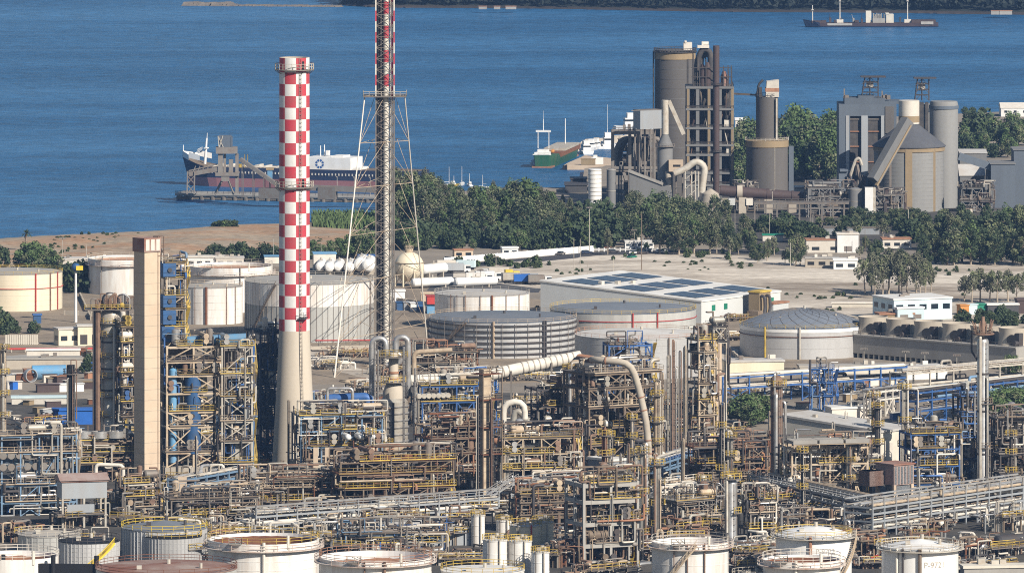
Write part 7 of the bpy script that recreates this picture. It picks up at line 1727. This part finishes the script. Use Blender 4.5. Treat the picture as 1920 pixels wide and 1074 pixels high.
duct('sky blue horizontal duct bridging braced frame and chimney', [(352,640,905),(462,634,905)], 1.15, 'vessel_sky', rings=3.5, ring_mat='vessel_blue', name='blue_duct', n=16)
f = F(342, 962); o = thing('concrete_pier','fat tan concrete pier with red foot under the braced frame','pier',f.o); m = MB(); m.box(-.9,.9,-.8,.8,1.3,f.z(893)); m.build('shaft','concrete_tan',o); m = MB(); m.box(-1,1,-.9,.9,0,1.3); m.build('foot','red',o)
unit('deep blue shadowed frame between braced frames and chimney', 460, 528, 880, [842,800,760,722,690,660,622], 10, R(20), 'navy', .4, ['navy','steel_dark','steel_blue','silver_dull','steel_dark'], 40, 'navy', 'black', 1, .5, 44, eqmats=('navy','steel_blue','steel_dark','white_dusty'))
unit('low grey pipe deck before the braced frames', 296, 480, 990, [965,935], 9, R(18), 'steel_grey', .3, PAL_MIX, 60, 'yellow', 'grating', 2, .3, 45)
rack('sky blue low rack right of the concrete pier', 345, 948, 470, 925, 4, (4.2,5.6), 5, 'steel_skyblue', PAL_BLUE, 5, 46)
clutter(300,420,1010,26,3.2,'pipe tangle before the low grey pipe deck',PAL_MIX,47); clutter(400,500,1010,26,3.6,'valve and pump row left of the long silver rack',PAL_MIX,48)
# ------------------------------------------------------------------ centre
unit('grey concrete table unit with sky blue upper frame beside the chimney foot', 546, 716, 912, [868,836,806,778], 9, R(14), 'steel_skyblue', .32, PAL_MIX, 60, 'yellow', 'grating', 2, .45, 51, table=(0,1.1))
for k, px in enumerate((652,676,697)): f = F(px, 912); o = thing('white_exchanger','white round ended exchanger, %s in the sky blue unit' % ['left','middle','right'][k],'exchanger',(f.o.x,f.o.y-1.0+k*.9,f.z(824)),R(14)); m = MB(); m.cyl((0,-.5,.7),(0,3.5,.7),.72,n=16); m.build('shell','tank_clean',o); m = MB(); m.sphere((0,-.5,.7),.7,14,8); m.build('end','tank_clean',o)
for k, px in enumerate((592,614,668,704)): f = F(px, 915); o = thing('concrete_post','tan concrete post under the sky blue unit, %s from the left' % ['first','second','third','fourth'][k],'pier',(f.o.x,f.o.y-.6,0)); m = MB(); m.box(-.5,.5,-.5,.5,0,f.z(838)); m.build('shaft','concrete_tan',o); m = MB(); m.box(-.8,.8,-.8,.8,0,.5); m.build('foot','concrete',o)
clutter(580,720,918,34,4,'pump floor under the sky blue unit',PAL_MIX,52)
column('dark lamp bracket column before the chimney base', 541, 2.2, 900, 750, 'steel_brown', (), head='flat', pipes=0)
clutter(585,700,800,40,6,'dense machinery between chimney and regenerator vessel',PAL_MIX,53)
duct('white flat topped pipe loop above the sky blue unit', [(614,760,880),(614,728,880),(661,728,880),(661,762,880)], .36, 'silver', name='pipe_loop', n=10)
duct('blue horizontal duct with bright silver elbow left of the regenerator', [(610,748,872),(692,744,872),(692,762,872)], 1.1, 'steel_blue', name='blue_silver_duct', n=14); duct('bright silver elbow at the end of the blue duct', [(694,742,871),(694,764,871)], 1.35, 'silver', name='elbow', n=14)
# regenerator
f = F(738, 872); rg = thing('regenerator','ringed grey regenerator vessel with tan neck and cone at centre','vessel',f.o)
rr = 27*f.s; m = MB(); m.lathe([(rr,0),(rr,f.z(752)),(rr*.75,f.z(745))],36); m.build('body','silver_dull',rg)
m = MB()
for k in range(9): z = f.z(752)*(k+.6)/9.2; m.lathe([(rr,z-.2),(rr+.3,z-.1),(rr+.3,z+.1),(rr,z+.2)],36)
m.build('rings','silver',rg); m = MB(); m.lathe([(21*f.s,f.z(748)),(20*f.s,f.z(734)),(10*f.s,f.z(708)),(9*f.s,f.z(706)),(9*f.s,f.z(668)),(7*f.s,f.z(662)),(.01,f.z(660))],28); m.build('neck','chimney_concrete',rg)
m = MB(); m.lathe([(9*f.s,f.z(700)),(10*f.s,f.z(700)),(10*f.s,f.z(696)),(9*f.s,f.z(696))],24); m.lathe([(9*f.s,f.z(712)),(11*f.s,f.z(712)),(11*f.s,f.z(708)),(9*f.s,f.z(708))],24); m.build('neck_band','rust_light',rg); m = MB(); m.box(-.25,.25,-rr-.5,-rr-.1,0,f.z(752)); m.build('standpipe','steel_dark',rg)
for k,(z,w_) in enumerate(((668,27),(715,24))): zz = f.z(z); m = MB(); m.lathe([(9*f.s,zz-.2),(w_*f.s,zz-.2),(w_*f.s,zz),(9*f.s,zz)],24); p_ = m.build('platform','grating',rg); m = MB(); ring_rail(m,w_*f.s-.05,zz,20,1.2,.1); m.build('railing','yellow',p_)
duct('bright silver overhead pipe arching down on the left of the regenerator', [(697,835,868),(697,634,868),(724,634,868),(724,668,868)], .62, 'silver', name='silver_pipe', n=14, bend=2.4)
duct('bright silver overhead pipe arching down on the right of the regenerator', [(742,668,866),(742,632,866),(765,632,866),(765,742,866)], .68, 'silver', name='silver_pipe', n=14, bend=2.4)
duct('horizontal silver crossover pipe round the regenerator neck', [(700,662,862),(751,662,862),(751,682,862),(724,684,862)], .6, 'silver', name='silver_pipe', n=12)
duct('brown rust slanting pipe across the regenerator', [(700,754,864),(765,738,864)], .95, 'rust', name='rust_pipe', n=14, rings=3)
for px in (703,709,757,778): column('slim vertical riser beside the regenerator, at %s' % {703:'far left',709:'left of the neck',757:'right of the neck',778:'far right'}[px], px, 2.2, 880, {703:640,709:655,757:650,778:690}[px], 'silver', (), head='flat', pipes=0, name='riser', cat='pipe')
# big transfer duct
duct('fat pale ringed transfer duct running right from the regenerator', [(770,714,860),(900,707,858),(968,692,856),(1088,668,852)], 1.4, 'white_dusty', rings=1.4, legs=(.2,.42,.62,.85), name='transfer_duct', ring_mat='steel_pale')
duct('rusty white duct curving from the transfer duct down the centre frame', [(1086,670,852),(1112,674,908),(1182,680,910),(1196,720,910),(1214,800,910),(1217,880,910)], .78, 'concrete', rings=3, name='curved_duct', bend=4, ring_mat='rust_light')
duct('beige horizontal pipe on a trestle above the transfer duct', [(776,712,846),(776,660,846),(848,656,846)], .6, 'steel_beige', name='beige_pipe', n=12)
unit('pipe trestle behind the transfer duct right of the flare tower', 772, 890, 800, [700,680,660], 6, R(10), 'steel_pale', .25, PAL_RUST, 46, 'steel_brown', 'grating', 1, .5, 55)
unit('deep blue frame of silver exchangers below the transfer duct', 776, 920, 872, [838,795,752,722], 8, R(14), 'steel_blue', .36, PAL_BLUE, 50, 'yellow', 'grating', 2, .4, 56)
for k in range(7): g_ = F(785+k*9, 872); o = thing('drum_exchanger','silver round exchanger end in the row below the transfer duct','exchanger',(g_.o.x,g_.o.y-.8+k*.35,g_.z(747)),R(14),'silver exchanger ends below the transfer duct'); m = MB(); m.cyl((0,-.6,.5),(0,3,.5),.5,n=14); m.build('shell','tank_clean',o); m = MB(); m.cyl((0,-.75,.5),(0,-.6,.5),.6,n=14); m.build('flange','steel_pale',o)
unit('blue lattice frame with rust vessels behind the slim centre flue', 826, 930, 850, [800,770,735,715], 6, R(30), 'steel_blue', .32, PAL_BLUE, 44, 'steel_blue', 'grating', 1, .6, 57)
unit('rusty upper pipe deck of the centre, dense with brown lines', 778, 912, 905, [880,850,822,800], 11, R(20), 'steel_brown', .3, PAL_RUST, 85, 'steel_brown', 'rust', 2, .3, 58, rad=(.1,.14,.2,.3,.45), eqmats=('rust_pipe','steel_brown','steel_beige','silver_dull'))
duct('fat tan horizontal pipe with dark open end before the ringed vessel', [(716,845,890),(820,836,890),(870,828,890)], .75, 'steel_beige', name='tan_pipe', rings=4)
unit('brown pipe deck with yellow rail at lower centre left', 440, 640, 962, [938,915,898], 9, R(12), 'steel_brown', .3, PAL_RUST, 70, 'yellow', 'concrete_pale', 2, .25, 59)
unit('dense rusty manifold frame at lower centre', 612, 850, 965, [940,915,888,865], 11, R(16), 'steel_brown', .3, PAL_RUST, 95, 'yellow', 'rust', 2, .3, 60, rad=(.1,.14,.2,.3), eqmats=('rust_pipe','steel_brown','silver_dull','steel_grey'))
column('grey upright drum with rusty top at lower centre', 805, 13, 958, 902, 'silver_dull', (), head='flat', pipes=1, bands=(910,), name='upright_drum', cat='vessel')
clutter(480,620,985,50,3.5,'row of small pipes and valves above the long silver rack, left part',PAL_MIX,61); clutter(620,800,980,60,3.5,'row of small pipes and valves above the long silver rack, middle part',PAL_MIX,62); clutter(800,935,965,50,4,'row of small pipes and valves above the long silver rack, right part',PAL_MIX,63)
column('dark vertical pipe pair left of the slim centre flue', 897, 2.6, 945, 745, 'steel_dark', (), head='flat', pipes=1, name='riser', cat='pipe'); column('rust vertical pipe right of the slim centre flue', 921, 3, 945, 750, 'rust_pipe', (), head='flat', pipes=1, name='riser', cat='pipe')
f = F(914, 944); o = thing('cross_arm_platform','rusty cross arm platforms clasping the slim centre flue','platform',f.o,ALPHA)
for k, py in enumerate((700,748,800,850)): z = f.z(py); m = MB(); m.box(-2.2,3.2,-1.2,3,z-.2,z); pl = m.build('platform','rust',o); m = MB(); line_rail(m,[(-2.2,-1.2,z),(3.2,-1.2,z),(3.2,3,z)],1.1,.1,1.4); m.build('railing','steel_brown',pl)
m = MB()
for x,y in ((-2.1,-1.1),(3.1,-1.1),(3.1,2.9)): m.beam((x,y,0),(x,y,f.z(700)),.2)
m.build('leg','steel_brown',o)
# U pipes
duct('fat white U shaped duct rising above the pipe decks right of the slim flue', [(944,830,905),(944,754,905),(984,752,905),(984,850,905)], .7, 'white_dusty', name='u_duct', bend=3.0, rings=4)
duct('second thinner white duct bent behind the fat U duct', [(958,830,900),(966,762,900),(992,790,900),(1004,858,900)], .7, 'silver_dull', name='u_duct', bend=3)
duct('pinkish slanting duct descending left of the U duct', [(918,818,900),(985,856,900)], .95, 'rust_light', name='slant_duct', rings=4)
unit('pipe frame of yellow railed decks under the U duct', 925, 1085, 940, [905,878,850,820], 9, R(15), 'steel_beige', .3, PAL_MIX, 60, 'yellow', 'grating', 2, .4, 64)
duct('beige boxed duct bending down at right of the U duct frame', [(1000,868,925),(1086,862,925),(1086,900,925)], 1.1, 'concrete', name='boxed_duct', n=4)
rack('long silver pipe rack climbing from lower left to centre', 480, 1000, 935, 965, 4, (1.8,3.6), 6, 'siding', PAL_PALE, 5, 65, col=.32, toprails=True, rail='siding', drop=False)
rack('silver pipe rack continuing right past the slim flue', 960, 950, 1090, 938, 5, (3.0,5.0), 6, 'siding', PAL_PALE, 5, 66, rail='siding', drop=False)
o = thing('sloping_walkway','pair of silver sloping walkways joining two levels of the long rack','walkway',G(930,962),R(20)); z0, z1 = 6.6, 8.2
for y in (0,3): m = MB(); m.beam((-1,y,3.6),(5,y,7.0),.9,.3); line_rail(m,[(-1,y,3.8),(5,y,7.2)],1.0,.1,1.3); m.build('ramp','silver',o)
m = MB(); [m.beam((x,1.5,0),(x,1.5,3.8+x*.5),.3) for x in (0,4)]; m.build('leg','siding',o)
for k in range(6): block('transformer','grey ribbed transformer box in the row before the panelled tank', 810+k*15.5, 1022, R(15), 1.5, 2.4, 3.4, 'siding', 'steel_pale', cat='transformer', group='grey transformers before the panelled tank', par=.2)
unit('pipe stand with blue beams right of the open topped tanks', 640, 830, 1040, [1018,1000], 5, R(10), 'steel_skyblue', .22, PAL_BLUE, 50, 'yellow', 'grating', 0, .2, 67)
clutter(795,920,1055,46,2.6,'ground pipes behind the pale roofed tank',PAL_MIX,68)
# ------------------------------------------------------------------ right of centre
unit('tall cracking structure with many yellow decks right of centre', 1058, 1240, 905, [865,832,800,762,728,700], 11, R(30), 'steel_brown', .38, PAL_MIX, 100, 'yellow', 'grating', 2, .4, 71, rad=(.1,.14,.2,.3,.5))
unit('blue derrick frame standing above the curved duct', 1132, 1222, 870, [700,672,645], 6, R(12), 'steel_blue', .4, PAL_BLUE, 24, 'yellow', 'grating', 0, .6, 72)
column('rusty column with round yellow platforms left of the cracking structure', 1072, 11, 880, 690, 'steel_brown', (692,716,745), pipes=3)
column('grey vessel with yellow platform on the cracking structure', 1185, 12, 890, 712, 'silver_dull', (716,744,790), pipes=2)
column('silver column rising at the centre of the cracking structure', 1100, 7, 900, 740, 'silver', (760,800), pipes=2); column('tan column at right flank of the cracking structure', 1232, 6, 900, 720, 'steel_beige', (740,790,830), pipes=2)
for k, (px, rp, t) in enumerate([(1252,2.2,668),(1263,2.6,640),(1274,1.8,660),(1284,3.2,652),(1243,1.8,700),(1258,1.5,720),(1268,1.6,690)]):
    column('slender pipe column in the cluster left of the beige flue, %s' % ['tall leftmost','tallest','thin middle','thick right','short outer','thin dark','thin bright'][k], px, rp, 884, t, ['silver_dull','rust_pipe','silver','steel_pale','steel_beige','steel_dark','silver'][k], (), pipes=1, head='dome')
unit('ladder like column structure of yellow decks left of the beige flue', 1290, 1340, 868, [836,808,778,748,718,690,660,636], 6, R(25), 'steel_beige', .3, PAL_MIX, 44, 'yellow', 'grating', 1, .3, 73, eqmats=('steel_beige','silver_dull','rust_pipe'))
unit('steel tower carrying the grey box cap above the beige flue', 1318, 1362, 850, [640,612], 6, R(25), 'steel_pale', .28, PAL_MIX, 12, 'steel_dark', 'steel_dark', 1, .3, 74)
block('glazed_plant_house','blue grey plant house with gridded windows below the cracking structure', 1150, 925, R(35)+.15, 4, 8, 7.0, 'siding', 'roof_white', wins=(3,6,1.5,5.5))
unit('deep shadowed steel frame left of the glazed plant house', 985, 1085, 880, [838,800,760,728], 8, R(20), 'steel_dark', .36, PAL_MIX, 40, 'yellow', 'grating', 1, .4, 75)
unit('open concrete frame of four dark storeys at bottom centre right', 1062, 1196, 1064, [1018,978,936,905], 9, R(22), 'concrete_grey', .5, PAL_RUST, 58, 'yellow', 'concrete_grey', 2, .0, 76, bay=4.6, heavy=True, eqmats=('steel_dark','steel_brown','steel_grey','rust_pipe'))
for px, rp, b, t, mt, lab in ((1180,6.2,1040,872,'silver','bright silver slender column with yellow rings, right edge of open concrete frame'),(1155,5,1050,900,'steel_beige','tan slender column with yellow rings in front of the open concrete frame'),(1205,6,1020,838,'silver_dull','grey slender column right of the bright silver one'),(1212,2.6,1010,832,'tank_clean','thin bright white riser right of the slender columns'),(1232,7,1020,860,'silver_dull','grey column with platforms behind the thin white riser'),(1133,5,1000,805,'rust','rust red vertical vessel above the open concrete frame')):
    column(lab, px, rp, b, t, mt, tuple(range(t+10, b-10, 38)) if rp > 4 else (), pipes=2 if rp > 4 else 0)
unit('rusty pipe deck with yellow rail left of the open concrete frame', 955, 1080, 1000, [965,942,925], 8, R(18), 'steel_brown', .3, PAL_RUST, 60, 'yellow', 'grating', 2, .2, 77)
f = F(1215, 1050); o = thing('rust_ball_drum','rust brown ball shaped drum at the foot of the slender columns','vessel',f.o); m = MB(); m.sphere((0,0,f.z(1022)),11*f.s,16,10); m.build('shell','rust',o); m = MB()
for x in (-.7,.7): m.box(x-.15,x+.15,-.2,.2,0,f.z(1025))
m.build('leg','steel_grey',o)
rack('blue and silver pipe rack topped with pale lines right of the slender columns', 1228, 915, 1340, 880, 6, (3.5,5.2), 6, 'steel_skyblue', PAL_BLUE, 5, 78, rail='siding')
rack('white framed pipe bridge below the blue and silver rack', 1226, 948, 1310, 938, 4, (2.4,4.4), 4, 'white_dusty', PAL_PALE, 4, 79, rail='white_dusty', drop=False)
unit('flat decked cooler bank with yellow sides right of the slender columns', 1222, 1352, 1000, [970,938], 9, R(35), 'steel_grey', .3, PAL_MIX, 50, 'yellow', 'roof_grey', 1, .4, 80)
column('fat silver column with ringed platform right of the cooler bank', 1371, 11.5, 1015, 905, 'silver', (896,960), pipes=2); column('grey column pair behind the cooler bank', 1318, 8, 985, 895, 'silver_dull', (900,), pipes=2); column('dark thin stack behind the fat silver column', 1352, 3.2, 960, 758, 'steel_dark', (800,880), pipes=1, head='flat')
unit('brown pipe deck behind the fat silver column', 1280, 1440, 925, [895,868,838], 9, R(18), 'steel_brown', .3, PAL_RUST, 70, 'yellow', 'rust', 2, .3, 81)
unit('grey pump house frame right of the fat silver column', 1385, 1450, 1015, [990,960,935], 7, R(20), 'steel_grey', .28, PAL_MIX, 46, 'yellow', 'grating', 1, .3, 82)
clutter(1225,1330,1020,40,4,'rusty ground pipes behind the white tank with brown stair',PAL_RUST,83); clutter(1370,1470,1050,40,4,'pipes and valves left of the white dome tank',PAL_MIX,84); clutter(1040,1210,1075,36,2.5,'orange and blue pumps at the foot of the open concrete frame',PAL_MIX,85)
clutter(1230,1310,880,50,6,'tangle of pipes at the foot of the slender pipe cluster',PAL_RUST,86); clutter(1000,1075,860,40,6,'tangle of pipes in the shade left of the cracking structure',PAL_MIX,87)
# ------------------------------------------------------------------ right
wr = block('pale_roof_hall','large hall with pale dusty flat roof behind the right air coolers', 1652, 868, R(50), 12, 30, 7.0, 'concrete_pale', 'roof_pale', wins=(2,0,.5,4.5), wmat='white_dusty', tilt=2.0)
block('low_white_hall','low white hall with shallow roof left of the cooling block', 1700, 712, R(20), 12, 8, 3.0, 'white_paint', 'roof_pale'); block('cream_plant_store','cream flat store right of the beige square flue', 1362, 708, R(8), 16, 7, 4.2, 'tank_cream', 'roof_pale')
block('long_green_trim_store','long low store with dark roof under the dome roofed tank', 1500, 702, R(6), 26, 5, 2.0, 'concrete_pale', 'roof_grey'); block('yard_canopy','white workshop canopy on the yard behind the pale hall', 1560, 785, R(15), 13, 6, 2.4, 'white_dusty', 'roof_white')
rack('upper pipe rack on bright blue posts, right of the beige flue', 1355, 760, 1700, 738, 5, (4.5,7.2), 6, 'steel_blue', PAL_PALE, 9, 91, drop=False); rack('upper pipe rack of pale lines continuing to the right edge', 1700, 762, 1960, 738, 6, (5,8.5), 6, 'steel_pale', PAL_PALE, 8, 92, drop=False, rail='white_dusty')
for k, px in enumerate((1528,1552)): unit('narrow bright blue braced tower on the yard, %s of two' % ['left','right'][k], px-9, px+9, 770, [742,718,692], 2.2, R(10), 'steel_blue', .25, PAL_BLUE, 5, 'steel_blue', 'steel_blue', 0, .9, 93+k)
rack('row of white pipe portals on the yard behind the pale hall', 1620, 785, 1700, 775, 4, (4.5,6.5), 4, 'white_dusty', PAL_PALE, 3, 95)
rack('dark blue pipe rack behind the tall silver column', 1720, 800, 1960, 770, 5, (4,6.5,8.5), 6, 'steel_blue', PAL_BLUE, 6, 96)
column('rusty brown column with black bands standing over the right air coolers', 1456, 11.5, 935, 712, 'rust_pipe', (722,), pipes=3, bands=(745,780,815,850), name='rust_column')
column('slim dusty column between pale hall and blue unit', 1696, 6, 870, 718, 'silver_dull', (728,790,835), pipes=2, bands=(750,))
column('tall bright silver column with crowned top at right', 1843, 11, 918, 640, 'silver', (626,755,838), pipes=2, bands=(700,770,850), rail='steel_brown', name='silver_column')
f = F(1843, 918); o = thing('nozzle_crown','rusty crown of nozzles and rails topping the tall silver column','platform',f.o); z = f.z(624); m = MB(); r = random.Random(6)
for k in range(10): t = k*.63; m.beam((1.6*math.cos(t),1.6*math.sin(t),z),(2.3*math.cos(t),2.3*math.sin(t),z+r.uniform(1.5,3.2)),.22)
m.lathe([(.3,z-.6),(2.5,z-.3),(2.5,z),(.3,z)],16); m.cyl((0,0,z),(0,0,z+3.6),.55,.4,10); m.build('crown','rust_pipe',o); m = MB(); m.tube([(-2.5,0,z+.5),(-2.5,0,z-4),(-1.2,0,z-6)],.22,8); m.build('pipe','steel_dark',o)
unit('right air cooler bank with tan slatted top and orange beams', 1466, 1628, 948, [908,868,838], 9, R(14), 'steel_beige', .36, PAL_MIX, 50, 'yellow', 'roof_grey', 2, .35, 101, eqmats=('silver_dull','tank_clean','rust_light','steel_beige'))
f = F(1555, 950); o = thing('cooler_bundles','tan slatted cooler bundles lying on the right air cooler bank','air cooler',(f.o.x, f.o.y+2.6, f.z(838)),R(14)); 
for k in range(3): m = MB(); m.box(-8.5+k*5.8,-3.2+k*5.8,-2.2,3.2,.9,1.5); [m.box(-8.5+k*5.8,-3.2+k*5.8,-2.2+q*.6,-1.95+q*.6,1.5,1.75) for q in range(9)]; m.build('bundle','concrete_grey',o)
m = MB(); [m.box(-8.4+k*5.6,-8.2+k*5.6,y,y+.2,0,.9) for k in range(4) for y in (-2.2,3)]; m.box(-8.5,8.4,-2.1,-1.9,.7,.9); m.box(-8.5,8.4,2.9,3.1,.7,.9); m.build('stand','steel_beige',o)
for k, px in enumerate((1483,1498)): column('short white drum under the right air coolers, %s of two' % ['left','right'][k], px, 8, 948, 900, 'white_dusty' if k == 0 else 'concrete_tan', (), pipes=1, name='upright_drum', cat='vessel')
o = block('rusty_siding_house','rust streaked grey corrugated house on concrete posts right of the air coolers', 1676, 955, R(38), 5.6, 6, 4.2, 'siding_rust', 'rust_roof', par=.3); o.location.z = 5.2
for x in (.3,5.2):
    for y in (.3,5.6): m = MB(); m.box(x-.35,x+.35,y-.35,y+.35,-5.2,0); m.build('post','concrete_tan',o); m = MB(); m.box(1,5,.3,4,-2,-.2); m.build('hopper','siding',o); m = MB(); m.box(-4.2,-.3,3,6.5,-.2,3.0); m.build('rear_annex','siding_rust',o); m = MB(); [m.box(.2+k*.9,.7+k*.9,-.12,-.02,.2,3.9) for k in range(6)]; m.build('wall_ribs','siding',o)
clutter(1600,1720,965,44,4,'pipes and pumps under the rust streaked house',PAL_RUST,102); clutter(1460,1620,962,50,3,'pump row under the right air coolers',PAL_MIX,103)
unit('blue framed unit with silver manifolds right of the slim dusty column', 1690, 1800, 935, [905,872,840,812], 8, R(15), 'steel_blue', .32, PAL_BLUE, 60, 'yellow', 'grating', 2, .3, 104)
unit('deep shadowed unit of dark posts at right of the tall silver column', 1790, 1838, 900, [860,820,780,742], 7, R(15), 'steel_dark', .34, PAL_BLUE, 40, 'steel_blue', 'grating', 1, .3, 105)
unit('dark steel unit with scattered silver pipes at the right edge', 1856, 1965, 915, [885,850,815,785], 9, R(15), 'steel_dark', .34, PAL_MIX, 70, 'steel_grey', 'grating', 2, .3, 106)
clutter(1800,1920,930,50,4.5,'silver looped pipes at the foot of the tall silver column',PAL_PALE,107)
rack('lower silver rack falling right towards the corner post', 1405, 938, 1642, 992, 6, (2.0,3.6,5.2), 7, 'siding', PAL_PALE, 5, 108, col=.3, rail='siding', drop=False)
rack('big lower pipe rack with pale blue posts rising to the right edge', 1636, 1008, 1960, 960, 7, (1.8,3.4,5.0,6.2), 8, 'siding', PAL_PALE, 4, 109, col=.3, toprails=True, drop=False, rad=(.15,.22,.3,.4))
clutter(1600,1660,1062,26,2.5,'red hydrant stand and pipes between the two white dome tanks',PAL_MIX,110); clutter(1800,1925,1040,44,3.5,'yellow railed pump row at the lower right',PAL_MIX,111); clutter(1440,1640,1035,50,3.4,'shadowed pipes under the lower silver rack',PAL_MIX,112,rail=False)
block('long_low_vessel_house','long pale grey low roof slab at the lower right corner', 1808, 1085, R(-0)+R(8), 16, 4, 2.0, 'concrete_grey', 'concrete_pale')
bullet('dark horizontal vessel with white end at the lower right edge', 1868, 1042, 1945, 1034, 1.3, 1.5, 'steel_dark')
# filler between rows
GR = 'low pipe tangles among the process units'
r = random.Random(99); k = 0
for b in (770, 800, 830, 862, 895, 925, 955, 990, 1020, 1045):
    px = 300 + r.uniform(0, 40)
    while px < 1900:
        w_ = r.uniform(70, 120)
        if not (1360 < px < 1740 and b < 880): clutter(px, px+w_, b+r.uniform(-8,8), 22, r.uniform(3,6.5), 'low tangle of pipes and valves on short frames among the process units', r.choice((PAL_MIX, PAL_RUST, PAL_PALE, PAL_MIX)), 500+k, GR, rail=r.random() < .6)
        k += 1; px += w_*r.uniform(1.0, 1.7)
r = random.Random(41)
for k in range(46):                                    # slender columns and vents standing up out of the pipework
    px, b = r.uniform(300, 1900), r.uniform(850, 985)
    if 500 < px < 600 or 1380 < px < 1430: continue
    hh = r.uniform(55, 150); rp = r.choice((1.6,2,2.4,3,3.6,5)); nm = 'slender column standing up among the process units'
    column(nm, px, rp, b, b-hh, r.choice(PAL_MIX), tuple(b-hh+q*34+8 for q in range(int(hh/36))) if rp > 2.9 else (), pipes=1, seed=900+k, head=r.choice(('dome','flat')))['group'] = 'slender columns among the process units'
# frames and ducts round the feet of the cement towers
for k, (pa, pb, b, rows_, lab) in enumerate([(1376,1420,396,[372,352],'small frame between preheater tower and tiered silo'),(1510,1600,408,[388,368,352],'dusty machinery frame right of the kiln'),(1636,1694,408,[388,366],'dark frame leaning on the cone silo'),(1798,1862,398,[376,352],'dark frame before the gable store'),(1160,1240,380,[318,300,282,262],'duct laden floors inside the mill frame')]):
    unit(lab, pa, pb, b, rows_, 7, R(10), r.choice(('steel_grey','cement_grey')), .4, ['cement_grey','steel_grey','cement_dark','steel_pale','kiln'], 30, 'steel_grey', 'cement_dark', 1, .4, 950+k, eqmats=('cement_grey','cement_dark','steel_grey'), rad=(.2,.3,.5,.8))
# yards between tanks and units
for k, (pa, pb, b, h, pal, lab) in enumerate([(590,640,690,3,PAL_PALE,'low pipes at the left foot of the flare tower'),(640,720,735,3.5,PAL_MIX,'pipes and boxes between the feet of the flare tower'),(586,650,760,4,PAL_BLUE,'blue and yellow pipe stand right of the chimney base'),(700,800,700,3,PAL_RUST,'rusty pipe rows at the right foot of the flare tower'),(600,700,668,2.4,PAL_RUST,'fire pipe branches below the banded grey tank'),(800,1080,712,2.6,PAL_PALE,'low pipe rows in front of the scaffolded tank'),(930,1080,760,3.4,PAL_MIX,'pipe beds below the transfer duct'),(1360,1460,740,2.5,PAL_PALE,'pipe beds behind the dark leafy clump'),(1460,1640,730,2.6,PAL_BLUE,'pipe beds under the upper rack'),(1640,1760,745,3,PAL_MIX,'pipe beds left of the upper rack corner'),(1330,1400,636,2.4,PAL_MIX,'yard pipes left of the dome roofed tank'),(1325,1400,600,2.0,PAL_RUST,'yellow and rusty scrap by the warehouse wall'),(1740,1900,770,4,PAL_MIX,'dense pipes under the dark blue rack'),(345,470,690,3,PAL_MIX,'pipe bed below the striped white tank')]):
    clutter(pa, pb, b, 40, h, lab, pal, 800+k, None, 9)
r = random.Random(17)
for k in range(34):
    px, b = r.uniform(-5, 172), r.uniform(662, 790); L_ = r.uniform(1.2, 4)
    block('scrap_box', 'small box among the scrap of the left yard', px, b, R(r.uniform(0,60)), L_, r.uniform(1,2.4), r.uniform(.8,2.2), *(r.choice(['rust','white_dusty','siding','rust_light','kiln','ochre','blue_tarp','steel_grey','concrete'])for _ in (0,1)), cat='box', group='boxes and crates among the scrap of the left yard', par=.1)
for k in range(22):
    px, b = r.uniform(1370, 1690), r.uniform(722, 792); L_ = r.uniform(1.5, 5)
    block('yard_crate', 'small crate on the yard under the upper pipe rack', px, b, R(r.uniform(0,60)), L_, r.uniform(1,2.4), r.uniform(1,2.6), *(r.choice(['white_paint','white_dusty','siding','rust_light','ochre','steel_grey','concrete','steel_blue'])for _ in (0,1)), cat='crate', group='crates on the yard under the upper pipe rack', par=.1)
for k, (pa, pb, b, h, lab) in enumerate([(-20,70,1012,4,'dark pipes and pumps below the sky blue rack at the left edge'),(60,190,1020,3,'pipe bed behind the tan grey tank at lower left'),(380,480,1030,3.5,'pipe bed between large grey tank and white open tank'),(590,700,1032,3.5,'pipe bed between the two open tanks and the long rack'),(1030,1070,1060,5,'valve stand beside the cream upright tanks'),(1360,1440,1075,4,'pipes left of the rust stained open tank'),(1590,1660,1040,5,'pipes between white dome tanks below the rack'),(1790,1900,1070,3,'yellow railed pipes above the pale roof slab')]):
    clutter(pa, pb, b, 44, h, lab, PAL_MIX if k % 2 else PAL_RUST, 860+k, None, 8)
# red fire hydrant monitors
for k, (px, b) in enumerate([(38,1002),(1637,1062),(986,1052),(350,960),(497,878)]):
    o = thing('fire_monitor', ['red fire monitor at the left edge before the sky blue rack','red fire monitor between the two white dome tanks','red fire monitor by the cream upright tank','red fire monitor by the concrete pier','red fire monitor in the shadow left of the chimney'][k], 'fire monitor', G(px, b)); m = MB(); m.cyl((0,0,0),(0,0,1.8),.3,.25,10); m.cyl((-.3,0,1.7),(1.0,-.2,2.3),.25,.16,10); m.box(-.6,.6,-.4,.4,0,.9); m.build('body','red',o); m = MB(); m.cyl((0,0,-.02),(0,0,.12),.8,n=12); m.build('base_plate','concrete',o)
# rail wall at the lower left corner, its shade put into the black
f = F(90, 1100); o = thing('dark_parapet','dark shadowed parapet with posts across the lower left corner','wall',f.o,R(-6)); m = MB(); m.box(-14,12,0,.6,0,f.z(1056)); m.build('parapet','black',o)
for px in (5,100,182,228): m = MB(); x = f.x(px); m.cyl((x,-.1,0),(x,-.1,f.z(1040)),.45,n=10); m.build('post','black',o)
